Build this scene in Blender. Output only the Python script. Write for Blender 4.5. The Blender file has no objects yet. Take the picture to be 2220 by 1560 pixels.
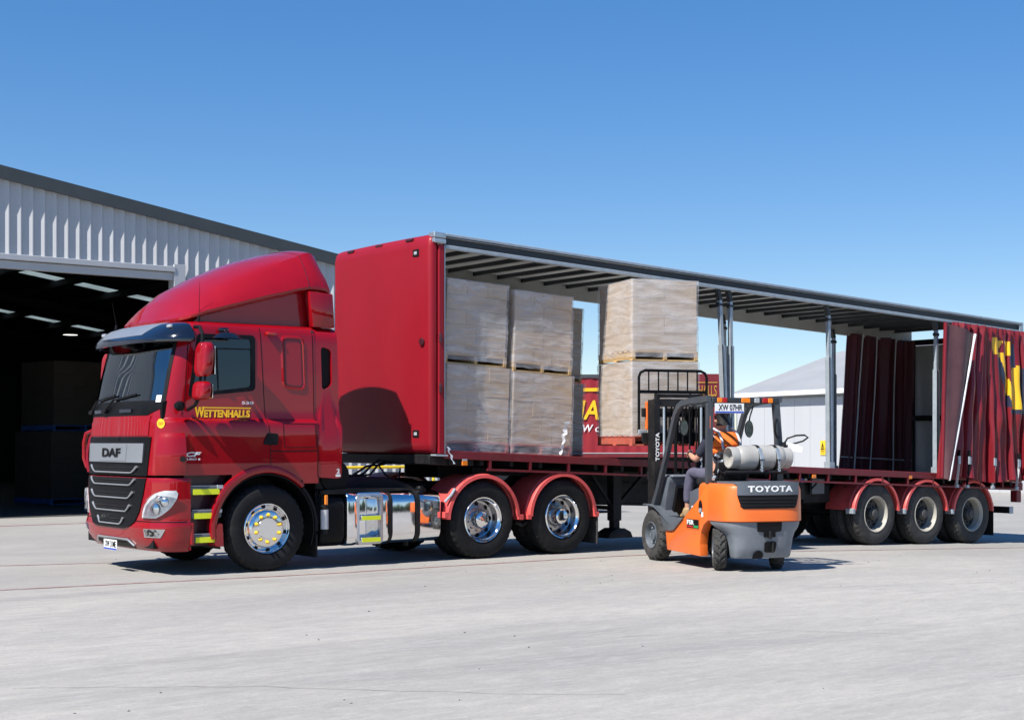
import bpy, bmesh, math, random
from mathutils import Vector, Matrix, noise

R = math.radians
rnd = random.Random(11)
sc = bpy.context.scene
col = sc.collection

# ------------------------------------------------------------------ camera
cam = bpy.data.cameras.new('camera')
cam.sensor_width = 36
cam.lens = 36 * 3169 / 2220
cam.shift_y = (955 - 780) / 2220
cam.clip_start = 0.1
cam.clip_end = 3000
camo = bpy.data.objects.new('camera', cam)
col.objects.link(camo)
camo.location = (-8.3, -15.7, 1.57)
camo.rotation_euler = (R(90), 0, -R(37.3))
sc.camera = camo

# ------------------------------------------------------------------ sky, sun, exposure
SUN_AZ, SUN_EL = R(11.0), R(49.5)
sd = Vector((-math.cos(SUN_EL) * math.cos(SUN_AZ), -math.cos(SUN_EL) * math.sin(SUN_AZ), math.sin(SUN_EL)))
world = bpy.data.worlds.new('World')
sc.world = world
world.use_nodes = True
wn, wl = world.node_tree.nodes, world.node_tree.links
sky = wn.new('ShaderNodeTexSky')
sky.sky_type = 'NISHITA'
sky.sun_disc = False
sky.sun_elevation = SUN_EL
sky.sun_rotation = math.atan2(sd.x, sd.y)
sky.altitude = 1800
sky.air_density = 1.0
sky.dust_density = 0.05
sky.ozone_density = 2.0
hs = wn.new('ShaderNodeHueSaturation')
hs.inputs['Saturation'].default_value = 1.72
hs.inputs['Value'].default_value = 1.14
hs.inputs['Hue'].default_value = 0.51
gm = wn.new('ShaderNodeGamma')
gm.inputs[1].default_value = 0.64
wl.new(sky.outputs[0], gm.inputs[0])
wl.new(gm.outputs[0], hs.inputs['Color'])
wl.new(hs.outputs[0], wn['Background'].inputs[0])
wn['Background'].inputs[1].default_value = 0.15
sun = bpy.data.lights.new('sun', 'SUN')
sun.energy = 5.0
sun.angle = R(0.53)
sun.color = (1.0, 0.95, 0.88)
suno = bpy.data.objects.new('sun', sun)
col.objects.link(suno)
suno.location = (-20, -6, 30)
suno.rotation_euler = (-sd).to_track_quat('-Z', 'Y').to_euler()
sc.view_settings.view_transform = 'Standard'
sc.view_settings.look = 'None'
sc.view_settings.gamma = 1.0
sc.view_settings.exposure = 0.58
sc.render.film_transparent = False
try:
    sc.cycles.max_bounces = 8
    sc.cycles.transparent_max_bounces = 16
    sc.cycles.glossy_bounces = 5
    sc.cycles.diffuse_bounces = 4
    sc.cycles.caustics_reflective = False
    sc.cycles.caustics_refractive = False
    sc.cycles.use_denoising = True
except Exception:
    pass

# ------------------------------------------------------------------ materials
MATS = {}


def mat(name, base, rough=0.5, metal=0.0, coat=0.0, var=0.12, vs=3.0, bump=0.0, bs=40.0, dirt=None, da=0.3, ds=2.0, spec=0.5, stretch=None, rvar=0.1, coatr=0.04):
    m = bpy.data.materials.new(name)
    m.use_nodes = True
    n, l = m.node_tree.nodes, m.node_tree.links
    b = n['Principled BSDF']
    b.inputs['Metallic'].default_value = metal
    b.inputs['Specular IOR Level'].default_value = spec
    b.inputs['Coat Weight'].default_value = coat
    b.inputs['Coat Roughness'].default_value = coatr
    b.inputs['Coat IOR'].default_value = 1.6
    tc = n.new('ShaderNodeTexCoord')
    mp = n.new('ShaderNodeMapping')
    l.new(tc.outputs['Object'], mp.inputs[0])
    if stretch:
        mp.inputs['Scale'].default_value = stretch
    nz = n.new('ShaderNodeTexNoise')
    nz.inputs['Scale'].default_value = vs
    nz.inputs['Detail'].default_value = 6
    nz.inputs['Roughness'].default_value = 0.62
    l.new(mp.outputs[0], nz.inputs[0])
    mx = n.new('ShaderNodeMix')
    mx.data_type = 'RGBA'
    mx.inputs[6].default_value = (*[max(0, c * (1 - var)) for c in base], 1)
    mx.inputs[7].default_value = (*[min(1, c * (1 + var)) for c in base], 1)
    cr = n.new('ShaderNodeMapRange')
    cr.inputs[1].default_value = 0.3
    cr.inputs[2].default_value = 0.7
    l.new(nz.outputs[0], cr.inputs[0])
    l.new(cr.outputs[0], mx.inputs[0])
    out = mx.outputs[2]
    if dirt:
        n2 = n.new('ShaderNodeTexNoise')
        n2.inputs['Scale'].default_value = ds
        n2.inputs['Detail'].default_value = 9
        n2.inputs['Roughness'].default_value = 0.7
        l.new(mp.outputs[0], n2.inputs[0])
        r2 = n.new('ShaderNodeMapRange')
        r2.inputs[1].default_value = 0.5
        r2.inputs[2].default_value = 0.72
        r2.inputs[4].default_value = da
        l.new(n2.outputs[0], r2.inputs[0])
        m2 = n.new('ShaderNodeMix')
        m2.data_type = 'RGBA'
        m2.inputs[7].default_value = (*dirt, 1)
        l.new(r2.outputs[0], m2.inputs[0])
        l.new(out, m2.inputs[6])
        out = m2.outputs[2]
    l.new(out, b.inputs['Base Color'])
    if rvar:
        rr = n.new('ShaderNodeMapRange')
        rr.inputs[3].default_value = max(0.02, rough - rvar * rough * 2)
        rr.inputs[4].default_value = min(1, rough + rvar * rough * 2)
        l.new(nz.outputs[0], rr.inputs[0])
        l.new(rr.outputs[0], b.inputs['Roughness'])
    else:
        b.inputs['Roughness'].default_value = rough
    if bump:
        n3 = n.new('ShaderNodeTexNoise')
        n3.inputs['Scale'].default_value = bs
        n3.inputs['Detail'].default_value = 5
        l.new(mp.outputs[0], n3.inputs[0])
        bp = n.new('ShaderNodeBump')
        bp.inputs['Strength'].default_value = bump
        bp.inputs['Distance'].default_value = 0.02
        l.new(n3.outputs[0], bp.inputs['Height'])
        l.new(bp.outputs[0], b.inputs['Normal'])
    MATS[name] = m
    return m


mat('cab_red', (0.285, 0.0015, 0.0065), 0.5, coat=0.85, var=0.05, rvar=0.05, coatr=0.012, spec=0.08)
mat('bulk_red', (0.265, 0.007, 0.016), 0.5, spec=0.2, coat=0.16, var=0.10, vs=1.2, stretch=(1, 1, 0.35), coatr=0.12, bump=0.03, bs=1.6)
mat('guard_red', (0.66, 0.085, 0.078), 0.45, var=0.14, vs=5, dirt=(0.30, 0.16, 0.13), da=0.3, ds=6)
mat('deck_red', (0.155, 0.010, 0.016), 0.5, var=0.2, vs=4, dirt=(0.10, 0.06, 0.05), da=0.4, ds=5)
mat('dark_red', (0.06, 0.006, 0.012), 0.45, var=0.15, coat=0.3)
mat('black_plastic', (0.0055, 0.0058, 0.0065), 0.45, spec=0.15, var=0.25, vs=6, bump=0.05, bs=120)
mat('black_gloss', (0.006, 0.008, 0.014), 0.12, coat=1.0, var=0.1)
mat('black_steel', (0.011, 0.011, 0.012), 0.55, spec=0.25, var=0.3, vs=8, dirt=(0.05, 0.042, 0.035), da=0.5, ds=5)
mat('rubber', (0.011, 0.011, 0.012), 0.75, spec=0.25, var=0.3, vs=9, dirt=(0.05, 0.046, 0.042), da=0.3, ds=4, bump=0.15, bs=60)
mat('rubber_dusty', (0.035, 0.034, 0.033), 0.85, var=0.3, vs=9, dirt=(0.10, 0.095, 0.085), da=0.5, ds=5, bump=0.2, bs=60)
mat('guard_grey', (0.048, 0.056, 0.066), 0.45, coat=0.15, var=0.12, vs=4, dirt=(0.12, 0.12, 0.118), da=0.25, ds=9)
mat('chrome', (0.78, 0.79, 0.80), 0.11, metal=1.0, var=0.02, rvar=0.3)
mat('polished', (0.82, 0.83, 0.85), 0.075, metal=1.0, var=0.03, rvar=0.35, vs=5, bump=0.006, bs=5)
mat('aluminium', (0.58, 0.60, 0.62), 0.35, metal=0.85, var=0.1, vs=6, dirt=(0.2, 0.2, 0.2), da=0.3)
mat('galv', (0.36, 0.41, 0.45), 0.42, metal=0.25, var=0.14, vs=9)
mat('silver', (0.40, 0.42, 0.44), 0.3, metal=0.6, var=0.03)
mat('rail_dark', (0.035, 0.04, 0.045), 0.45, metal=0.3, var=0.2)
mat('rim_white', (0.42, 0.40, 0.34), 0.5, var=0.15, vs=9, dirt=(0.15, 0.12, 0.09), da=0.55, ds=9)
mat('rim_grey', (0.05, 0.05, 0.05), 0.6, var=0.3, vs=12, dirt=(0.12, 0.1, 0.08), da=0.4, ds=12)
mat('yellow_paint', (0.83, 0.56, 0.015), 0.4, var=0.08, vs=9)
mat('nut_yellow', (0.86, 0.55, 0.02), 0.35, var=0.05, coat=0.3)
mat('hivis_yellow', (0.80, 0.86, 0.02), 0.4, var=0.05, vs=20)
mat('letter_yellow', (0.88, 0.50, 0.015), 0.4, var=0.06, vs=12)
mat('white', (0.78, 0.79, 0.78), 0.45, var=0.05)
mat('white_dirty', (0.72, 0.73, 0.73), 0.5, var=0.06, vs=4, dirt=(0.4, 0.37, 0.33), da=0.3, ds=6)
mat('orange_lens', (0.85, 0.22, 0.01), 0.2, coat=0.8, var=0.1, vs=40)
mat('red_lens', (0.42, 0.01, 0.01), 0.2, coat=0.8, var=0.1, vs=40)
mat('clear_lens', (0.40, 0.42, 0.44), 0.1, coat=1.0, var=0.2, vs=30)
mat('plate_blue', (0.04, 0.08, 0.42), 0.4, var=0.05)
mat('ink', (0.006, 0.006, 0.007), 0.5, var=0.1, spec=0.2)
mat('fork_orange', (0.80, 0.155, 0.022), 0.38, coat=0.25, var=0.05, vs=3, dirt=(0.45, 0.09, 0.02), da=0.18, ds=5, coatr=0.2)
mat('fork_grey', (0.095, 0.110, 0.130), 0.45, coat=0.15, var=0.12, vs=4, dirt=(0.16, 0.16, 0.155), da=0.3, ds=7)
mat('cw_grey', (0.165, 0.185, 0.21), 0.5, var=0.12, vs=3, dirt=(0.28, 0.28, 0.27), da=0.35, ds=9, bump=0.06, bs=50)
mat('cylinder_white', (0.37, 0.365, 0.345), 0.42, var=0.08, vs=6, dirt=(0.27, 0.20, 0.15), da=0.5, ds=9)
mat('timber', (0.50, 0.33, 0.15), 0.75, var=0.22, vs=5, stretch=(1, 1, 6), dirt=(0.2, 0.12, 0.06), da=0.3, ds=6)
mat('pallet_red', (0.46, 0.095, 0.06), 0.75, var=0.25, vs=7, dirt=(0.22, 0.12, 0.10), da=0.5, ds=8)
mat('pallet_blue', (0.02, 0.09, 0.28), 0.75, var=0.25, vs=7)
mat('carton', (0.47, 0.335, 0.205), 0.8, var=0.07, vs=1.5)
mat('carton_grey', (0.42, 0.32, 0.225), 0.8, var=0.07, vs=2.5)
mat('shed_steel', (0.47, 0.48, 0.495), 0.5, metal=0.0, var=0.05, vs=0.8, dirt=(0.36, 0.36, 0.36), da=0.25, ds=0.9, stretch=(1, 1, 0.25))
mat('shed_trim', (0.055, 0.062, 0.066), 0.5, var=0.1, vs=2)
mat('shed_inside', (0.022, 0.023, 0.025), 0.8, var=0.2, vs=2)  # near-black albedo paints in the shade of the interior
mat('carton_shaded', (0.06, 0.045, 0.03), 0.85, var=0.15, vs=2.5)  # carton colour darkened to stand for the shade inside the shed
mat('letter_dull', (0.42, 0.22, 0.03), 0.6, var=0.1)
mat('shed_floor', (0.055, 0.053, 0.05), 0.7, var=0.25, vs=0.7)  # kept very dark so the colour carries the indoor shade
mat('roof_grey', (0.30, 0.305, 0.31), 0.6, var=0.06, vs=0.5)
mat('panel_white', (0.46, 0.47, 0.485), 0.5, var=0.03, vs=0.7, stretch=(1, 1, 0.2))
mat('parked_red', (0.27, 0.014, 0.022), 0.5, var=0.1, vs=1.0)
mat('parked_dark', (0.17, 0.015, 0.022), 0.5, var=0.1, vs=1.0)
mat('curtain_red', (0.175, 0.008, 0.014), 0.42, spec=0.3, coat=0.3, var=0.10, vs=3, coatr=0.12, bump=0.04, bs=5)
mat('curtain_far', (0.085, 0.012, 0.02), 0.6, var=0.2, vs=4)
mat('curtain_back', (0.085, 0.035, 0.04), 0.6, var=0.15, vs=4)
mat('curtain_navy', (0.02, 0.022, 0.05), 0.35, coat=0.3, var=0.1)
mat('curtain_yellow', (0.80, 0.46, 0.01), 0.35, coat=0.3, var=0.08)
mat('cloth_orange', (0.80, 0.15, 0.015), 0.85, var=0.1, vs=9, bump=0.35, bs=14)
mat('cloth_navy', (0.018, 0.022, 0.040), 0.9, var=0.2, vs=9, bump=0.35, bs=16)
mat('cloth_trouser', (0.085, 0.082, 0.125), 0.9, var=0.2, vs=7, bump=0.5, bs=14)
mat('reflective', (0.55, 0.57, 0.58), 0.35, var=0.06)
mat('skin', (0.52, 0.27, 0.185), 0.55, var=0.1, vs=9)
mat('hair', (0.012, 0.010, 0.010), 0.7, var=0.3, vs=30, bump=0.5, bs=80)
mat('boot', (0.36, 0.24, 0.12), 0.8, var=0.2, vs=8)
mat('seat_black', (0.014, 0.014, 0.016), 0.6, var=0.2, vs=8)
mat('trailer_inner', (0.40, 0.41, 0.40), 0.6, var=0.10, vs=2, dirt=(0.2, 0.2, 0.19), da=0.4, ds=4)
mat('deck_timber', (0.11, 0.07, 0.05), 0.75, var=0.3, vs=3, stretch=(0.4, 4, 4))
mat('line_red', (0.30, 0.13, 0.12), 0.85, var=0.3, vs=2.0, dirt=(0.45, 0.43, 0.41), da=0.75, ds=3.5)
mat('sign_yellow', (0.85, 0.55, 0.02), 0.5, var=0.05)
mat('sticker_green', (0.02, 0.30, 0.10), 0.4, var=0.05)
mat('sticker_red', (0.5, 0.02, 0.02), 0.4, var=0.05)
mat('paper', (0.82, 0.83, 0.84), 0.7, var=0.03)
mat('filter_white', (0.55, 0.55, 0.54), 0.5, var=0.1, vs=20)


def glass_mat(name, tint, refl_rough, ior, through):
    m = bpy.data.materials.new(name)
    m.use_nodes = True
    n, l = m.node_tree.nodes, m.node_tree.links
    n.remove(n['Principled BSDF'])
    tr = n.new('ShaderNodeBsdfTransparent')
    tr.inputs[0].default_value = (*through, 1)
    gl = n.new('ShaderNodeBsdfGlossy')
    gl.inputs['Roughness'].default_value = refl_rough
    gl.inputs[0].default_value = (*tint, 1)
    fr = n.new('ShaderNodeFresnel')
    fr.inputs[0].default_value = ior
    mx = n.new('ShaderNodeMixShader')
    l.new(fr.outputs[0], mx.inputs[0])
    l.new(tr.outputs[0], mx.inputs[1])
    l.new(gl.outputs[0], mx.inputs[2])
    l.new(mx.outputs[0], n['Material Output'].inputs[0])
    MATS[name] = m
    return m


glass_mat('lens_glass', (1, 1, 1), 0.01, 1.5, (0.93, 0.94, 0.95))
mat('lamp_inner', (0.80, 0.81, 0.82), 0.25, metal=0.45, var=0.25, vs=14)
glass_mat('glass', (0.95, 1.0, 1.0), 0.004, 2.9, (0.5, 0.57, 0.57))
glass_mat('glass_dark', (0.95, 1.0, 1.0), 0.004, 1.75, (0.16, 0.2, 0.23))


def wrap_mat():
    """stretch film: mostly clear, with milky layers and bright wrinkles that catch the light"""
    m = bpy.data.materials.new('stretch_film')
    m.use_nodes = True
    n, l = m.node_tree.nodes, m.node_tree.links
    b = n['Principled BSDF']
    b.inputs['Base Color'].default_value = (0.78, 0.78, 0.80, 1)
    b.inputs['Roughness'].default_value = 0.10
    b.inputs['Specular IOR Level'].default_value = 1.0
    tr = n.new('ShaderNodeBsdfTransparent')
    tc = n.new('ShaderNodeTexCoord')
    mp = n.new('ShaderNodeMapping')
    mp.inputs['Scale'].default_value = (0.8, 0.8, 5.0)
    mp.inputs['Rotation'].default_value = (0.12, 0.1, 0)
    l.new(tc.outputs['Object'], mp.inputs[0])
    w = n.new('ShaderNodeTexNoise')
    w.inputs['Scale'].default_value = 2.2
    w.inputs['Detail'].default_value = 5
    w.inputs['Roughness'].default_value = 0.55
    w.inputs['Distortion'].default_value = 0.7
    l.new(mp.outputs[0], w.inputs[0])
    n2 = n.new('ShaderNodeTexNoise')
    n2.inputs['Scale'].default_value = 1.7
    n2.inputs['Detail'].default_value = 3
    l.new(tc.outputs['Object'], n2.inputs[0])
    mr = n.new('ShaderNodeMapRange')
    mr.inputs[1].default_value = 0.38
    mr.inputs[2].default_value = 0.72
    mr.inputs[3].default_value = 0.07
    mr.inputs[4].default_value = 0.36
    l.new(w.outputs[0], mr.inputs[0])
    ad = n.new('ShaderNodeMath')
    ad.operation = 'MULTIPLY_ADD'
    ad.inputs[1].default_value = 0.45
    ad.inputs[2].default_value = -0.12
    l.new(n2.outputs[0], ad.inputs[0])
    sm = n.new('ShaderNodeMath')
    sm.operation = 'ADD'
    sm.use_clamp = True
    l.new(mr.outputs[0], sm.inputs[0])
    l.new(ad.outputs[0], sm.inputs[1])
    bp = n.new('ShaderNodeBump')
    bp.inputs['Strength'].default_value = 0.7
    bp.inputs['Distance'].default_value = 0.03
    l.new(w.outputs[0], bp.inputs['Height'])
    l.new(bp.outputs[0], b.inputs['Normal'])
    mx = n.new('ShaderNodeMixShader')
    l.new(sm.outputs[0], mx.inputs[0])
    l.new(tr.outputs[0], mx.inputs[1])
    l.new(b.outputs[0], mx.inputs[2])
    l.new(mx.outputs[0], n['Material Output'].inputs[0])
    MATS['stretch_film'] = m


wrap_mat()


def translucent_mat(name, c, t):
    m = bpy.data.materials.new(name)
    m.use_nodes = True
    n, l = m.node_tree.nodes, m.node_tree.links
    b = n['Principled BSDF']
    b.inputs['Base Color'].default_value = (*c, 1)
    b.inputs['Roughness'].default_value = 0.5
    tl = n.new('ShaderNodeBsdfTranslucent')
    tl.inputs[0].default_value = (*c, 1)
    tc = n.new('ShaderNodeTexCoord')
    nz = n.new('ShaderNodeTexNoise')
    nz.inputs['Scale'].default_value = 1.5
    nz.inputs['Detail'].default_value = 5
    l.new(tc.outputs['Object'], nz.inputs[0])
    mr = n.new('ShaderNodeMapRange')
    mr.inputs[3].default_value = t * 0.6
    mr.inputs[4].default_value = t * 1.4
    l.new(nz.outputs[0], mr.inputs[0])
    mx = n.new('ShaderNodeMixShader')
    l.new(mr.outputs[0], mx.inputs[0])
    l.new(b.outputs[0], mx.inputs[1])
    l.new(tl.outputs[0], mx.inputs[2])
    l.new(mx.outputs[0], n['Material Output'].inputs[0])
    MATS[name] = m


translucent_mat('roof_sheet', (0.42, 0.415, 0.37), 0.10)
translucent_mat('skylight', (0.75, 0.82, 0.80), 0.5)


def ground_mat():
    m = bpy.data.materials.new('concrete')
    m.use_nodes = True
    n, l = m.node_tree.nodes, m.node_tree.links
    b = n['Principled BSDF']
    b.inputs['Roughness'].default_value = 0.85
    b.inputs['Specular IOR Level'].default_value = 0.25
    tc = n.new('ShaderNodeTexCoord')

    def nz(scale, det, rough, sx=1.0, sy=1.0, rot=0.0, dist=0.0):
        mp = n.new('ShaderNodeMapping')
        mp.inputs['Scale'].default_value = (sx, sy, 1)
        mp.inputs['Rotation'].default_value = (0, 0, rot)
        l.new(tc.outputs['Object'], mp.inputs[0])
        t = n.new('ShaderNodeTexNoise')
        t.inputs['Scale'].default_value = scale
        t.inputs['Detail'].default_value = det
        t.inputs['Roughness'].default_value = rough
        t.inputs['Distortion'].default_value = dist
        l.new(mp.outputs[0], t.inputs[0])
        return t.outputs[0]

    def rng(src, a, bb, c, d):
        r = n.new('ShaderNodeMapRange')
        for i, v in enumerate((a, bb, c, d)):
            r.inputs[i + 1].default_value = v
        l.new(src, r.inputs[0])
        return r.outputs[0]

    def mix(fac, a, bcol):
        x = n.new('ShaderNodeMix')
        x.data_type = 'RGBA'
        if hasattr(fac, 'links'):
            l.new(fac, x.inputs[0])
        else:
            x.inputs[0].default_value = fac
        for v, i in ((a, 6), (bcol, 7)):
            if isinstance(v, tuple):
                x.inputs[i].default_value = (*v, 1)
            else:
                l.new(v, x.inputs[i])
        return x.outputs[2]
    big = rng(nz(0.20, 6, 0.6, 0.6, 1.4, R(12), 0.6), 0.38, 0.62, 0, 1)
    c = mix(big, (0.455, 0.428, 0.380), (0.335, 0.320, 0.294))
    # brushed / trafficked streaks running along the yard
    st = rng(nz(1.3, 7, 0.65, 0.5, 1.6, R(9), 0.5), 0.42, 0.72, 0, 0.34)
    c = mix(st, c, (0.29, 0.285, 0.275))
    st2 = rng(nz(2.2, 6, 0.6, 0.5, 1.8, R(-14), 0.4), 0.5, 0.75, 0, 0.38)
    c = mix(st2, c, (0.47, 0.455, 0.43))
    tyre = rng(nz(0.55, 7, 0.65, 0.12, 1.3, R(14), 0.8), 0.52, 0.72, 0, 0.45)
    c = mix(tyre, c, (0.16, 0.16, 0.163))
    mid = rng(nz(6.5, 7, 0.72, 0.5, 1.4, R(10), 0.4), 0.40, 0.66, 0, 0.40)
    c = mix(mid, c, (0.235, 0.232, 0.226))
    mid2 = rng(nz(9.0, 6, 0.7, 0.5, 1.5, R(3), 0.3), 0.50, 0.70, 0, 0.38)
    c = mix(mid2, c, (0.50, 0.485, 0.46))
    fine = rng(nz(28, 5, 0.75), 0.42, 0.7, 0, 0.40)
    c = mix(fine, c, (0.23, 0.225, 0.215))
    grit = rng(nz(95, 3, 0.7), 0.6, 0.72, 0, 0.45)
    c = mix(grit, c, (0.15, 0.145, 0.14))
    oil = rng(nz(0.9, 4, 0.55, dist=0.8), 0.70, 0.80, 0, 0.45)
    c = mix(oil, c, (0.13, 0.125, 0.12))
    spk = rng(nz(5.5, 4, 0.8), 0.72, 0.76, 0, 0.7)
    c = mix(spk, c, (0.10, 0.10, 0.095))
    # older, browner slab strip behind the red line, where the lorry stands
    sep = n.new('ShaderNodeSeparateXYZ')
    l.new(tc.outputs['Object'], sep.inputs[0])
    ln = n.new('ShaderNodeMath')
    ln.operation = 'MULTIPLY_ADD'
    ln.inputs[1].default_value = 0.06
    l.new(sep.outputs[0], ln.inputs[0])
    l.new(sep.outputs[1], ln.inputs[2])
    old = rng(ln.outputs[0], -0.55, -0.42, 0, 0.55)
    c = mix(old, c, mix(0.62, c, (0.255, 0.25, 0.238)))
    l.new(c, b.inputs['Base Color'])
    h = n.new('ShaderNodeMath')
    h.operation = 'ADD'
    l.new(nz(45, 6, 0.7), h.inputs[0])
    l.new(nz(4, 5, 0.65, 0.3, 2.5, R(8)), h.inputs[1])
    bp = n.new('ShaderNodeBump')
    bp.inputs['Strength'].default_value = 0.35
    bp.inputs['Distance'].default_value = 0.012
    l.new(h.outputs[0], bp.inputs['Height'])
    l.new(bp.outputs[0], b.inputs['Normal'])
    MATS['concrete'] = m


ground_mat()


# ------------------------------------------------------------------ mesh helpers
def rot2(p, a):
    return (p[0] * math.cos(a) - p[1] * math.sin(a), p[0] * math.sin(a) + p[1] * math.cos(a))


AX = {'x': (1, 2, 0), 'y': (0, 2, 1), 'z': (0, 1, 2)}


class MB:
    def __init__(s, xf=None):
        s.v, s.f, s.m = [], [], []
        s.xf = xf

    def add(s, vs, fs, m=0):
        o = len(s.v)
        s.v += [tuple(v) for v in vs]
        s.f += [tuple(i + o for i in f) for f in fs]
        s.m += [m] * len(fs) if isinstance(m, int) else list(m)
        return s

    def box(s, x0, x1, y0, y1, z0, z1, m=0, b=0.0, seg=1):
        bm = bmesh.new()
        bmesh.ops.create_cube(bm, size=1)
        for v in bm.verts:
            v.co = (x0 + (v.co.x + .5) * (x1 - x0), y0 + (v.co.y + .5) * (y1 - y0), z0 + (v.co.z + .5) * (z1 - z0))
        if b:
            bmesh.ops.bevel(bm, geom=bm.edges[:], offset=b, segments=seg, affect='EDGES', profile=0.5)
        return s.bm(bm, m)

    def bm(s, bm, m=0):
        bm.verts.index_update()
        s.add([v.co[:] for v in bm.verts], [[v.index for v in f.verts] for f in bm.faces], m)
        bm.free()
        return s

    def prism(s, poly, axis, a0, a1, m=0, b=0.0, seg=2):
        i, j, k = AX[axis]
        vs = []
        for a in (a0, a1):
            for p in poly:
                c = [0, 0, 0]
                c[i], c[j], c[k] = p[0], p[1], a
                vs.append(c)
        N = len(poly)
        fs = [tuple(range(N)), tuple(range(2 * N - 1, N - 1, -1))] + [(q, (q + 1) % N, N + (q + 1) % N, N + q) for q in range(N)]
        if b:
            bm = bmesh.new()
            bv = [bm.verts.new(v) for v in vs]
            for f in fs:
                bm.faces.new([bv[q] for q in f])
            bmesh.ops.recalc_face_normals(bm, faces=bm.faces[:])
            bmesh.ops.bevel(bm, geom=[e for e in bm.edges if e.calc_face_angle(0) > 0.3], offset=b, segments=seg, affect='EDGES', profile=0.5)
            return s.bm(bm, m)
        return s.add(vs, fs, m)

    def lathe(s, prof, cen, axis='y', n=48, m=0, mod=None):
        i, j, k = AX[axis]
        vs, fs = [], []
        for a in range(n):
            t = 2 * math.pi * a / n
            for q, (r, h) in enumerate(prof):
                if mod:
                    r = r + mod(q, a)
                c = [0, 0, 0]
                c[i] = cen[i] + r * math.cos(t)
                c[j] = cen[j] + r * math.sin(t)
                c[k] = cen[k] + h
                vs.append(c)
        P = len(prof)
        ms = []
        for a in range(n):
            b2 = (a + 1) % n
            for q in range(P - 1):
                fs.append((a * P + q, a * P + q + 1, b2 * P + q + 1, b2 * P + q))
                ms.append(m[q] if isinstance(m, (list, tuple)) else m)
        return s.add(vs, fs, ms)

    def ring_faces(s, n, P, closed=True):
        fs = []
        for a in range(n - 1):
            for q in range(P if closed else P - 1):
                q2 = (q + 1) % P
                fs.append((a * P + q, a * P + q2, (a + 1) * P + q2, (a + 1) * P + q))
        return fs

    def loft(s, rings, closed=True, cap=True, m=0):
        P = len(rings[0])
        vs = [p for r in rings for p in r]
        fs = s.ring_faces(len(rings), P, closed)
        if cap and closed:
            fs += [tuple(range(P - 1, -1, -1)), tuple((len(rings) - 1) * P + q for q in range(P))]
        return s.add(vs, fs, m)

    def tube(s, pts, r, n=8, m=0, cap=True):
        pts = [Vector(p) for p in pts]
        rs = r if isinstance(r, (list, tuple)) else [r] * len(pts)
        rings = []
        up = Vector((0, 0, 1))
        pn = None
        for q, p in enumerate(pts):
            d = (pts[min(q + 1, len(pts) - 1)] - pts[max(q - 1, 0)])
            if d.length < 1e-9:
                d = Vector((0, 0, 1))
            d.normalize()
            if pn is None:
                a = up if abs(d.dot(up)) < 0.95 else Vector((1, 0, 0))
                x = d.cross(a).normalized()
            else:
                x = (pn - d * pn.dot(d)).normalized()
            pn = x
            y = d.cross(x)
            rings.append([p + (x * math.cos(2 * math.pi * a / n) + y * math.sin(2 * math.pi * a / n)) * rs[q] for a in range(n)])
        return s.loft(rings, True, cap, m)

    def cyl(s, p0, p1, r, n=16, m=0, r2=None):
        return s.tube([p0, p1], [r, r if r2 is None else r2], n, m)

    def bar(s, p0, p1, w, h, m=0, up=(0, 0, 1)):
        p0, p1 = Vector(p0), Vector(p1)
        d = (p1 - p0).normalized()
        u = Vector(up)
        if abs(d.dot(u)) > 0.98:
            u = Vector((1, 0, 0))
        x = d.cross(u).normalized() * (w / 2)
        y = x.normalized().cross(d).normalized() * (h / 2)
        return s.loft([[p + x + y, p - x + y, p - x - y, p + x - y] for p in (p0, p1)], True, True, m)

    def grid(s, fn, nu, nv, m=0, mf=None, closed_u=False):
        vs = [fn(i / nu, j / nv) for j in range(nv + 1) for i in range(nu + 1)]
        fs, ms = [], []
        for j in range(nv):
            for i in range(nu):
                k = j * (nu + 1) + i
                fs.append((k, k + 1, k + nu + 2, k + nu + 1))
                ms.append(mf(i / nu, j / nv) if mf else m)
        return s.add(vs, fs, ms)

    def mesh(s, name, mats, angle=32):
        vs = s.v if not s.xf else [s.xf(v) for v in s.v]
        me = bpy.data.meshes.new(name)
        me.from_pydata(vs, [], s.f)
        for q in (mats if isinstance(mats, (list, tuple)) else [mats]):
            me.materials.append(MATS[q] if isinstance(q, str) else q)
        me.polygons.foreach_set('material_index', s.m)
        me.polygons.foreach_set('use_smooth', [True] * len(s.f))
        bm = bmesh.new()
        bm.from_mesh(me)
        bmesh.ops.recalc_face_normals(bm, faces=bm.faces[:])
        bm.to_mesh(me)
        bm.free()
        me.set_sharp_from_angle(angle=R(angle))
        me.update()
        return me

    def build(s, name, mats, parent=None, angle=32, **kw):
        return link(name, s.mesh(name, mats, angle), parent, **kw)


def link(name, me, parent=None, label=None, cat=None, group=None, kind=None, loc=None, rot=None):
    o = bpy.data.objects.new(name, me)
    col.objects.link(o)
    if loc:
        o.location = loc
    if rot:
        o.rotation_euler = rot
    if parent is not None:
        o.parent = parent
        if loc is None and 'base' in parent and parent['base']:
            o.matrix_parent_inverse = parent_inv[parent.name]
    tag(o, label, cat, group, kind)
    return o


parent_inv = {}


def tag(o, label=None, cat=None, group=None, kind=None):
    for k, v in (('label', label), ('category', cat), ('group', group), ('kind', kind)):
        if v:
            o[k] = v
    return o


def thing(name, label, cat, loc, rz=0.0, group=None, local=False, kind=None):
    """an Empty at the thing's base; parts made in world coordinates unless local"""
    o = bpy.data.objects.new(name, None)
    o.empty_display_size = 0.2
    col.objects.link(o)
    o.location = loc
    o.rotation_euler = (0, 0, rz)
    tag(o, label, cat, group, kind)
    if not local:
        parent_inv[o.name] = (Matrix.Translation(loc) @ Matrix.Rotation(rz, 4, 'Z')).inverted()
        o['base'] = 1
    return o


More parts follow.
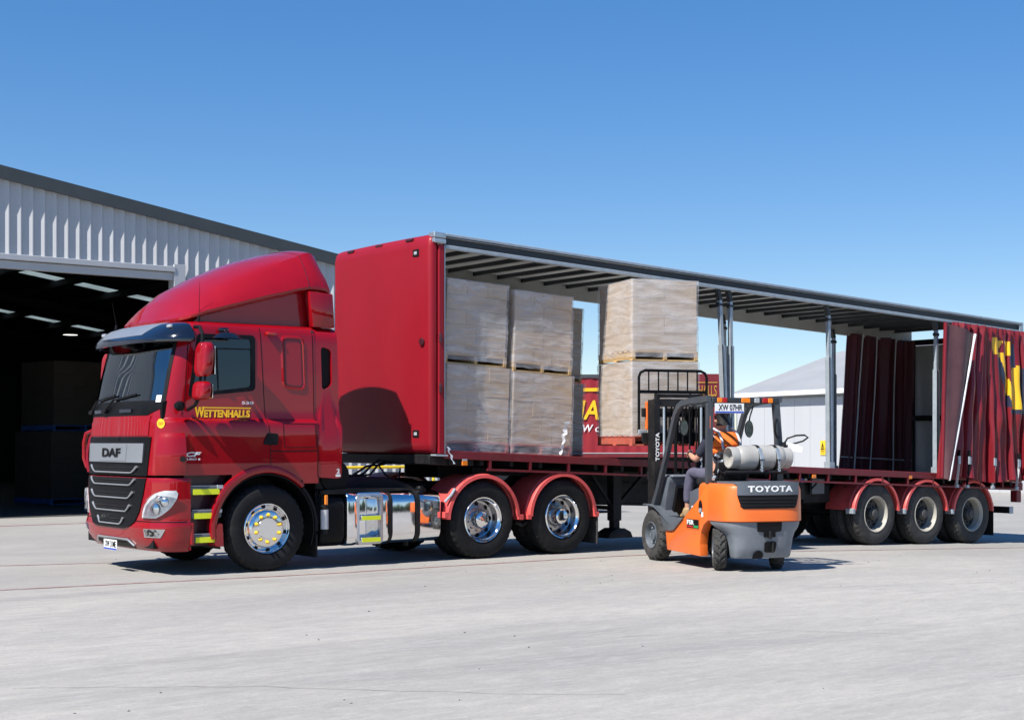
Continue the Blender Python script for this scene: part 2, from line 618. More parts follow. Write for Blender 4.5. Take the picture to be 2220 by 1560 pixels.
def copy_tree(o, parent=None):
    c = o.copy()
    col.objects.link(c)
    c.parent = parent
    for ch in o.children:
        copy_tree(ch, c)
    return c


def text_mesh(txt, size, extrude=0.003, bold=0.0, shear=0.0, sx=1.0, space=1.0, align='LEFT'):
    cu = bpy.data.curves.new('text', 'FONT')
    cu.body = txt
    cu.size = size
    cu.extrude = extrude
    cu.offset = bold
    cu.shear = shear
    cu.space_character = space
    cu.align_x = align
    cu.resolution_u = 3
    o = bpy.data.objects.new('text', cu)
    col.objects.link(o)
    dg = bpy.context.evaluated_depsgraph_get()
    me = bpy.data.meshes.new_from_object(o.evaluated_get(dg))
    bpy.data.objects.remove(o)
    bpy.data.curves.remove(cu)
    vs = [(v.co.x * sx, v.co.y, v.co.z) for v in me.vertices]
    fs = [tuple(p.vertices) for p in me.polygons]
    bpy.data.meshes.remove(me)
    return vs, fs


def put_text(mb, txt, org, ux, uy, size, m=0, height=None, width=None, **kw):
    """lay text in the plane spanned by ux, uy from org (bottom-left), optional exact cap height / width"""
    vs, fs = text_mesh(txt, size, **kw)
    if not vs:
        return mb
    x0, x1 = min(v[0] for v in vs), max(v[0] for v in vs)
    y0, y1 = min(v[1] for v in vs), max(v[1] for v in vs)
    kx = width / (x1 - x0) if width else 1
    ky = height / (y1 - y0) if height else 1
    ux, uy = Vector(ux).normalized(), Vector(uy).normalized()
    nn = ux.cross(uy)
    o = Vector(org)
    return mb.add([o + ux * ((v[0] - x0) * kx) + uy * ((v[1] - y0) * ky) + nn * v[2] for v in vs], fs, m)


def softplus(x, w):
    t = x / w
    return w * (math.log1p(math.exp(-abs(t))) + max(t, 0))


def gz(x):
    """height of the yard: level at the cab, falling away under the trailer's tail"""
    return -0.031 * (softplus(x - 5.7, 0.5) - softplus(x - 22.0, 2.0))


# ------------------------------------------------------------------ ground
xs = [-600, -200, -80, -40, -20] + [-12 + 0.8 * i for i in range(60)] + [40, 50, 70, 120, 300, 900]
ys = [-400, -120, -40, -20, -10, 0, 10, 20, 40, 80, 200, 900]
g = MB()
g.add([(x, y, gz(x)) for y in ys for x in xs], [(j * len(xs) + i, j * len(xs) + i + 1, (j + 1) * len(xs) + i + 1, (j + 1) * len(xs) + i) for j in range(len(ys) - 1) for i in range(len(xs) - 1)])
ground = g.build('ground', 'concrete', kind='structure')


def ground_strip(name, pts, w, label, matn='line_red', dz=0.004):
    """a worn painted line; its edges wander a little"""
    b = MB()
    P = []
    for i in range(len(pts) - 1):
        for k in range(24):
            t = k / 24
            P.append((pts[i][0] + (pts[i + 1][0] - pts[i][0]) * t, pts[i][1] + (pts[i + 1][1] - pts[i][1]) * t))
    P.append(pts[-1])
    vs = []
    for i, p in enumerate(P):
        wob = noise.noise(Vector((p[0] * 1.7, p[1] * 1.7, 3.1))) * w * 0.5
        vs += [(p[0], p[1] - w / 2 + wob, gz(p[0]) + dz), (p[0], p[1] + w / 2 + wob * 0.6, gz(p[0]) + dz)]
    b.add(vs, [(2 * i, 2 * i + 2, 2 * i + 3, 2 * i + 1) for i in range(len(P) - 1)])
    return b.build(name, matn, kind='structure', label=label)


ground_strip('painted_line', [(-16, 0.9), (-3.27, -0.225), (0.3, -0.62), (5.0, -0.72), (14, -1.2)], 0.05, 'faded red line running along the yard beside the lorry')
ground_strip('painted_line', [(-16, 6.9), (-2.3, 2.80), (0.4, 2.0), (3.0, 1.25)], 0.045, 'thin faded red line meeting the lorry nose')
ground_strip('painted_line', [(-9, 10.9), (1.6, 11.4), (4.8, 11.5)], 0.12, 'worn orange line in front of the warehouse door', 'line_red')

mat('dish_steel', (0.42, 0.43, 0.45), 0.22, metal=0.95, var=0.15, vs=8)
mat('crack', (0.20, 0.195, 0.19), 0.9, var=0.3, vs=6, dirt=(0.34, 0.33, 0.31), da=0.9, ds=2.2)
mat('tyre_mark', (0.22, 0.218, 0.215), 0.85, var=0.25, vs=3.0, dirt=(0.36, 0.35, 0.335), da=1.0, ds=1.1)


def crack(pts, w, label, matn='crack', wob=.05):
    b = MB()
    vs = []
    P = []
    for (a, c) in zip(pts, pts[1:]):
        n_ = max(3, int(math.hypot(c[0] - a[0], c[1] - a[1]) / .09))
        P += [(a[0] + (c[0] - a[0]) * t / n_, a[1] + (c[1] - a[1]) * t / n_) for t in range(n_)]
    for i, p in enumerate(P):
        j = noise.noise(Vector((p[0] * 3.1, p[1] * 3.1, 1))) * wob + noise.noise(Vector((p[0] * 11, p[1] * 11, 5))) * wob * .4
        q = P[min(i + 1, len(P) - 1)]
        r = P[max(i - 1, 0)]
        tx, ty = q[0] - r[0], q[1] - r[1]
        l_ = math.hypot(tx, ty) or 1
        ww = w * (.45 + .9 * abs(noise.noise(Vector((p[0] * 4, p[1] * 4, 9)))))
        for s_ in (-1, 1):
            x, y = p[0] - ty / l_ * (j + s_ * ww / 2), p[1] + tx / l_ * (j + s_ * ww / 2)
            vs.append((x, y, gz(x) + .0035))
    b.add(vs, [(2 * i, 2 * i + 2, 2 * i + 3, 2 * i + 1) for i in range(len(P) - 1)])
    return b.build('ground_crack' if matn == 'crack' else 'tyre_mark', matn, kind='structure', label=label)


crack([(-5.2, -6.4), (-3.9, -7.3), (-2.9, -8.4), (-2.2, -9.0)], .010, 'fine dark crack wandering over the foreground concrete')
crack([(-.5, -6.9), (.8, -7.4), (1.7, -8.5)], .008, 'short hairline crack in the concrete before the lorry')
crack([(3.6, -5.2), (5.6, -5.9), (7.4, -6.3)], .009, 'hairline crack in the concrete to the right')

# small stones and scraps lying on the concrete
st = MB()
for k in range(150):
    x, y = rnd.uniform(-9, 12), rnd.uniform(-11, 4)
    r = rnd.uniform(0.004, 0.013)
    z = gz(x)
    a0 = rnd.uniform(0, 6)
    pts = [(x + r * math.cos(a0 + t * 1.26) * rnd.uniform(.6, 1.5), y + r * math.sin(a0 + t * 1.26), z) for t in range(5)]
    st.add(pts + [(x, y, z + r * rnd.uniform(.4, .9))], [(t, (t + 1) % 5, 5) for t in range(5)])
st.build('loose_grit', 'rim_grey', kind='stuff', label='scattered dark grit and small stones on the concrete')

# a belt of trees along the far side of the yard, behind the viewer; it shows in the paintwork
mat('foliage', (0.035, 0.055, 0.02), 0.9, var=0.5, vs=0.6)
tb = MB()
for k in range(260):
    x = -70 + 260 * rnd.random()
    h = rnd.uniform(1.2, 3.2)
    zc = rnd.uniform(.8, 6.5) * (0.75 + .35 * noise.noise(Vector((x * .06, 0, 0))))
    y = -82 - rnd.uniform(0, 9)
    bm = bmesh.new()
    bmesh.ops.create_icosphere(bm, subdivisions=2, radius=1)
    for v in bm.verts:
        q = 1 + .45 * noise.noise(v.co * 2.3 + Vector((k, 0, 0)))
        v.co = (x + v.co.x * h * 1.3 * q, y + v.co.y * h * q, max(-.2, zc + v.co.z * h * q))
    tb.bm(bm)
tb.build('tree_belt', 'foliage', kind='stuff', label='far-off dark belt of trees beyond the yard', angle=180)

# ------------------------------------------------------------------ warehouse on the left
WY = 13.8
DOOR_L, DOOR_R, DOOR_T = -1.3, 4.98, 5.30
RIDGE = -9.0


def roofz(x):
    return 7.065 - 0.1517 * (x - 1.28) if x > RIDGE else 7.065 - 0.1517 * (RIDGE - 1.28) - 0.1517 * (RIDGE - x)


wh = thing('warehouse', 'grey ribbed steel warehouse with a wide open dark doorway', 'warehouse', (1.28, WY, 0))
XE = 14.2
pitch = 0.242


def ribbed(x0, x1, z0f, z1f, name):
    """corrugated sheeting: pan, sloped flank, narrow crest"""
    b = MB()
    prof = []
    x = x0
    while x < x1:
        for dx, dy in ((0, 0), (0.100, 0), (0.178, -0.044), (0.194, -0.044), (0.226, 0)):
            if x + dx <= x1:
                prof.append((x + dx, dy))
        x += pitch
    vs = []
    for px, dy in prof:
        vs += [(px, WY + dy, z0f(px)), (px, WY + dy, z1f(px))]
    b.add(vs, [(2 * i, 2 * i + 2, 2 * i + 3, 2 * i + 1) for i in range(len(prof) - 1)])
    return b.build(name, 'shed_steel', wh, angle=10)


XJ = DOOR_L - 0.1 + pitch * round((DOOR_R + 0.26 - DOOR_L + 0.1) / pitch)
ribbed(DOOR_L - 0.1, XJ + .001, lambda x: DOOR_T + 0.02, lambda x: roofz(x) - 0.1, 'wall_cladding')
ribbed(XJ, XE, lambda x: -0.6, lambda x: roofz(x) - 0.1, 'wall_cladding')
ribbed(-26, DOOR_L - 0.1, lambda x: -0.2, lambda x: roofz(x) - 0.1, 'wall_cladding')
b = MB()
for xa, xb in ((RIDGE, XE + 0.2), (-26.2, RIDGE)):
    b.prism([(xa, roofz(xa) - 0.26), (xb, roofz(xb) - 0.26), (xb, roofz(xb)), (xa, roofz(xa))], 'y', WY - 0.13, WY - 0.06)
    b.prism([(xa, roofz(xa) - 0.03), (xb, roofz(xb) - 0.03), (xb, roofz(xb) + .02), (xa, roofz(xa) + .02)], 'y', WY - 0.058, WY + 0.25)
b.build('barge_flashing', 'shed_trim', wh)
b = MB()
b.box(DOOR_L, DOOR_R + .02, WY - 0.10, WY + 0.02, DOOR_T - 0.10, DOOR_T + 0.015, b=0.008)
b.box(DOOR_L, DOOR_R + .01, WY - 0.02, WY + 0.14, DOOR_T - 0.27, DOOR_T - 0.11, b=0.008)
b.build('door_head', 'shed_steel', wh)
b = MB()
b.box(DOOR_R + 0.015, DOOR_R + 0.255, WY - 0.085, WY - 0.062, -0.3, DOOR_T + 0.07, b=0.004)
b.box(DOOR_R + 0.0, DOOR_R + 0.014, WY - 0.085, WY + 0.22, -0.3, DOOR_T + 0.07)
b.build('door_jamb', 'shed_steel', wh)
# interior
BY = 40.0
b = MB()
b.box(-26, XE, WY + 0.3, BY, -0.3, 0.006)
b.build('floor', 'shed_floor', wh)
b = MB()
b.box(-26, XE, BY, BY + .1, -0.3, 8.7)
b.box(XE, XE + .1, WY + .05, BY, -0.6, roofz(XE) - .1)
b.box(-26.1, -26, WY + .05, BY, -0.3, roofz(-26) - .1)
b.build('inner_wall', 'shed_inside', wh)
SKY_Y = ((24.95, 25.78), (33.9, 34.7))
b = MB()
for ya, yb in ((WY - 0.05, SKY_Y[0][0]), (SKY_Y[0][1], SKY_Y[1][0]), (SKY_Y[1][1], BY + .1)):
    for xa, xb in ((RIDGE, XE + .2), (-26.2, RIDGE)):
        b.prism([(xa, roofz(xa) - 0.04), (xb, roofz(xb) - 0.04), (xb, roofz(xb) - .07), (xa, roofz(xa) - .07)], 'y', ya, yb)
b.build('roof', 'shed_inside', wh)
for ya, yb in SKY_Y:
    x = RIDGE
    while x < XE:
        b = MB()
        xa, xb = x, min(x + 1.57, XE)
        b.prism([(xa, roofz(xa) - 0.045), (xb, roofz(xb) - 0.045), (xb, roofz(xb) - .055), (xa, roofz(xa) - .055)], 'y', ya - .02, yb + .02)
        b.build('skylight', 'skylight', wh)
        x += 1.57
x = 6.72 - 1.57 * 9
while x < XE:
    b = MB()
    z = roofz(x) - 0.08
    b.box(x - 0.11, x + 0.11, WY + .2, BY, z - 0.20, z - 0.03)
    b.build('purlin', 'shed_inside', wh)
    x += 1.57
for y in (28.5, 37):
    b = MB()
    for xa, xb in ((RIDGE, XE), (-26, RIDGE)):
        b.prism([(xa, roofz(xa) - 0.55), (xb, roofz(xb) - 0.55), (xb, roofz(xb) - .3), (xa, roofz(xa) - .3)], 'y', y - .09, y + .09)
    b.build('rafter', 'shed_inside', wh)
b = MB()
b.cyl((9.15, 31.0, 5.6), (9.15, 31.0, 5.2), 0.02)
b.lathe([(0.05, 0.22), (0.09, 0.12), (0.26, 0.0), (0.24, 0.0), (0.08, 0.1)], (9.15, 31.0, 5.02), 'z', 24)
b.build('hanging_lamp', 'shed_trim', wh)
b = MB()
b.lathe([(0.0, 0.0), (0.23, 0.0)], (9.15, 31.0, 5.025), 'z', 24)
em = bpy.data.materials.new('lamp_glow')
em.use_nodes = True
em.node_tree.nodes['Principled BSDF'].inputs['Emission Color'].default_value = (1, 0.97, 0.9, 1)
em.node_tree.nodes['Principled BSDF'].inputs['Emission Strength'].default_value = 2.5
MATS['lamp_glow'] = em
b.build('lamp_diffuser', 'lamp_glow', wh)

# yellow guard rail before the warehouse wall
gr = thing('guard_rail', 'yellow tube guard rail along the ribbed warehouse wall', 'guard rail', (9.5, 12.6, 0))
b = MB()
b.tube([(6.6, 12.6, 0.97), (14.0, 12.6, 0.97)], 0.035, 10)
b.build('top_rail', 'yellow_paint', gr)
b = MB()
b.tube([(6.6, 12.6, 0.50), (14.0, 12.6, 0.50)], 0.03, 10)
b.build('middle_rail', 'yellow_paint', gr)
for x in (6.6, 8.6, 10.95, 12.6, 14.0):
    b = MB()
    b.cyl((x, 12.6, gz(x)), (x, 12.6, 0.97), 0.035, 10)
    b.box(x - .08, x + .08, 12.52, 12.68, gz(x), gz(x) + .02)
    b.build('post', 'yellow_paint', gr)

# ------------------------------------------------------------------ white building far right
A, B = Vector((47.03, 37.69, 0)), Vector((40.9, 8.35, 0))
wb = thing('white_building', 'long white panelled building with a low grey roof beyond the trailer', 'building', (44, 23, gz(44)))
d = (B - A).normalized()
nrm = Vector((d.y, -d.x, 0))
if nrm.x > 0:
    nrm = -nrm
L = (B - A).length
E_ = 4.0
npan = int(L / 1.2)
gw = gz(44)


def wbp(s, dep, z):
    p = A + d * s - nrm * dep
    return (p.x, p.y, z)


for k in range(npan):
    s0, s1 = k * L / npan + 0.008, (k + 1) * L / npan - 0.008
    b = MB()
    b.loft([[wbp(s0, 0, gw), wbp(s1, 0, gw), wbp(s1, .08, gw), wbp(s0, .08, gw)], [wbp(s0, 0, E_ - .35), wbp(s1, 0, E_ - .35), wbp(s1, .08, E_ - .35), wbp(s0, .08, E_ - .35)]])
    b.build('wall_panel', 'panel_white', wb)
b = MB()
b.loft([[wbp(s, dd, z) for dd, z in ((.09, gw), (.2, gw), (.2, E_ - .1), (.09, E_ - .1))] for s in (0, L)])
b.loft([[wbp(s, dd, z) for dd, z in ((0, gw), (14, gw), (14, E_ - .1), (7, E_ + 2.2), (0, E_ - .1))] for s in (0.0, 0.1)])
b.build('wall', 'panel_white', wb)
b = MB()
b.loft([[wbp(s, dd, z) for dd, z in ((-.42, E_ - .22), (-.30, E_ - .22), (-.30, E_), (-.42, E_))] for s in (-.3, L)])
b.build('gutter', 'white', wb)
b = MB()
for s0, s1 in ((-.4, L),):
    b.loft([[wbp(s, dd, z) for dd, z in ((-.29, E_ - .03), (7, E_ + 2.42), (14.3, E_ - .03), (14.3, E_ - .1), (7, E_ + 2.3), (-.29, E_ - .1))] for s in (s0, s1)])
b.build('roof', 'roof_grey', wb)
sg = thing('warning_sign', 'yellow warning sign with a black triangle on the white building', 'sign', wbp(8.5, -0.03, 1.3))


def sgp(s, z, o=0.0):
    p = A + d * s + nrm * (0.02 + o)
    return (p.x, p.y, z)


# the sign sits where the view passes the upright: solve for the wall station
import mathutils
cp = Vector(camo.location)
ang = math.atan2((1785 - 1110), 3169) - 0.0
vdir = Vector((math.cos(R(37.3)) * math.tan(ang) + math.sin(R(37.3)), -math.sin(R(37.3)) * math.tan(ang) + math.cos(R(37.3)), 0))
den = vdir.x * d.y - vdir.y * d.x
tt = ((A.x - cp.x) * d.y - (A.y - cp.y) * d.x) / den
sS = (cp + vdir * tt - A).dot(d)
b = MB()
b.add([sgp(sS - .19, 0.9), sgp(sS + .19, 0.9), sgp(sS + .19, 1.58), sgp(sS - .19, 1.58), sgp(sS - .19, 0.9, .02), sgp(sS + .19, 0.9, .02), sgp(sS + .19, 1.58, .02), sgp(sS - .19, 1.58, .02)], [(0, 1, 2, 3), (4, 5, 6, 7), (0, 1, 5, 4), (1, 2, 6, 5), (2, 3, 7, 6), (3, 0, 4, 7)])
b.build('sign_board', 'sign_yellow', sg)
b = MB()
for (za, zb, wa, wb_) in ((1.14, 1.5, .15, .0),):
    o1 = [sgp(sS - wa, za, .026), sgp(sS + wa, za, .026), sgp(sS, zb, .026)]
    i1 = [sgp(sS - wa * .62, za + .045, .026), sgp(sS + wa * .62, za + .045, .026), sgp(sS, zb - .1, .026)]
    b.add(o1 + i1, [(0, 1, 4, 3), (1, 2, 5, 4), (2, 0, 3, 5)])
b.add([sgp(sS - .035, 1.2, .026), sgp(sS + .035, 1.2, .026), sgp(sS + .02, 1.36, .026), sgp(sS - .02, 1.36, .026)], [(0, 1, 2, 3)])
for z in (1.07, 1.0):
    b.add([sgp(sS - .14, z, .026), sgp(sS + .14, z, .026), sgp(sS + .14, z + .02, .026), sgp(sS - .14, z + .02, .026)], [(0, 1, 2, 3)])
b.build('sign_print', 'ink', sg)

# ------------------------------------------------------------------ parked trailer behind
def plan(px, Z):
    X = (px - 1110) / 3169 * Z
    c, s_ = math.cos(R(37.3)), math.sin(R(37.3))
    return Vector((-8.3 + c * X + s_ * Z, -15.7 - s_ * X + c * Z, 0))


PA, PB = plan(1040, 58), plan(1562, 58)
pd = (PB - PA).normalized()
pn_ = Vector((pd.y, -pd.x, 0))
if pn_.dot(cp - PA) < 0:
    pn_ = -pn_
PL = (PB - PA).length
pg = gz(30)


def pp(s, dep, z):
    p = PA + pd * s - pn_ * dep
    return (p.x, p.y, z)


pt = thing('parked_trailer', 'parked red curtain-side trailer with yellow lettering behind the open trailer', 'trailer', pp(PL / 2, 1.25, pg))
SPL = PL - 0.95


def pbox(mb, s0, s1, d0, d1, z0, z1, m=0):
    mb.loft([[pp(s, dd, z) for dd, z in ((d0, z0), (d1, z0), (d1, z1), (d0, z1))] for s in (s0, s1)], m=m)


b = MB()
NF = 60
b.grid(lambda u, v: pp(SPL * u, 0.02 + 0.012 * math.sin(u * 120) + .01 * math.sin(u * 43 + v * 3), 1.1 + v * 3.0), NF * 4, 4)
b.build('curtain', 'parked_red', pt)
b = MB()
pbox(b, 0, SPL, .06, 2.5, 1.1, 4.05)
b.build('body', 'parked_red', pt)
b = MB()
pbox(b, SPL, PL, 0.0, 2.5, 1.05, 4.22)
b.build('headboard', 'parked_dark', pt)
b = MB()
pbox(b, 0, SPL - .01, -.03, 2.53, 4.06, 4.2)
b.build('roof_rail', 'shed_trim', pt)
b = MB()
pbox(b, 0, PL, .0, 2.5, 0.92, 1.04)
b.build('deck', 'deck_red', pt)
b = MB()
pbox(b, 0, PL - .5, .7, 1.8, 0.6, 0.92)
b.build('chassis', 'black_steel', pt)
for s in (1.2, 2.5, 3.8):
    for dd in (0.05, 2.15):
        b = MB()
        c0 = pp(s, dd, pg + .5)
        c1 = pp(s, dd + .3, pg + .5)
        b.cyl(c0, c1, 0.5, 24)
        b.build('wheel', 'rubber', pt)
b = MB()
lx = (1264 - 1040) / 522 * PL
put_text(b, 'WETTENHALLS', pp(lx - 4.05, -0.03, 2.40), pd, (0, 0, 1), 1.0, height=0.78, width=6.0, bold=0.02, shear=0.2, extrude=0.004)
bar0 = lx - 3.6
b.add([pp(bar0, -.03, 3.45), pp(lx + 2.1, -.03, 3.56), pp(lx + 2.1, -.03, 3.70), pp(bar0, -.03, 3.58)], [(0, 1, 2, 3)])
b.build('lettering', 'letter_yellow', pt)
b = MB()
put_text(b, 'WETTENHALLS', pp(PL - 1.95, -0.03, 3.33), pd, (0, 0, 1), 1.0, height=0.44, width=1.8, bold=0.01, extrude=0.004)
b.add([pp(PL - 1.9, -.03, 3.86), pp(PL - .12, -.03, 3.86), pp(PL - .12, -.03, 3.90), pp(PL - 1.9, -.03, 3.90)], [(0, 1, 2, 3)])
b.build('lettering', 'letter_dull', pt)
b = MB()
put_text(b, '2W co', pp(lx - .25, -0.03, 1.92), pd, (0, 0, 1), 1.0, height=0.30, width=1.1, bold=0.012, shear=0.2, extrude=0.004)
b.build('lettering', 'white', pt)

# ------------------------------------------------------------------ wheels (shared meshes)
TR = 0.522


def tyre_mesh(name, matn, w=0.29, Rr=TR, n=72, lug=2):
    k = Rr / 0.522
    q = 0.30 * k
    prof = [(q, .05), (q + .005, .02), (.335 * k, .006), (.40 * k, .0), (.455 * k, .004), (.487 * k, .014), (.505 * k, .030), (.517 * k, .048)]
    gro = [.085, .125, .165, .205]
    top = Rr
    prof.append((top, .055))
    for gpos in gro:
        gp = gpos * w / .29
        prof += [(top, gp - .007), (top - .014, gp - .005), (top - .014, gp + .005), (top, gp + .007)]
    prof += [(top, w - .055), (.517 * k, w - .048), (.505 * k, w - .030), (.455 * k, w - .004), (.40 * k, w), (q, w - .03)]
    L_ = len(prof)

    def mod(i, a):
        if (i in (6, 7, 8, 9) or i in (L_ - 4, L_ - 5, L_ - 6)) and a % 4 < lug:
            return -0.010
        return 0
    b = MB()
    b.lathe(prof, (0, 0, 0), 'y', n * 2, 0, mod)
    return b.mesh(name, matn, 40)


TY = {'road': tyre_mesh('tyre', 'rubber'), 'dusty': tyre_mesh('tyre', 'rubber_dusty')}


def disc_holes(b, r, rad, h, n, m, off=0.0, depth=.004):
    for k in range(n):
        t = 2 * math.pi * k / n + off
        c = (r * math.cos(t), r * math.sin(t))
        b.cyl((c[0], h - depth, c[1]), (c[0], h + .02, c[1]), rad, 14, m)


def rim_steer():
    b = MB()
    b.lathe([(.302, .04), (.306, .018), (.298, .010), (.288, .014), (.284, .045), (.268, .060), (.248, .052), (.222, .018), (.208, .006), (.200, .003), (.128, .001), (.124, -.004), (.0, -.004)], (0, 0, 0), 'y', 64, 0)
    disc_holes(b, .262, .0235, .055, 10, 1, 0.15, .006)
    return b.mesh('rim', ['chrome', 'ink'], 25)


def rim_drive():
    b = MB()
    b.lathe([(.302, .04), (.307, .016), (.300, .006), (.288, .010), (.280, .03), (.262, .05), (.256, .12), (.250, .15), (.225, .165), (.17, .150), (.13, .145), (.11, .145)], (0, 0, 0), 'y', 64, [0, 0, 0, 0, 0, 3, 3, 3, 3, 3, 3])
    disc_holes(b, .208, .030, .160, 8, 1, 0.1, .006)
    disc_holes(b, .150, .012, .148, 10, 3, 0.25, .025)
    b.lathe([(.115, .15), (.112, .05), (.105, .03), (.085, .012), (.05, .003), (0, .0)], (0, 0, 0), 'y', 40, 2)
    return b.mesh('rim', ['polished', 'ink', 'chrome', 'dish_steel'], 25)


def rim_trailer():
    b = MB()
    b.lathe([(.302, .04), (.307, .016), (.300, .006), (.288, .010), (.280, .03), (.264, .05), (.258, .12), (.252, .155)], (0, 0, 0), 'y', 64, 0)
    b.lathe([(.252, .155), (.235, .165), (.18, .155), (.0, .155)], (0, 0, 0), 'y', 48, 1)
    disc_holes(b, .205, .030, .160, 8, 2, 0.1, .004)
    disc_holes(b, .145, .015, .155, 10, 1, 0.25, .03)
    b.lathe([(.105, .155), (.10, .07), (.085, .05), (.075, .045), (.072, .02), (.0, .016)], (0, 0, 0), 'y', 32, 1)
    return b.mesh('rim', ['rim_white', 'rim_grey', 'ink'], 25)


RIMS = {'steer': rim_steer(), 'drive': rim_drive(), 'trailer': rim_trailer()}
b = MB()
b.lathe([(.019, .012), (.0195, -.022), (.017, -.033), (.010, -.040), (0, -.042)], (0, 0, 0), 'y', 14, 0)
b.lathe([(.024, .012), (.024, -.006), (.019, -.009)], (0, 0, 0), 'y', 14, 0)
NUT = b.mesh('nut_cover', 'nut_yellow', 40)


def wheel(parent, x, y, z, kind, tyre, far=False, spin=0.0, name='wheel', sc_=1.0):
    w = bpy.data.objects.new(name, None)
    w.empty_display_size = 0.1
    col.objects.link(w)
    w.parent = parent
    w.matrix_parent_inverse = parent_inv[parent.name]
    w.location = (x, y, z)
    w.rotation_euler = (0, spin, math.pi if far else 0)
    t = link('tyre', TY[tyre], w)
    t.rotation_euler = (0, spin * 2.3, 0)
    link('rim', RIMS[kind], w)
    if kind == 'steer' and not far:
        for k in range(10):
            a = 2 * math.pi * k / 10
            link('nut_cover', NUT, w, loc=(.163 * math.cos(a), .004, .163 * math.sin(a)))
    if kind != 'steer':
        t2 = link('inner_tyre', TY[tyre], w, loc=(0, .325, 0))
        t2.rotation_euler = (0, 1.1, 0)
    return w


def guard_arc(b, xc, zc, r, a0, a1, y0, y1, th=.018, n=28, ribs=True, m=0, lip=.045):
    """half-round plastic mudguard with two raised ribs and a rolled edge"""
    prof = [(y0, -lip), (y0 + .004, 0), (y0 + .03, .012), (y0 + .05, .012), (y0 + .06, 0), (y0 + .095, 0), (y0 + .105, .014), (y0 + .135, .014), (y0 + .145, 0), (y1, 0)]
    if not ribs:
        prof = [(y0, -lip), (y0 + .004, 0), (y1, 0)]
    full = [(y, d_) for y, d_ in prof] + [(y, d_ - th) for y, d_ in reversed(prof[1:])] + [(y0 + .012, -lip)]
    rings = []
    for k in range(n + 1):
        a = a0 + (a1 - a0) * k / n
        rings.append([(xc + (r + d_) * math.cos(a), y, zc + (r + d_) * math.sin(a)) for y, d_ in full])
    b.loft(rings, True, True, m)


# ------------------------------------------------------------------ the open trailer
def tz(x):
    return -0.0415 * (x - 2.4)


def sh(v):
    return (v[0], v[1], v[2] + tz(v[0]))


def TB():
    return MB(sh)


tl = thing('curtain_trailer', 'long red curtain-side trailer standing open with its curtain bunched at the rear', 'trailer', (9.0, 1.25, gz(9)))
XR = 15.42
# headboard: rounded fibreglass bulkhead
hb = MB()
rows = [(1.40, .10), (1.42, .05), (1.46, .02), (1.55, 0), (4.10, 0), (4.19, .015), (4.24, .045), (4.265, .10)]


def plan_ring(z, ins):
    P = []
    x0, x1, y0, y1 = 2.335 + ins, 2.44, .02 + ins * .5, 2.48 - ins * .5
    r = .07
    for cx, cy, a0 in ((x0 + r, y0 + r, 270), (x0 + r, y1 - r, 180)):
        seq = [(a0 - 90 * t / 6) for t in range(7)]
        P += [(cx + r * math.cos(R(a)), cy + r * math.sin(R(a)), z) for a in seq]
    # near corner first then far corner; a shallow crown across the face
    n_ = len(P)
    face = []
    for t in range(1, 16):
        f_ = t / 16
        y = (y0 + r) + (y1 - y0 - 2 * r) * f_
        face.append((x0 - .030 * math.sin(math.pi * f_), y, z))
    P = P[:7] + face + P[7:]
    return [(x1, y0, z)] + P + [(x1, y1, z)]


hb.loft([plan_ring(z, i) for z, i in rows])
hb_o = hb.build('headboard', 'bulk_red', tl, angle=50)
b = TB()
b.box(2.442, 2.462, .03, .09, 1.42, 4.19, 0)
b.box(2.445, 2.462, .03, 2.4, 1.42, 4.19, 0)
b.build('headboard_back', 'dark_red', tl)
b = TB()
b.box(2.463, 2.552, -.004, .10, 1.405, 4.13, b=.008)
b.build('corner_post', 'bulk_red', tl)
b = TB()
b.box(2.553, 2.565, -.002, .10, 1.405, 4.13)
b.build('edge_trim', 'aluminium', tl)
b = TB()
b.box(2.463, 2.552, 2.40, 2.50, 1.405, 4.13, b=.008)
b.build('corner_post', 'bulk_red', tl)
b = TB()
b.box(2.38, 2.575, -.012, .12, 4.145, 4.205, b=.006)
b.box(2.38, 2.575, -.016, .12, 4.212, 4.282, b=.010)
b.box(2.40, 2.56, -.022, .0, 4.165, 4.180)
b.build('corner_cap', 'aluminium', tl)
for (y, z) in ((.33, 4.03), (.33, 1.66)):
    b = MB()
    x = 2.325
    b.box(x - .006, x + .03, y - .07, y + .07, z - .05, z + .05, 0, b=.004)
    b.box(x - .014, x, y - .032, y + .032, z - .022, z + .022, 1, b=.005)
    b.build('marker_lamp', ['ink', 'clear_lens'], hb_o)
for y in (.5, 1.25, 2.0):
    b = MB()
    b.box(2.318, 2.40, y - .08, y + .08, 4.205, 4.236, 0, b=.008)
    b.build('lifting_slot', 'dark_red', hb_o)
b = MB()
for k, z in enumerate((1.66, 1.70, 1.74, 1.78)):
    b.box(2.323, 2.335, 2.27, 2.33, z, z + .025)
b.build('sticker', 'hivis_yellow', hb_o)
b = MB()
b.lathe([(.0, .0), (.045, .0), (.05, .008), (.05, .02)], (2.300, .18, 2.86), 'x', 20)
b.build('round_latch', 'dark_red', hb_o)
for z in (2.85, 2.2):
    b = TB()
    b.box(2.458, 2.50, -.03, .0, z, z + .12, b=.008)
    b.cyl((2.48, -.035, z + .06), (2.48, -.02, z + .06), .022, 10)
    b.build('latch', 'dark_red', tl)
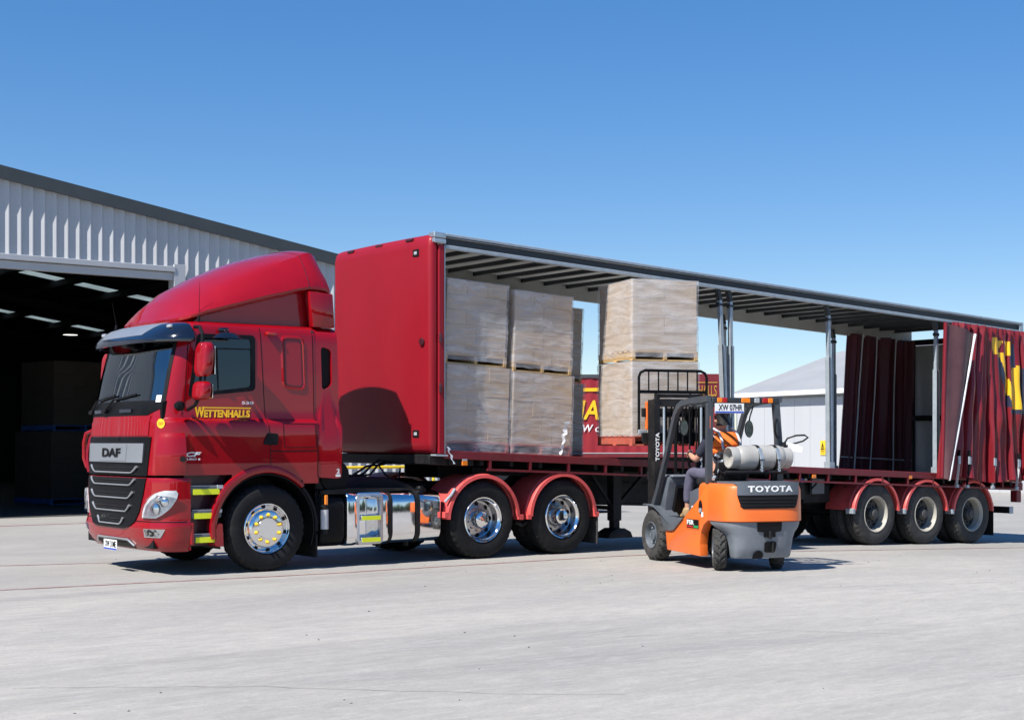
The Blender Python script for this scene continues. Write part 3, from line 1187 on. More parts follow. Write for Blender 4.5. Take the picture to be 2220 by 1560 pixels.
# roof
b = TB()
b.box(2.576, XR, -.012, .06, 4.225, 4.282, b=.006)
b.build('roof_rail', 'galv', tl)
b = TB()
b.box(2.576, XR, .022, .06, 4.135, 4.224)
b.build('rail_groove', 'rail_dark', tl)
b = TB()
b.box(2.576, XR, -.006, .075, 4.085, 4.134, b=.006)
b.build('curtain_track', 'galv', tl)
b = TB()
b.box(2.576, XR, -.016, -.013, 4.23, 4.245)
b.build('rail_seam', 'rail_dark', tl)
b = TB()
b.box(2.576, XR, 2.44, 2.51, 4.02, 4.282)
b.build('roof_rail', 'trailer_inner', tl)
b = TB()
b.grid(lambda u, v: (2.58 + (XR - 2.58) * u, .061 + 2.378 * v, 4.262 + .02 * math.sin(v * math.pi) + .004 * math.sin(u * 130)), 120, 6)
b.build('roof_sheet', 'roof_sheet', tl)
x = 2.95
while x < XR - .1:
    b = TB()
    b.box(x - .022, x + .022, .062, 2.438, 4.185, 4.245)
    b.build('roof_bow', 'rail_dark', tl)  # galvanised bows coloured dark for the unlit underside of the roof
    x += 0.46
# deck
b = TB()
b.box(2.566, XR + .03, -.002, .055, 1.345, 1.45, b=.006)
b.build('side_rail', 'deck_red', tl)
b = TB()
b.box(2.566, XR + .03, 2.445, 2.502, 1.345, 1.45, b=.006)
b.build('side_rail', 'deck_red', tl)
for k in range(12):
    y0 = .058 + k * 2.384 / 12
    b = TB()
    b.box(2.566, XR, y0 + .003, y0 + 2.384 / 12 - .003, 1.40, 1.44 + rnd.uniform(-.003, .002))
    b.build('floor_board', 'deck_timber', tl)
b = TB()
b.box(3.25, XR, -.004, .022, 1.205, 1.235)
b.build('rope_rail', 'deck_red', tl)
x = 3.3
while x < XR:
    b = TB()
    b.box(x - .018, x + .018, .0, .045, 1.236, 1.344)
    b.build('rail_bracket', 'deck_red', tl)
    x += 0.68
b = TB()
for y in (.78, 1.62):
    b.box(3.0, 15.2, y, y + .02, 1.10, 1.39)
    b.box(3.0, 15.2, y - .06, y + .08, 1.09, 1.105)
    b.prism([(5.0, 1.09), (15.2, 1.09), (15.2, .78), (5.6, .78)], 'y', y + .0, y + .018)
    b.box(5.6, 15.2, y - .06, y + .08, .765, .78)
b.build('chassis_beam', 'black_steel', tl)
b = TB()
x = 2.7
while x < 15.3:
    b.box(x - .03, x + .03, .06, 2.44, 1.27, 1.39)
    x += .5
b.build('cross_member', 'black_steel', tl)
b = TB()
b.box(3.4, 4.9, .55, 1.95, 1.15, 1.255, b=.01)
b.box(2.38, 3.1, .10, 2.4, 1.26, 1.392, b=.01)
b.build('skid_plate', 'black_steel', tl)
# landing legs
LX = 5.93
for y in (.42, 2.0):
    b = MB()
    zf = gz(5.6)
    b.box(LX - .08, LX + .08, y, y + .15, .40, 1.16, b=.008)
    b.box(LX - .055, LX + .055, y + .02, y + .13, .27, .40)
    b.prism([(LX - .24, .15), (LX + .24, .15), (LX + .20, .235), (LX + .08, .29), (LX - .08, .29), (LX - .20, .235)], 'y', y - .07, y + .22, b=.01)
    b.build('landing_leg', 'black_steel', tl)
b = MB()
for y in (.5, 2.08):
    b.bar((LX + .06, y, .60), (LX + .62, y, 1.08), .06, .06)
    b.bar((LX - .06, y, .62), (LX - .45, y, 1.10), .04, .04)
b.bar((LX, .5, .58), (LX, 2.1, .58), .06, .06)
b.bar((LX - .65, .5, .53), (LX, .5, .53), .03, .03)
b.build('leg_brace', 'black_steel', tl)
# side posts
for (xt, xb, y) in ((7.70, 7.84, .09), (7.93, 7.95, .09), (10.19, 10.22, .09), (13.02, 13.02, .09), (10.15, 10.2, 2.40), (5.2, 5.2, 2.40), (13.05, 13.05, 2.40)):
    b = TB()
    zm = 3.25
    xm = xb + (xt - xb) * (zm - 1.45) / 2.65
    b.bar((xb, y, 1.45), (xm, y, zm), .085, .075, up=(1, 0, 0))
    b.bar((xm, y, zm), (xt, y, 3.93), .058, .055, up=(1, 0, 0))
    b.bar((xb - .028, y - .045, 1.45), (xm - .028, y - .045, zm), .012, .014, 1, up=(1, 0, 0))
    b.cyl((xt - .05, y, 3.86), (xt + .05, y, 3.86), .035, 10, 1)
    b.bar((xt, y, 3.93), (xt - .05, y, 4.09), .07, .06, 1, up=(1, 0, 0))
    b.box(xb - .06, xb + .06, y - .06, y + .06, 1.45, 1.55, 0)
    b.build('side_post', ['galv', 'rail_dark'], tl)
# rear frame and doors
b = TB()
b.box(15.36, 15.46, .0, .13, 1.36, 4.08, b=.01)
b.box(15.36, 15.46, 2.37, 2.5, 1.36, 4.08, b=.01)
b.box(15.36, 15.46, .132, 2.368, 3.98, 4.08)
b.box(15.36, 15.46, 1.20, 1.30, 1.46, 3.97)
b.box(15.34, 15.45, .132, 1.195, 2.50, 2.60)
b.box(15.34, 15.45, 1.305, 2.365, 2.50, 2.60)
b.build('rear_frame', 'black_steel', tl)
for y0, y1 in ((.14, 1.19), (1.31, 2.36)):
    b = TB()
    b.box(15.42, 15.50, y0, y1, 1.47, 3.97)
    b.build('rear_door', 'trailer_inner', tl)
b = TB()
b.box(15.30, 15.44, .0, .06, 4.08, 4.09)
b.box(15.36, XR + .06, -.014, .14, 4.09, 4.285, b=.008)
b.build('corner_cap', 'galv', tl)
b = TB()
b.box(15.30, 15.48, .0, 2.5, 1.20, 1.343, b=.01)
b.box(15.32, 15.46, .02, .16, .98, 1.198, b=.01)
b.box(15.32, 15.46, 2.34, 2.48, .98, 1.198, b=.01)
b.build('rear_beam', 'deck_red', tl)
b = MB()
b.box(15.2, 15.3, .10, 2.4, .24, .36, 0)
b.box(15.195, 15.305, .085, .10, .235, .365, 1)
for y in (.6, 1.9):
    b.box(15.22, 15.28, y, y + .06, .36, .86, 0)
b.build('underrun_bar', ['black_steel', 'galv'], tl)
# suspension, tanks, boxes underneath
b = MB()
for k, ax in enumerate((11.33, 12.66, 13.99)):
    zc = gz(ax) + TR
    b.cyl((ax, .4, zc), (ax, 2.1, zc), .075, 14)
    for y in (.80, 1.62):
        b.bar((ax - .55, y, zc + .22), (ax + .1, y, zc - .02), .08, .1)
        b.cyl((ax + .28, y, zc - .02), (ax + .28, y, zc + .26), .11, 14)
b.build('axle', 'black_steel', tl)
b = MB()
b.box(9.2, 9.85, .28, .75, .62, .98, 0, b=.015)
b.build('equipment_box', 'black_steel', tl)
b = MB()
b.box(9.95, 10.6, .40, .8, .55, .86, 0, b=.015)
b.build('equipment_box', 'black_steel', tl)
b = MB()
b.cyl((8.3, .55, .82), (9.1, .55, .82), .15, 20, 0)
b.build('air_tank', 'black_steel', tl)
b = MB()
b.cyl((6.6, 1.9, .85), (7.6, 1.9, .85), .15, 20, 0)
b.build('air_tank', 'black_steel', tl)
b = MB()
b.box(10.05, 10.35, .30, .36, .70, .98, 0, b=.01)
b.build('control_box', 'fork_grey', tl)
b = MB()
for k in range(3):
    b.cyl((9.62 + k * .09, .22, .93), (9.62 + k * .09, .30, .93), .035, 14, k)
b.build('air_coupling', ['nut_yellow', 'plate_blue', 'silver'], tl)
b = MB()
for k in range(3):
    pts = [(9.5 + .3 * k + .08 * math.sin(q * .9 + k), .30, .95 - .12 * math.sin(q / 6 * math.pi) - .02 * k) for q in range(7)]
    b.tube(pts, .014, 6)
for k in range(4):
    xx = 10.9 + k * 1.1
    b.tube([(xx, .35, gz(xx) + .98), (xx + .12, .3, gz(xx) + .86), (xx + .3, .32, gz(xx) + .9), (xx + .42, .36, gz(xx) + 1.04)], .012, 6)
b.build('air_hose', 'ink', tl)
for ax, name_l in ((11.33, 'a'), (12.66, 'b'), (13.99, 'c')):
    zc = gz(ax) + TR
    wheel(tl, ax, .02, zc, 'trailer', 'dusty', spin=rnd.uniform(0, 3))
    wheel(tl, ax, 2.48, zc, 'trailer', 'dusty', far=True)
    for y0, y1 in ((.0, .62), (1.88, 2.5)):
        b = MB()
        if y0 < 1:
            guard_arc(b, ax, zc, .60, R(172), R(4), y0, y1)
        else:
            guard_arc(b, ax, zc, .60, R(172), R(4), y0, y1, ribs=False)
        b.build('mudguard', 'guard_red', tl)
    b = MB()
    b.box(ax - .63, ax - .565, .0, .16, zc + .02, zc + .11, b=.008)
    b.build('guard_bracket', 'galv', tl)
b = MB()
b.box(14.60, 14.615, .03, .60, gz(14.6) + .14, gz(14.6) + .72)
b.build('mud_flap', 'rubber', tl)
for (x, z) in ((2.88, 1.295), (9.75, 1.0), (12.2, .95), (15.0, .86)):
    b = MB()
    b.box(x - .045, x + .045, -.004, .02, z - .03 + (tz(x) if x < 9 else 0), z + .03 + (tz(x) if x < 9 else 0), b=.006)
    b.build('marker_lamp', 'orange_lens', tl)
b = MB()
b.box(2.84, 2.92, -.003, .02, 1.325 + tz(2.88), 1.352 + tz(2.88), b=.004)
b.build('marker_lamp', 'clear_lens', tl)
b = TB()
for k in range(9):
    t = k / 8
    x = 2.58 + .09 * t + .012 * math.sin(k * 2)
    w = .03 + .015 * math.sin(k * 1.7)
    b.add([(x, -.012 - .02 * t, 1.50 - .22 * t), (x + w, -.006 - .02 * t, 1.50 - .22 * t)], [])
o_ = len(b.v) - 18
b.add([], [])
b.f += [(2 * k, 2 * k + 2, 2 * k + 3, 2 * k + 1) for k in range(8)]
b.m += [0] * 8
b.build('loose_film', 'paper', tl)
b = TB()
b.box(2.40, 2.60, -.02, .10, 1.372, 1.395, b=.004)
b.build('corner_plate', 'galv', tl)

# ---- near curtain, pushed to the rear in folds
ct = bpy.data.objects.new('curtain', None)
col.objects.link(ct)
ct.parent = tl
ct.matrix_parent_inverse = parent_inv[tl.name]
parent_inv[ct.name] = Matrix.Identity(4)
ct['base'] = 1
XT0, XB0, XC1 = 13.02, 12.86, XR - .01


NFOLD = 12
_fr = random.Random(5)
_wb = [_fr.uniform(.6, 1.6) for _ in range(NFOLD)]
_wt = [_fr.uniform(.6, 1.5) for _ in range(NFOLD)]
FA = [_fr.uniform(.09, .21) for _ in range(NFOLD)]
FT = [_fr.uniform(.05, .10) for _ in range(NFOLD)]
FS = [_fr.uniform(.32, .62) for _ in range(NFOLD)]
FBB, FTT = [XB0 + .02], [XT0 + .30]
for k in range(NFOLD):
    FBB.append(FBB[-1] + _wb[k])
    FTT.append(FTT[-1] + _wt[k])
FBB = [XB0 + .02 + (XC1 - XB0 - .02) * (q - FBB[0]) / (FBB[-1] - FBB[0]) for q in FBB]
FTT = [XT0 + .30 + (XC1 - XT0 - .30) * (q - FTT[0]) / (FTT[-1] - FTT[0]) for q in FTT]


def fold_at(u):
    k = min(NFOLD - 1, int(u * NFOLD))
    return k, u * NFOLD - k


def curt_xz(u, v):
    k, s_ = fold_at(min(u, .9999))
    xb = FBB[k] + (FBB[k + 1] - FBB[k]) * s_
    xt = FTT[k] + (FTT[k + 1] - FTT[k]) * s_
    w = v ** 1.15
    z0 = 1.36 + tz(xb) + .04 * math.sin(u * 9)
    z1 = 4.10 + tz(xt)
    x = xb + (xt - xb) * w + .03 * math.sin(v * 4 + u * 9) * v * (1 - v)
    return x, z0 + (z1 - z0) * v


def curt(u, v):
    """pleats that gather at the rail and splay towards the hem"""
    k, s_ = fold_at(min(u, .9999))
    x, z = curt_xz(u, v)
    a = FA[k] + (FT[k] - FA[k]) * v ** .8
    a *= 1 + .25 * noise.noise(Vector((k * 3.1, v * 3.0, 0)))
    p = FS[k] + .12 * math.sin(v * 3 + k)
    t = s_ / p if s_ < p else (1 - s_) / (1 - p)
    prof = math.sin(t * math.pi / 2) ** .85
    y = -.022 - a * prof
    y -= .020 * noise.noise(Vector((u * 16, v * 6, 1))) * prof + .03 * noise.noise(Vector((u * 6 + v, v * 2.4, 4))) * prof
    # pinched cloth near the rail, and slack pockets lower down
    y += .03 * math.exp(-((v - 1) / .05) ** 2) * math.sin(u * 110) * prof
    y -= .05 * math.exp(-((v - .25 - .35 * FS[k]) / .09) ** 2) * prof * (k % 3 == 1)
    return (min(x, XC1 + .02), min(y, -.014), z)


def curt_mat(u, v):
    x, z = curt_xz(u + 1 / 576, v + 1 / 128)
    if 14.40 < x < 15.0 and 3.12 < z < 3.42 - .1 * (x - 14.4):
        if z > 3.20 + .16 * math.sin(x * 15):
            return 1
    s_ = x - (14.72 + (2.95 - z) * .30)
    if 2.16 < z < 3.15:
        if 0 < s_ < .10:
            return 1
        if -.10 < s_ <= 0:
            return 2
    if 15.02 < x < 15.27 - .05 * (z - 2.1) and 2.14 < z < 2.95 - .8 * abs(x - 15.15):
        return 1
    if 15.27 < x < 15.33 and 2.14 < z < 2.9:
        return 2
    if x >= 15.33 and 2.14 < z < 2.55:
        return 1
    if 2.06 < z < 2.14 and x > 14.9:
        return 2
    if 14.92 < x < 15.1 and 2.9 < z < 3.3:
        return 2
    return 0


b = MB()
b.grid(curt, 288, 64, mf=curt_mat)
b.build('curtain_fabric', ['curtain_red', 'curtain_yellow', 'curtain_navy'], ct, angle=80)


def lerp3(a, c, t):
    return tuple(a[i] + (c[i] - a[i]) * t for i in range(3))


LP0, LP1 = (12.83, -.17, .93), (13.03, -.10, 3.62)
WP0, WP1 = (12.93, -.25, .89), (13.74, -.20, 3.44)
b = MB()
b.grid(lambda u, v: tuple(Vector(lerp3(lerp3(LP0, LP1, v), lerp3(WP0, WP1, v), u)) + Vector((0, -.05 * math.sin(u * math.pi) - .025 * math.sin(u * 9 + v * 3) * v, 0))), 24, 40)
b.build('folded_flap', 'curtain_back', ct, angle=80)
b = MB()
b.tube([lerp3(LP0, LP1, t / 8) for t in range(9)], .034, 10)
b.build('leading_pole', 'curtain_red', ct)
b = MB()
b.tube([lerp3(WP0, WP1, t / 12) for t in range(13)], [.022 + .004 * math.sin(t * 2.2) for t in range(13)], 10)
b.build('edge_pole', 'white_dirty', ct)
for (x, m_) in ((13.28, 0), (13.58, 1), (14.33, 0), (15.06, 0)):
    z0 = 1.36 + tz(x)
    s_ = MB()
    uu = (x - XB0) / (XC1 - XB0)
    yb = -.19
    s_.bar((x, yb, z0 + .40), (x + .01, yb, z0 + .50), .06, .02, 1)
    s_.box(x - .035, x + .035, yb - .025, yb, z0 + .26, z0 + .40, 0, b=.006)
    s_.bar((x + .005, yb - .005, z0 + .27), (x + .02, yb + .06, z0 - .10), .045, .006, 2 if not m_ else 1)
    s_.box(x - .02, x + .05, yb + .03, yb + .07, z0 - .15, z0 - .10, 0)
    s_.build('buckle_strap', ['galv', 'ink', 'reflective'], ct)
# ---- far curtain bunched at the rear, seen from inside
XF0, XF1 = 13.20, 15.30


def fcurt(u, v):
    spread = .10 * (1 - v)
    x = XF0 + .28 * v + (XF1 - XF0 - .22 * v) * u + .03 * math.sin(u * 31) + .05 * math.sin(v * 3 + u * 11) * (1 - v)
    ph = 2 * math.pi * (7 * u + .5 * math.sin(u * 6) + .15 * math.sin(u * 19)) + .8 * v * math.sin(u * 9)
    y = 2.41 + (.07 + .03 * v) * math.sin(ph) * (.6 + .5 * math.sin(u * 14)) + .02 * math.sin(ph * 2.3 + v) + .012 * noise.noise(Vector((u * 18, v * 4, 2)))
    return (x, y, 1.40 + (4.06 - 1.40) * v + tz(x))


b = MB()
b.grid(fcurt, 160, 20)
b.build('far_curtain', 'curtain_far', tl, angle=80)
b = MB()
for u in (.16, .42, .70):
    pts = [(fcurt(u, v / 10)[0], min(fcurt(u, v / 10)[1], 2.42) - .045, fcurt(u, v / 10)[2]) for v in range(11)]
    b.tube(pts, .014, 6)
pts = [(fcurt(q / 20, .12)[0], fcurt(q / 20, .12)[1] - .02, fcurt(q / 20, .12)[2]) for q in range(21)]
b.tube(pts, .012, 5)
b.build('curtain_webbing', 'reflective', tl)

# ------------------------------------------------------------------ pallet loads
def carton_mesh(dx, dy, dz, matn):
    b = MB()
    b.box(-dx / 2, dx / 2, -dy / 2, dy / 2, 0, dz, 0, b=.003)
    t = .0015
    b.box(-dx / 2 + .01, dx / 2 - .01, -.025, .025, dz, dz + t, 1)
    for s_ in (-1, 1):
        b.box(-dx * .22, dx * .10, s_ * (dy / 2 + .001) - .001, s_ * (dy / 2 + .001) + .001, dz * .35, dz * .6, 3)
    return b.mesh('carton', [matn, 'reflective', 'ink', 'carton_grey' if matn != 'carton_shaded' else 'carton_shaded'], 30)


def pallet_parts(parent, w, dp, matn):
    for k in range(3):
        x = -w / 2 + .03 + k * (w - .06) / 2
        b = MB()
        b.box(x - .022, x + .022, -dp / 2, dp / 2, .022, .118)
        b.build('bearer', matn, parent)
    nb = 7
    me = None
    for k in range(nb):
        y = -dp / 2 + .05 + k * (dp - .1) / (nb - 1)
        if me is None:
            b = MB()
            b.box(-w / 2, w / 2, -.045, .045, 0, .022, b=.003)
            me = b.mesh('board', matn)
        link('board', me, parent, loc=(0, y, .1185 + rnd.uniform(0, .001)))
        if k in (0, 3, 6):
            link('board', me, parent, loc=(0, y, 0))


def wrap_mesh(w, dp, z0, z1, seed, bulge=.012):
    b = MB()
    rings = []
    n_ = 26
    rows = 34
    P0 = []
    hw, hd = w / 2 + .012, dp / 2 + .012
    r = .035
    for cx, cy, a0 in ((hw - r, -hd + r, -90), (hw - r, hd - r, 0), (-hw + r, hd - r, 90), (-hw + r, -hd + r, 180)):
        for t in range(5):
            a = R(a0 + 90 * t / 4)
            P0.append((cx + r * math.cos(a), cy + r * math.sin(a), math.cos(a), math.sin(a)))
    P = []
    for i in range(len(P0)):
        p, q = P0[i], P0[(i + 1) % len(P0)]
        P.append(p)
        if (i % 5) == 4:
            for t in range(1, n_):
                f_ = t / n_
                nx, ny = (q[0] - p[0]), (q[1] - p[1])
                l_ = math.hypot(nx, ny)
                P.append((p[0] + nx * f_, p[1] + ny * f_, ny / l_, -nx / l_))
    for j in range(rows + 1):
        v = j / rows
        z = z0 + (z1 - z0) * v
        ring = []
        for (x, y, nx, ny) in P:
            d_ = bulge * noise.noise(Vector((x * 2.1 + seed * 7, y * 2.1, z * 2.4))) + .006 * noise.noise(Vector((x * 7 + seed, y * 7, z * 16)))
            d_ = max(d_, -.008)
            if v < .06:
                d_ += .01 * noise.noise(Vector((x * 9, y * 9, seed)))
            ring.append((x + nx * d_, y + ny * d_, z + (.015 * noise.noise(Vector((x * 6, y * 6, seed))) if j == 0 else 0)))
        rings.append(ring)
    b.loft(rings, True, False)
    # film drawn a little over the top edge
    top = rings[-1]
    b.loft([top, [(p[0] * .86, p[1] * .86, p[2] + .004) for p in top]], True, False)
    return b.mesh('stretch_wrap', 'stretch_film', 70)


def pallet_load(label, loc, rz=0.0, tilt=0.0, w=1.08, dp=1.08, H=1.14, tiers=5, nx=3, ny=3, pmat='timber', cmat='carton', seed=1, group=None, jit=.0035, low=0.0, wrap=True):
    t = thing('pallet_load', label, 'pallet load', loc, rz, group, local=True)
    t.rotation_euler = (0, tilt, rz)
    pallet_parts(t, w, dp, pmat)
    ch = (H - .143) / tiers
    cdx, cdy = (w - .03) / nx, (dp - .03) / ny
    r2 = random.Random(seed)
    mA = carton_mesh(cdx - .002, cdy - .002, ch - .0015, cmat)
    # alternate courses are turned so that the joints bond
    mB = carton_mesh(cdx * nx / (nx - 1) - .002 if nx > 2 else cdx - .002, cdy - .002, ch - .0015, cmat) if nx > 2 else mA
    for k in range(tiers):
        odd = k % 2 and nx > 2
        n1 = nx - 1 if odd else nx
        dx_ = (w - .03) / n1
        for i in range(n1):
            for j in range(ny):
                if 0 < i < n1 - 1 and 0 < j < ny - 1 and k < tiers - 1:
                    continue
                link('carton', mB if odd else mA, t, loc=(-w / 2 + .015 + dx_ * (i + .5) + r2.uniform(-jit, jit), -dp / 2 + .015 + cdy * (j + .5) + r2.uniform(-jit, jit), .1425 + k * ch), rot=(0, 0, r2.uniform(-.008, .008)))
    if wrap:
        link('stretch_wrap', wrap_mesh(w, dp, .06 - low, H + .004, seed), t)
    return t


SL = 0.0415


def on_deck(x, y, dz=0.0):
    return (x, y, 1.4445 + tz(x) + dz)


HL = 1.155
pallet_load('lower front wrapped pallet of cartons on red pallet, beside the red headboard', on_deck(3.165, .66), tilt=SL, w=1.07, dp=1.07, H=HL, tiers=5, nx=3, pmat='pallet_red', seed=1, group='pallet loads at the front of the trailer', low=.05)
pallet_load('lower wrapped pallet of tan cartons, second from the headboard, white film tail', on_deck(4.27, .66), tilt=SL, w=1.08, dp=1.07, H=HL - .03, tiers=5, nx=3, pmat='pallet_red', seed=2, group='pallet loads at the front of the trailer', low=.05)
pallet_load('upper wrapped pallet of grey-tan cartons next to the headboard, on timber pallet', on_deck(3.16, .66, HL + .006), tilt=SL, w=1.03, dp=1.04, H=1.12, tiers=5, nx=3, pmat='timber', seed=3, group='pallet loads at the front of the trailer')
pallet_load('upper bright shiny-wrapped pallet, second from the headboard, on timber pallet', on_deck(4.30, .66, HL - .024), tilt=SL, w=1.04, dp=1.04, H=1.11, tiers=5, nx=3, pmat='timber', seed=4, group='pallet loads at the front of the trailer')
for k, (x, dz, hh, lab) in enumerate(((3.17, 0, HL, 'hidden lower pallet load on the far side beside the headboard'), (4.30, 0, HL - .04, 'shaded lower pallet load glimpsed behind the second front pallet'), (3.17, HL + .006, 1.1, 'hidden upper pallet load on the far side beside the headboard'), (4.28, HL - .03, 1.0, 'shaded upper pallet load glimpsed behind the second front pallet'))):
    if k in (1, 3):
        pallet_load(lab, on_deck(x + .06, 1.83, dz), tilt=SL, w=1.06, dp=1.06, H=hh, tiers=5, nx=3, pmat='pallet_red' if k < 2 else 'timber', cmat='carton_grey', seed=5 + k, group='pallet loads at the front of the trailer')
pallet_load('shaded lower pallet load at the open end of the far row', on_deck(5.47, 1.83), tilt=SL, w=1.06, dp=1.06, H=HL - .02, tiers=5, nx=3, pmat='pallet_red', cmat='carton_grey', seed=31, group='pallet loads at the front of the trailer')
pallet_load('shaded upper pallet load at the open end of the far row', on_deck(5.45, 1.83, HL - .01), tilt=SL, w=1.06, dp=1.06, H=1.13, tiers=5, nx=3, pmat='timber', cmat='carton_grey', seed=32, group='pallet loads at the front of the trailer')
# loose tail of film on the second pallet
b = MB()
vs = []
for k in range(14):
    t = k / 13
    x = 4.70 - .10 * t + .015 * math.sin(k * 1.9)
    w = .035 * (1 - .5 * t) + .015 * math.sin(k * 2.7)
    vs += [(x - w, .108 - .012 * math.sin(k), 1.83 - .46 * t), (x + w, .100 - .015 * math.cos(k * 1.4), 1.84 - .45 * t)]
b.add(vs, [(2 * k, 2 * k + 2, 2 * k + 3, 2 * k + 1) for k in range(13)])
b.build('film_tail', 'paper', label='twisted white tail of stretch film hanging before the second pallet', cat='film')

# loads carried by the forklift, turned with it
PHI = R(18)
FO = Vector((5.362, -1.659, 0))
FWD = Vector((math.sin(PHI), math.cos(PHI), 0))
RGT = Vector((math.cos(PHI), -math.sin(PHI), 0))


def fk(X, Y, z):
    p = FO + RGT * X + FWD * Y
    return (p.x, p.y, z)


LY = .80 + 1.16 / 2
pallet_load('lower wrapped pallet load held on the forklift forks, on a red pallet', fk(.02, LY, 1.50), rz=-PHI, w=1.03, dp=1.22, H=1.16, tiers=4, nx=2, ny=4, pmat='pallet_red', cmat='carton_grey', seed=11, group='pallet loads on the forks', low=-.07)
pallet_load('upper wrapped pallet load on the forks, stacked on a timber pallet under the roof', fk(.02, LY, 1.50 + 1.166), rz=-PHI, w=1.01, dp=1.20, H=1.12, tiers=4, nx=2, ny=4, pmat='timber', cmat='carton_grey', seed=12, group='pallet loads on the forks')
# stacks inside the warehouse
pallet_load('lower shade-darkened carton stack on a blue pallet inside the warehouse doorway', (5.15, 20.5, .008), rz=R(8), w=1.9, dp=1.9, H=1.80, tiers=5, nx=3, pmat='pallet_blue', cmat='carton_shaded', wrap=False, seed=21, group='pallet loads in the warehouse')
pallet_load('upper shade-darkened pallet load stacked inside the warehouse doorway', (5.20, 20.5, 1.815), rz=R(7), w=1.75, dp=1.75, H=1.72, tiers=5, nx=3, pmat='pallet_blue', cmat='carton_shaded', wrap=False, seed=22, group='pallet loads in the warehouse')

# ------------------------------------------------------------------ prime mover
tk = thing('prime_mover', 'glossy red prime mover with roof fairing coupled to the open trailer', 'truck', (1.2, 1.25, 0))
YC = 1.25


def interp(t, T):
    if t <= T[0][0]:
        return T[0][1]
    for (a, va), (c, vc) in zip(T, T[1:]):
        if t <= c:
            f_ = (t - a) / (c - a)
            return va + (vc - va) * f_
    return T[-1][1]


HWT = [(1.05, 1.205), (1.30, 1.21), (1.66, 1.205), (1.76, 1.200), (1.795, 1.190), (1.835, 1.138), (1.90, 1.128), (2.40, 1.120), (2.80, 1.108), (2.88, 1.098), (2.93, 1.075), (2.965, 1.035), (2.985, .96), (2.99, .80)]
XFT = [(1.05, -1.43), (1.20, -1.435), (1.60, -1.415), (1.95, -1.385), (2.40, -1.29), (2.85, -1.165), (2.93, -1.12), (2.965, -1.07), (2.985, -.98), (2.99, -.8)]
XCT = [(1.05, -.98), (1.95, -.95), (2.85, -.80), (2.93, -.78), (2.99, -.55)]
NS = 3.4
XR_CAB = 0.70


def fxz(phi, z, off=0.0, hw=None, xf=None, xc=None, ns=NS):
    """front half of the plan outline: phi 0 = near side, pi = far side"""
    hw = interp(z, HWT) if hw is None else hw
    xf = interp(z, XFT) if xf is None else xf
    xc = interp(z, XCT) if xc is None else xc
    c, s_ = math.cos(phi), math.sin(phi)
    e = 2 / ns
    x = xc - (xc - xf) * abs(s_) ** e
    y = YC - hw * (1 if c > 0 else -1) * abs(c) ** e
    if off:
        d_ = 1e-3
        x2, y2 = fxz(min(phi + d_, math.pi), z, 0, hw, xf, xc, ns)[:2]
        x1, y1 = fxz(max(phi - d_, 0), z, 0, hw, xf, xc, ns)[:2]
        tx, ty = x2 - x1, y2 - y1
        l_ = math.hypot(tx, ty) or 1
        x, y = x - ty / l_ * off, y + tx / l_ * off
    return (x, y, z)


def phi_y(y, z, hw=None):
    hw = interp(z, HWT) if hw is None else hw
    q = max(-1, min(1, (YC - y) / hw))
    c = (1 if q > 0 else -1) * abs(q) ** (NS / 2)
    return math.acos(max(-1, min(1, c)))


def phi_x(x, z, xf=None, xc=None):
    xf = interp(z, XFT) if xf is None else xf
    xc = interp(z, XCT) if xc is None else xc
    q = max(0, min(1, (xc - x) / (xc - xf)))
    return math.asin(q ** (NS / 2))


# windscreen outline in (near phi, far phi) per height
WS0, WS1 = 1.99, 2.86


def ws_lo(z):
    return phi_y(.215 + .02 * (z - 2), z)


def in_poly(p, poly):
    x, y = p
    c = False
    for i in range(len(poly)):
        x1, y1 = poly[i]
        x2, y2 = poly[i - 1]
        if (y1 > y) != (y2 > y) and x < (x2 - x1) * (y - y1) / (y2 - y1) + x1:
            c = not c
    return c


DW = [(-.99, 2.075), (-.12, 2.17), (-.115, 2.835), (-.86, 2.825)]     # door window outline (x, z)
DWI = [(-.955, 2.11), (-.155, 2.20), (-.15, 2.80), (-.84, 2.79)]


def cab_ring(z):
    xc = interp(z, XCT)
    hw = interp(z, HWT)
    P = []
    ns_ = 46
    for i in range(ns_):
        P.append((XR_CAB + (xc - XR_CAB) * i / ns_, YC - hw, z))
    nf = 96
    for i in range(nf + 1):
        P.append(fxz(math.pi * i / nf, z))
    for i in range(1, ns_ + 1):
        P.append((xc + (XR_CAB - xc) * i / ns_, YC + hw, z))
    return P


zs = [1.05 + .04 * i for i in range(46)]
zs = sorted([z for z in zs if z < 2.86] + [1.795, 1.835]) + [2.86, 2.88, 2.905, 2.93, 2.95, 2.965, 2.978, 2.985, 2.989]
rings = [cab_ring(z) for z in zs]
P = len(rings[0])
b = MB()
keep = []
allv = [p for r in rings for p in r]
fs = []
for a in range(len(rings) - 1):
    for q in range(P):
        q2 = (q + 1) % P
        f4 = (a * P + q, a * P + q2, (a + 1) * P + q2, (a + 1) * P + q)
        cx = sum(allv[i][0] for i in f4) / 4
        cy = sum(allv[i][1] for i in f4) / 4
        cz = sum(allv[i][2] for i in f4) / 4
        if math.hypot(cx, cz - .52) < .72 and cz < 1.3:
            continue
        if cx < -.45 and cz < 1.17:
            continue
        hwz = interp(cz, HWT)
        if abs(cy - YC) > hwz - .012 and in_poly((cx, cz), DWI):
            continue
        if cx < -.9 and WS0 + .03 < cz < WS1 - .03 and ws_lo(cz) + .05 < phi_y(cy, cz) < math.pi - ws_lo(cz) - .05 and cx < -1.02:
            continue
        fs.append(f4)
fs.append(tuple((len(rings) - 1) * P + q for q in range(P)))
b.add(allv, fs)
cab = b.build('cab', 'cab_red', tk, angle=40)


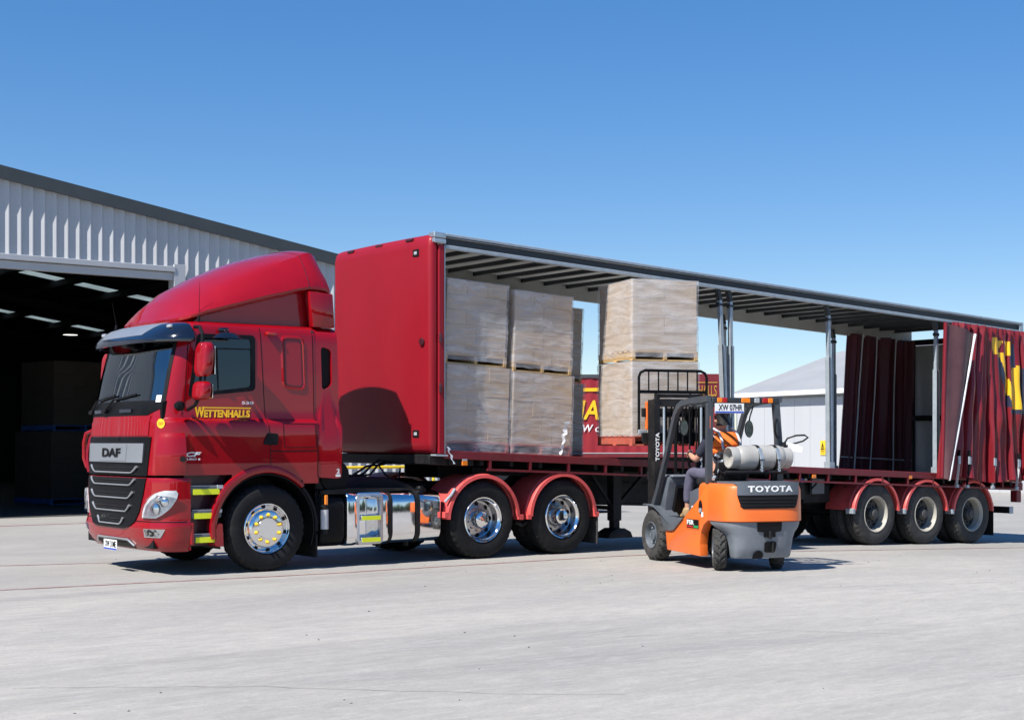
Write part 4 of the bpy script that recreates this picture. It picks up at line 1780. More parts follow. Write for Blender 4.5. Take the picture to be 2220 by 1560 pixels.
def fpatch(z0, z1, lo, hi, off, nz=14, nu=40, m=0, mb=None, skirt=.02, hw=None, xf=None, xc=None):
    """panel lying on the front of the cab between phi limits lo(z), hi(z), standing off by off"""
    mb = mb or MB()

    def P_(i, j, o):
        z = z0 + (z1 - z0) * j / nz
        ph = lo(z) + (hi(z) - lo(z)) * i / nu
        oo = (o(z, ph) if callable(o) else o)
        return fxz(ph, z, oo, hw(z) if hw else None, xf(z) if xf else None, xc(z) if xc else None)
    vs = [P_(i, j, off) for j in range(nz + 1) for i in range(nu + 1)]
    fs = [(j * (nu + 1) + i, j * (nu + 1) + i + 1, (j + 1) * (nu + 1) + i + 1, (j + 1) * (nu + 1) + i) for j in range(nz) for i in range(nu)]
    if skirt:
        edge = [(i, 0) for i in range(nu + 1)] + [(nu, j) for j in range(1, nz + 1)] + [(i, nz) for i in range(nu - 1, -1, -1)] + [(0, j) for j in range(nz - 1, 0, -1)]
        o0 = len(vs)
        bo = (lambda z, ph: off(z, ph) - skirt) if callable(off) else off - skirt
        vs += [P_(i, j, bo) for i, j in edge]
        n_ = len(edge)
        for k in range(n_):
            a, c = edge[k], edge[(k + 1) % n_]
            fs.append((a[1] * (nu + 1) + a[0], c[1] * (nu + 1) + c[0], o0 + (k + 1) % n_, o0 + k))
    mb.add(vs, fs, m)
    return mb


# glass and its black border
b = MB()
GE = .03


def border(zlo, zhi, lo, off, wdt, mb, m=0):
    hi_ = lambda z: math.pi - lo(z)
    fpatch(zlo, zhi, lo, lambda z: lo(z) + wdt, off, 20, 4, m, mb, .012)
    fpatch(zlo, zhi, lambda z: hi_(z) - wdt, hi_, off, 20, 4, m, mb, .012)
    fpatch(zhi - .07, zhi, lambda z: lo(z) + wdt, lambda z: hi_(z) - wdt, off, 2, 40, m, mb, .012)
    fpatch(zlo, zlo + .05, lambda z: lo(z) + wdt, lambda z: hi_(z) - wdt, off, 2, 40, m, mb, .012)


border(WS0, WS1, ws_lo, .006, .10, b)
b.build('windscreen_seal', 'ink', tk)
b = MB()
fpatch(WS0 + .02, WS1 - .02, lambda z: ws_lo(z) + .04, lambda z: math.pi - ws_lo(z) - .04, .003, 16, 48, 0, b, 0)
ws = b.build('windscreen', 'glass', tk, angle=60)
b = MB()
fpatch(2.02, 2.10, lambda z: ws_lo(z) + .12, lambda z: ws_lo(z) + .26, .010, 2, 4, 0, b, .004)
b.build('permit_sticker', 'paper', ws)
# black scuttle panel below the windscreen, lower edge curved up at the corner
b = MB()
fpatch(1.865, WS0 + .01, lambda z: phi_y(.215 + max(0, (1.96 - z)) * 2.6, z), lambda z: math.pi - phi_y(.215 + max(0, (1.96 - z)) * 2.6, z), .010, 10, 48, 0, b)
sct = b.build('scuttle_panel', 'black_plastic', tk, angle=50)
for yb, ye, sgn in ((1.55, .82, 1), (2.10, 1.45, 1)):
    b = MB()
    p0 = Vector(fxz(phi_y(yb, 1.93), 1.93, .04))
    p1 = Vector(fxz(phi_y(yb - .22, 2.06), 2.06, .045))
    p2 = Vector(fxz(phi_y(ye, 2.11), 2.11, .03))
    b.tube([p0, (p0 + p1) / 2, p1], [.020, .016, .012], 8)
    b.tube([fxz(phi_y(yb - .22 + (ye - yb + .0) * t / 8 * .9 + .05, 2.06 + .06 * t / 8), 2.06 + .06 * t / 8, .028) for t in range(9)], .011, 6)
    b.box(p0.x - .03, p0.x + .02, p0.y - .05, p0.y + .05, 1.90, 1.945, b=.01)
    b.build('wiper', 'ink', tk)
for y in (.95, 1.85):
    b = MB()
    fpatch(1.905, 1.945, lambda z: phi_y(y - .17, z), lambda z: phi_y(y + .17, z), .03, 3, 8, 0, b)
    b.build('grab_handle', 'black_gloss', sct)

# door windows
def side_y(z):
    return YC - interp(z, HWT)


def spatch(poly, off, th=.012, m=0, mb=None, far=False, zsub=0):
    """flat panel on the cab side, outline in (x, z)"""
    mb = mb or MB()
    n_ = len(poly)
    sg = -1 if not far else 1
    vs = []
    for o in (off, off - th):
        for x, z in poly:
            y = side_y(z)
            y = y - o if not far else (2 * YC - y) + o
            vs.append((x, y, z))
    fs = [tuple(range(n_)), tuple(range(2 * n_ - 1, n_ - 1, -1))] + [(k, (k + 1) % n_, n_ + (k + 1) % n_, n_ + k) for k in range(n_)]
    return mb.add(vs, fs, m)


def round_poly(poly, r, n_=5):
    out = []
    N = len(poly)
    for i in range(N):
        p, a, c = Vector(poly[i]), Vector(poly[i - 1]), Vector(poly[(i + 1) % N])
        u, w = (a - p), (c - p)
        l1 = min(r, u.length * .45, w.length * .45)
        s0, s1 = p + u.normalized() * l1, p + w.normalized() * l1
        for k in range(n_ + 1):
            t = k / n_
            q = s0 * (1 - t) ** 2 + p * 2 * t * (1 - t) + s1 * t * t
            out.append((q.x, q.y))
    return out


def frame_loop(outer, inner, off, th, mb, m=0, far=False):
    n_ = len(outer)
    vs = []
    for poly, o in ((outer, off), (inner, off), (inner, off - th), (outer, off - th)):
        for x, z in poly:
            y = side_y(z)
            vs.append((x, y - o if not far else 2 * YC - y + o, z))
    fs = []
    for L_ in range(4):
        L2 = (L_ + 1) % 4
        for k in range(n_):
            k2 = (k + 1) % n_
            fs.append((L_ * n_ + k, L_ * n_ + k2, L2 * n_ + k2, L2 * n_ + k))
    return mb.add(vs, fs, m)


DWo = round_poly(DW, .06)
DWi = round_poly([(-.93, 2.125), (-.175, 2.215), (-.17, 2.785), (-.825, 2.775)], .05)
for far in (False, True):
    b = MB()
    frame_loop(DWo, DWi, .008, .02, b, 0, far)
    b.build('window_seal', 'ink', tk)
    b = MB()
    spatch(round_poly(DWI, .05), -.004, .004, 0, b, far)
    b.build('door_window', 'glass_dark', tk)
b = MB()
b.bar((-.84, side_y(2.66) - .006, 2.655), (-.16, side_y(2.68) - .006, 2.665), .012, .014)
b.bar((-.60, side_y(2.66) - .004, 2.14), (-.62, side_y(2.66) - .004, 2.66), .012, .016)
b.build('window_bar', 'ink', tk)


# seams: thin dark grooves where panels meet
def seam(pts, w=.009, off=.0025, far=False, name='panel_gap', matn='ink'):
    b = MB()
    Q = []
    for (a, c) in zip(pts, pts[1:]):
        n_ = max(2, int(math.hypot(c[0] - a[0], c[1] - a[1]) / .04))
        Q += [(a[0] + (c[0] - a[0]) * t / n_, a[1] + (c[1] - a[1]) * t / n_) for t in range(n_)]
    Q.append(pts[-1])
    vs = []
    for i, (x, z) in enumerate(Q):
        a, c = Q[max(0, i - 1)], Q[min(len(Q) - 1, i + 1)]
        tx, tz_ = c[0] - a[0], c[1] - a[1]
        l_ = math.hypot(tx, tz_) or 1
        px, pz = -tz_ / l_ * w / 2, tx / l_ * w / 2
        for s_ in (-1, 1):
            zz = z + s_ * pz
            vs.append((x + s_ * px, side_y(zz) - off, zz))
    b.add(vs, [(2 * i, 2 * i + 2, 2 * i + 3, 2 * i + 1) for i in range(len(Q) - 1)])
    return b.build(name, matn, tk)


seam([(-.045, 2.93), (-.02, 2.4), (.01, 1.85), (.03, 1.70), (.045, 1.28)])
seam([(-.98, 2.72), (-1.03, 2.05), (-1.07, 1.86)])
seam([(.045, 1.445), (.69, 1.45)], .012)
seam([(.67, 2.95), (.685, 1.45), (.69, 1.12)])
seam([(.22, 1.78), (.70, 1.775), (.70, 1.775)], .007)
seam([(.22, 1.78), (.23, 1.49), (.67, 1.49), (.66, 1.77)], .008)
# sleeper side recess with raised rim
o1 = round_poly([(.24, 2.20), (.575, 2.17), (.555, 2.86), (.215, 2.86)], .09, 6)
i1 = round_poly([(.285, 2.245), (.525, 2.225), (.51, 2.80), (.275, 2.80)], .06, 6)
b = MB()
n_ = len(o1)
vs = []
for poly, o in ((o1, -.002), ([(x * .5 + u * .5, z * .5 + w * .5) for (x, z), (u, w) in zip(o1, i1)], .014), (i1, -.012)):
    vs += [(x, side_y(z) - o, z) for x, z in poly]
fs = [(L_ * n_ + k, L_ * n_ + (k + 1) % n_, (L_ + 1) * n_ + (k + 1) % n_, (L_ + 1) * n_ + k) for L_ in range(2) for k in range(n_)]
b.add(vs, fs)
b.add([(x, side_y(z) - .004, z) for x, z in i1], [tuple(range(n_))])
b.build('sleeper_panel', 'cab_red', tk, angle=50)
b = MB()
frame_loop(i1, [(.395 + (x - .395) * .93, 2.51 + (z - 2.51) * .96) for x, z in i1], .008, .006, b)
b.build('sleeper_seal', 'dark_red', tk)
b = MB()
y = side_y(2.87)
b.box(.03, .16, y - .055, y + .01, 2.845, 2.885, 0, b=.012, seg=2)
b.build('marker_lamp', 'red_lens', tk)
# door handle
b = MB()
b.prism(round_poly([(-.06, 1.525), (.135, 1.515), (.145, 1.655), (.0, 1.665)], .03), 'y', side_y(1.6) - .012, side_y(1.6) + .01)
b.build('door_handle', 'ink', tk)
# rear side fairing with its slot
for far in (False, True):
    b = MB()
    fo = round_poly([(.69, 1.12), (1.03, 1.10), (1.045, 1.75), (1.02, 2.97), (.675, 2.98)], .03)
    fi = round_poly([(.80, 2.19), (.945, 2.26), (.94, 2.70), (.79, 2.74)], .06)
    # slab with a hole: loft outer to inner on both faces
    no, ni = len(fo), len(fi)
    def yy(z, o):
        v = side_y(z) - o + .004
        return v if not far else 2 * YC - v
    cx, cz = .868, 2.47
    import bisect
    def resample(poly, n_):
        # by angle round the slot centre so both loops pair up
        res = []
        for k in range(n_):
            a = 2 * math.pi * k / n_
            best = None
            dx, dz = math.cos(a), math.sin(a)
            for i in range(len(poly)):
                x1, z1 = poly[i - 1][0] - cx, poly[i - 1][1] - cz
                x2, z2 = poly[i][0] - cx, poly[i][1] - cz
                den = dx * (z2 - z1) - dz * (x2 - x1)
                if abs(den) < 1e-9:
                    continue
                t = (x1 * (z2 - z1) - z1 * (x2 - x1)) / den
                u = (x1 * dz - z1 * dx) / den
                if t > 0 and -1e-6 <= u <= 1 + 1e-6 and (best is None or t > best):
                    best = t
            res.append((cx + dx * best, cz + dz * best))
        return res
    NN = 160
    O, I = resample(fo, NN), resample(fi, NN)
    vs = []
    mids = (0, .25, .5, .75, 1)
    for f_ in mids:
        for (x, z), (u, w) in zip(O, I):
            X_, Z_ = x + (u - x) * f_, z + (w - z) * f_
            vs.append((X_, yy(Z_, .0), Z_))
    for (u, w) in I:
        vs.append((u, yy(w, -.09), w))
    for (x, z) in O:
        vs.append((x, yy(z, -.04), z))
    fs = []
    for L_ in range(5):
        for k in range(NN):
            fs.append((L_ * NN + k, L_ * NN + (k + 1) % NN, (L_ + 1) * NN + (k + 1) % NN, (L_ + 1) * NN + k))
    for k in range(NN):
        fs.append((k, (k + 1) % NN, 6 * NN + (k + 1) % NN, 6 * NN + k))
    b.add(vs, fs)
    b.build('side_fairing', 'cab_red', tk, angle=45)
    b = MB()
    y0, y1 = (side_y(2.4) + .05, side_y(2.4) + .062) if not far else (2 * YC - side_y(2.4) - .062, 2 * YC - side_y(2.4) - .05)
    b.box(.76, 1.0, y0, y1, 2.1, 2.8)
    b.build('fairing_liner', 'ink', tk)
# back wall of the cab
b = MB()
b.box(.66, .695, .16, 2.34, 1.1, 2.93)
b.build('cab_back', 'dark_red', tk)

# ---- bumper and lower front
BH = lambda z: interp(z, [(.28, 1.16), (.34, 1.19), (.42, 1.215), (.58, 1.235), (.64, 1.222), (.9, 1.222), (1.12, 1.215), (1.15, 1.20)])
BF = lambda z: interp(z, [(.28, -1.34), (.34, -1.40), (.42, -1.44), (.56, -1.475), (.62, -1.455), (.8, -1.455), (1.1, -1.445), (1.15, -1.43)])
BC = lambda z: -1.0


def bpatch(z0, z1, lo, hi, off, **kw):
    return fpatch(z0, z1, lo, hi, off, hw=BH, xf=BF, xc=BC, **kw)


b = MB()
fpatch(.285, 1.14, lambda z: 0, lambda z: math.pi, 0, 40, 110, 0, b, .0, hw=BH, xf=BF, xc=BC)
# returns at both ends
for y in (0,):
    b.prism([(-1.0, .30), (-.985, .30), (-.985, 1.13), (-1.0, 1.13)], 'y', .05, .12)
bump = b.build('bumper', 'cab_red', tk, angle=50)
for s_ in (0, 1):
    b = MB()
    y0 = .02 if s_ == 0 else 2.44
    b.box(-1.0, -.955, y0, y0 + .04, .36, .62, b=.01)
    b.build('bumper_end', 'cab_red', tk)
b = MB()
b.box(-1.36, -.7, .25, 2.25, .32, 1.1)
b.build('front_crossmember', 'ink', tk)
bphi = lambda y, z: phi_y(y, z, BH(z))
# cut line between bumper and headlight panel
b = MB()
bpatch(.628, .638, lambda z: 0.02, lambda z: bphi(.62, z), .003, nz=1, nu=24, mb=b, skirt=.002)
bpatch(.628, .638, lambda z: math.pi - bphi(.62, z), lambda z: math.pi - .02, .003, nz=1, nu=24, mb=b, skirt=.002)
b.build('panel_gap', 'ink', bump)
# grille: dark surround, upper part on the cab, lower part on the bumper
GRW = [(.53, .36), (.56, .55), (.62, .66), (.75, .77), (.95, .84), (1.14, .88), (1.62, .93)]
gy = lambda z: YC - interp(z, GRW)
b = MB()
bpatch(.535, 1.135, lambda z: bphi(gy(z), z), lambda z: math.pi - bphi(gy(z), z), .012, nz=30, nu=40, mb=b, skirt=.02)
gl = b.build('lower_grille', 'black_plastic', tk, angle=50)
b = MB()
fpatch(1.16, 1.615, lambda z: phi_y(gy(z), z), lambda z: math.pi - phi_y(gy(z), z), .012, 16, 40, 0, b, .02)
gu = b.build('upper_grille', 'black_plastic', tk, angle=50)
# recessed mouths (black) and louvres
slz = [1.19, 1.045, .89, .735, .58]
for i, z in enumerate(slz):
    up_ = z > 1.15
    HH, FF, CC = (None, None, None) if up_ else (BH, BF, BC)
    par = gu if up_ else gl
    wd = interp(z, GRW) - .22
    b = MB()
    ph = lambda y, zz: phi_y(y, zz, None if up_ else BH(zz))
    fpatch(z + .012, z + .085, lambda q: ph(YC - wd, q), lambda q: math.pi - ph(YC - wd, q), .0145, 3, 30, 0, b, .004, hw=HH, xf=FF, xc=CC)
    b.build('grille_mouth', 'ink', par)
    for dz in (.035, .062):
        b = MB()
        pts = []
        for t in range(31):
            y = YC - wd + 2 * wd * t / 30
            pts.append(fxz(ph(y, z + dz), z + dz, .020, HH(z + dz) if HH else None, FF(z + dz) if FF else None, CC(z) if CC else None))
        b.tube(pts, .007, 6)
        b.build('louvre', 'black_steel', par)
    b = MB()
    pts = []
    for t in range(41):
        u = -1 + 2 * t / 40
        y = YC + u * wd * 1.04
        lift = .075 * max(0, (abs(u) - .78) / .22) ** 1.6
        zz = z + lift + .004
        pts.append(fxz(ph(y, zz), zz, .026, HH(zz) if HH else None, FF(zz) if FF else None, CC(zz) if CC else None))
    b.tube(pts, [.009 + .006 * max(0, (abs(-1 + 2 * t / 40) - .8) / .2) for t in range(41)], 8)
    b.build('chrome_strip', 'silver', par)
# badge plate
b = MB()
fpatch(1.315, 1.54, lambda z: phi_y(YC - .82 + .05 * (1.54 - z), z), lambda z: math.pi - phi_y(YC - .82 + .05 * (1.54 - z), z), .030, 6, 40, 0, b, .02)
bp_ = b.build('badge_plate', 'silver', tk, angle=40)
b = MB()
fpatch(1.33, 1.53, lambda z: phi_y(YC - .42 - .1 * (z - 1.33), z), lambda z: math.pi - phi_y(YC - .42 - .1 * (z - 1.33), z), .036, 4, 20, 0, b, .008)
b.build('badge_centre', 'silver', bp_, angle=40)


def front_text(txt, yL, z, h, w, off, matn, par, **kw):
    """lettering wrapped onto the front; reads from the far side (image left) to the near side"""
    vs, fs = text_mesh(txt, 1.0, **kw)
    x0, x1 = min(v[0] for v in vs), max(v[0] for v in vs)
    y0, y1 = min(v[1] for v in vs), max(v[1] for v in vs)
    out = []
    for v in vs:
        yy_ = yL - (v[0] - x0) / (x1 - x0) * w
        zz = z + (v[1] - y0) / (y1 - y0) * h
        out.append(fxz(phi_y(yy_, zz), zz, off + v[2]))
    m_ = MB()
    m_.add(out, fs)
    return m_.build('lettering', matn, par)


front_text('DAF', YC + .275, 1.378, .105, .55, .042, 'ink', bp_, bold=.03, extrude=.004)
b = MB()
fpatch(1.575, 1.60, lambda z: phi_y(YC - .16, z), lambda z: math.pi - phi_y(YC - .16, z), .02, 2, 8, 0, b)
b.build('bonnet_latch', 'ink', gu)
# ribbed front flap between grille and scuttle
b = MB()
fpatch(1.628, 1.862, lambda z: phi_y(.38, z), lambda z: math.pi - phi_y(.38, z), lambda z, ph: .010 + .0022 * math.sin(ph * 95), 6, 300, 0, b, .012)
b.build('front_flap', 'cab_red', tk, angle=60)
# round yellow sticker on the corner
b = MB()
cphi = phi_y(.20, 1.77)
cc = Vector(fxz(cphi, 1.77, .004))
nn_ = (Vector(fxz(cphi, 1.77, .05)) - cc).normalized()
ux_ = Vector((0, 0, 1)).cross(nn_).normalized()
b.add([cc + (ux_ * math.cos(a * .3142) + Vector((0, 0, 1)) * math.sin(a * .3142)) * .055 + nn_ * .004 for a in range(20)], [tuple(range(20))])
b.build('number_sticker', 'nut_yellow', tk)
b = MB()
put_text(b, '507', cc - ux_ * .034 - Vector((0, 0, .018)) + nn_ * .007, ux_, (0, 0, 1), .1, height=.036, width=.068, extrude=.0005)
b.build('lettering', 'fork_orange', tk)
# corner air deflector panels beside the grille
for side in (0, 1):
    S_ = (lambda p: p) if side == 0 else (lambda p: math.pi - p)
    b = MB()
    lo = lambda z: phi_x(-1.065, z)
    hi = lambda z: phi_y(.215 - .05 * (z - 1.2), z)
    if side == 0:
        fpatch(1.175, 1.66, lo, hi, lambda z, ph: .006 + .055 * max(0, 1 - abs((z - 1.40) / .26)) ** .45, 16, 14, 0, b, .03)
    else:
        fpatch(1.175, 1.66, lambda z: math.pi - hi(z), lambda z: math.pi - lo(z), lambda z, ph: .006 + .055 * max(0, 1 - abs((z - 1.40) / .26)) ** .45, 16, 14, 0, b, .03)
    b.build('corner_deflector', 'cab_red', tk, angle=50)
b = MB()
p = fxz(phi_x(-1.10, 1.36), 1.36, .06)
b.tube([p, (p[0] - .02, p[1] - .02, p[2])], .032, 14)
b.build('side_camera', 'ink', tk)
# far corner handle loop
b = MB()
q = [fxz(math.pi - phi_x(-1.22, z), z, o) for z, o in ((1.20, .02), (1.24, .11), (1.35, .15), (1.55, .15), (1.66, .12), (1.70, .03))]
b.tube(q, .026, 8)
b.build('corner_handle', 'cab_red', tk)
# headlights
HLz0, HLz1 = .675, .995
hl_lo = lambda z: phi_x(interp(z, [(.67, -1.355), (.72, -1.30), (.80, -1.225), (.90, -1.165), (.96, -1.15), (1.0, -1.175)]), z, BF(z), BC(z))
hl_hi = lambda z: bphi(interp(z, [(.67, .43), (.74, .42), (.82, .385), (.90, .31), (.96, .22), (1.0, .10)]), z)
for side in (0, 1):
    lo, hi = (hl_lo, hl_hi) if side == 0 else ((lambda z: math.pi - hl_hi(z)), (lambda z: math.pi - hl_lo(z)))
    b = MB()
    bpatch(HLz0, HLz1, lo, hi, .006, nz=20, nu=24, mb=b, skirt=.02)
    h = b.build('headlight', 'lamp_inner', tk, angle=60)
    b = MB()
    bpatch(HLz0 + .02, HLz1 - .02, (lambda z: lo(z) + .02), (lambda z: hi(z) - .02), lambda z, ph: .040, nz=18, nu=22, mb=b, skirt=.004)
    b.build('headlight_lens', 'lens_glass', h, angle=25)
    for (dz, fr, r) in ((.78, .55, .075), (.86, .35, .055), (.90, .62, .04)):
        b = MB()
        ph = lo(dz) + (hi(dz) - lo(dz)) * fr
        c0, c1 = Vector(fxz(ph, dz, .02, BH(dz), BF(dz), BC(dz))), Vector(fxz(ph, dz, .032, BH(dz), BF(dz), BC(dz)))
        b.tube([c0, c1], [r, r * .55], 20)
        b.build('lamp_reflector', 'chrome', h)
    lo2 = (lambda z: phi_x(-1.30 + .3 * (z - .5), z, BF(z), BC(z))) if side == 0 else (lambda z: math.pi - bphi(.40 - .2 * (z - .45), z))
    hi2 = (lambda z: bphi(.40 - .2 * (z - .45), z)) if side == 0 else (lambda z: math.pi - phi_x(-1.30 + .3 * (z - .5), z, BF(z), BC(z)))
    b = MB()
    bpatch(.45, .55, lo2, hi2, .004, nz=6, nu=12, mb=b, skirt=.01)
    f_ = b.build('fog_lamp', 'chrome', tk)
    b = MB()
    bpatch(.46, .54, (lambda z: lo2(z) + .015), (lambda z: hi2(z) - .015), lambda z, ph: .012 + .004 * math.sin(ph * 40) * math.sin(z * 80), nz=6, nu=12, mb=b, skirt=.004)
    b.build('lamp_lens', 'lens_glass', f_, angle=25)
# lower intake with chrome lip, number plate
b = MB()
bpatch(.30, .40, lambda z: bphi(YC - .52, z), lambda z: math.pi - bphi(YC - .52, z), .006, nz=4, nu=24, mb=b, skirt=.01)
b.build('lower_intake', 'ink', bump)
b = MB()
pts = []
for t in range(31):
    u = -1 + 2 * t / 30
    zz = .405 - .07 * max(0, (abs(u) - .82) / .18)
    y = YC + .56 * u
    pts.append(fxz(bphi(y, zz), zz, .016, BH(zz), BF(zz), BC(zz)))
b.tube(pts, .014, 8)
b.build('chrome_strip', 'silver', bump)


def number_plate(parent, org, ux, w, h, txt):
    """white plate, dark letters, blue strip along the foot"""
    ux = Vector(ux).normalized()
    n_ = ux.cross(Vector((0, 0, 1)))
    o = Vector(org)

    def q(s, z, d_):
        return o + ux * s + Vector((0, 0, z)) + n_ * d_
    b = MB()
    b.add([q(0, 0, 0), q(w, 0, 0), q(w, h, 0), q(0, h, 0), q(0, 0, .006), q(w, 0, .006), q(w, h, .006), q(0, h, .006)], [(0, 1, 2, 3), (4, 5, 6, 7), (0, 1, 5, 4), (1, 2, 6, 5), (2, 3, 7, 6), (3, 0, 4, 7)])
    pl = b.build('number_plate', 'white', parent)
    b = MB()
    b.add([q(0.004, .004, .008), q(w - .004, .004, .008), q(w - .004, h * .2, .008), q(.004, h * .2, .008)], [(0, 1, 2, 3)])
    b.build('plate_strip', 'plate_blue', pl)
    b = MB()
    put_text(b, txt, q(w * .12, h * .29, .009), ux, (0, 0, 1), .1, height=h * .6, width=w * .82, extrude=.0008, bold=.001)
    b.build('lettering', 'ink', pl)
    return pl


number_plate(tk, (-1.49, 1.40, .262), (0, -1, 0), .40, .125, 'XW 31ME')
# sun visor
b = MB()
VZ0, VZ1 = 2.72, 2.975
voff = lambda z, ph: .03 + interp(z, [(2.72, .150), (2.75, .165), (2.80, .150), (2.90, .085), (2.975, .02)]) * (.55 + .45 * math.sin(ph) ** .6)
fpatch(VZ0, VZ1, lambda z: phi_x(-.93, z), lambda z: math.pi - phi_x(-.93, z), voff, 12, 60, 0, b, .03)
vis = b.build('sun_visor', 'black_gloss', tk, angle=40)
b = MB()
fpatch(2.815, 2.968, lambda z: phi_y(.66 - 1.2 * (z - 2.815), z), lambda z: math.pi - phi_y(.66 - 1.2 * (z - 2.815), z), lambda z, ph: voff(z, ph) + .006, 5, 40, 0, b, .008)
b.build('visor_panel', 'silver', vis, angle=40)
for s_ in (0, 1):
    b = MB()
    ph = phi_y(.30, 2.88) if s_ == 0 else math.pi - phi_y(.30, 2.88)
    c0 = Vector(fxz(ph, 2.895, voff(2.895, ph)))
    b.box(c0.x - .02, c0.x + .02, c0.y - .05, c0.y + .05, 2.885, 2.925, b=.008)
    b.build('marker_lamp', 'clear_lens', vis)
b = MB()
b.box(-1.31, -1.19, 1.16, 1.34, 2.70, 2.80, b=.02)
b.build('camera_pod', 'ink', vis)

# ---- roof fairing
SEC = [(-1.05, (.86, 2.985), (.98, 3.00), (1.25, 3.015)),
       (-.97, (.46, 2.99), (.68, 3.06), (1.25, 3.13)),
       (-.88, (.28, 3.02), (.54, 3.15), (1.25, 3.27)),
       (-.70, (.235, 3.085), (.47, 3.27), (1.25, 3.43)),
       (-.40, (.215, 3.17), (.45, 3.44), (1.25, 3.60)),
       (0.0, (.205, 3.28), (.44, 3.62), (1.25, 3.78)),
       (.35, (.20, 3.37), (.45, 3.76), (1.25, 3.90)),
       (.62, (.20, 3.435), (.46, 3.865), (1.25, 3.97)),
       (.78, (.205, 3.445), (.475, 3.93), (1.25, 4.01)),
       (.90, (.215, 3.435), (.51, 3.90), (1.25, 3.985)),
       (.97, (.235, 3.41), (.56, 3.80), (1.25, 3.90))]


def fair_ring(sec):
    x, e, s_, t = sec
    half = []
    under = (e[0] + .10, e[1] - .035)
    half.append((under[0], under[1]))
    half.append(e)
    half.append((e[0] - .004, e[1] + .03))
    for k in range(1, 6):
        f_ = k / 6
        half.append((e[0] + (s_[0] - e[0]) * (f_ ** 1.35), e[1] + .03 + (s_[1] - e[1] - .03) * f_))
    for k in range(0, 9):
        f_ = k / 8
        yy_ = s_[0] + (t[0] - s_[0]) * f_
        zz = s_[1] + (t[1] - s_[1]) * (1 - (1 - f_) ** 2.2)
        half.append((yy_, zz))
    ring = [(x, y, z) for y, z in half] + [(x, 2 * YC - y, z) for y, z in reversed(half[:-1])]
    return ring


def smooth_secs(S, sub=4):
    out = []
    for i in range(len(S) - 1):
        a, p, q, c = S[max(0, i - 1)], S[i], S[i + 1], S[min(len(S) - 1, i + 2)]
        for k in range(sub):
            t = k / sub

            def cr(p0, p1, p2, p3):
                return .5 * ((2 * p1) + (-p0 + p2) * t + (2 * p0 - 5 * p1 + 4 * p2 - p3) * t * t + (-p0 + 3 * p1 - 3 * p2 + p3) * t ** 3)
            out.append((p[0] + (q[0] - p[0]) * t, *[tuple(cr(a[j][m_], p[j][m_], q[j][m_], c[j][m_]) for m_ in (0, 1)) for j in (1, 2, 3)]))
    out.append(S[-1])
    return out


b = MB()
b.loft([fair_ring(s_) for s_ in smooth_secs(SEC)], True, True)
rf = b.build('roof_fairing', 'cab_red', tk, angle=28)
for yy_ in (.34, 2.06):
    b = MB()
    b.prism([(-.85, 2.96), (.80, 2.96), (.80, 3.43), (.62, 3.42), (-.70, 3.07)], 'y', yy_, yy_ + .10)
    b.build('fairing_side', 'cab_red', rf)
for yy_ in (.17, 2.20):
    b = MB()
    b.prism([(.70, 2.975), (1.01, 2.975), (.985, 3.40), (.64, 3.42)], 'y', yy_, yy_ + .13, b=.02)
    b.build('fairing_post', 'cab_red', rf)
# seam across the fairing near its rear edge
b = MB()
ss = smooth_secs(SEC)
r_ = fair_ring(min(ss, key=lambda s_: abs(s_[0] - .66)))
r2 = fair_ring(min(ss, key=lambda s_: abs(s_[0] - .66)))
b.tube([(p[0], YC + (p[1] - YC) * 1.0012, 3.3 + (p[2] - 3.3) * 1.0015) for p in r_[1:-1]], .004, 5)
b.build('fairing_seam', 'dark_red', rf)
for (x, y, h_, lean) in ((-.80, .25, .42, .02), (-1.08, 2.05, .30, -.05)):
    b = MB()
    b.tube([(x, y, 2.97), (x + .01, y, 3.03)], .018, 8)
    b.tube([(x + .01, y, 3.02), (x + lean, y, 3.02 + h_)], [.005, .002], 5)
    b.build('aerial', 'ink', tk)

# ---- mirrors
def rhouse(cx, cy, z0, z1, wx, wy, name, matn, par, lean=0.0):
    b = MB()
    rr = []
    for k in range(13):
        t = k / 12
        z = z0 + (z1 - z0) * t
        e = 1 - abs(2 * t - 1) ** 5 * .35
        ring = []
        for a in range(24):
            an = 2 * math.pi * a / 24
            c, s_ = math.cos(an), math.sin(an)
            ring.append((cx + lean * (t - .5) + wx / 2 * e * (1 if c > 0 else -1) * abs(c) ** .55, cy + wy / 2 * e * (1 if s_ > 0 else -1) * abs(s_) ** .55, z))
        rr.append(ring)
    b.loft(rr)
    return b.build(name, matn, par, angle=50)


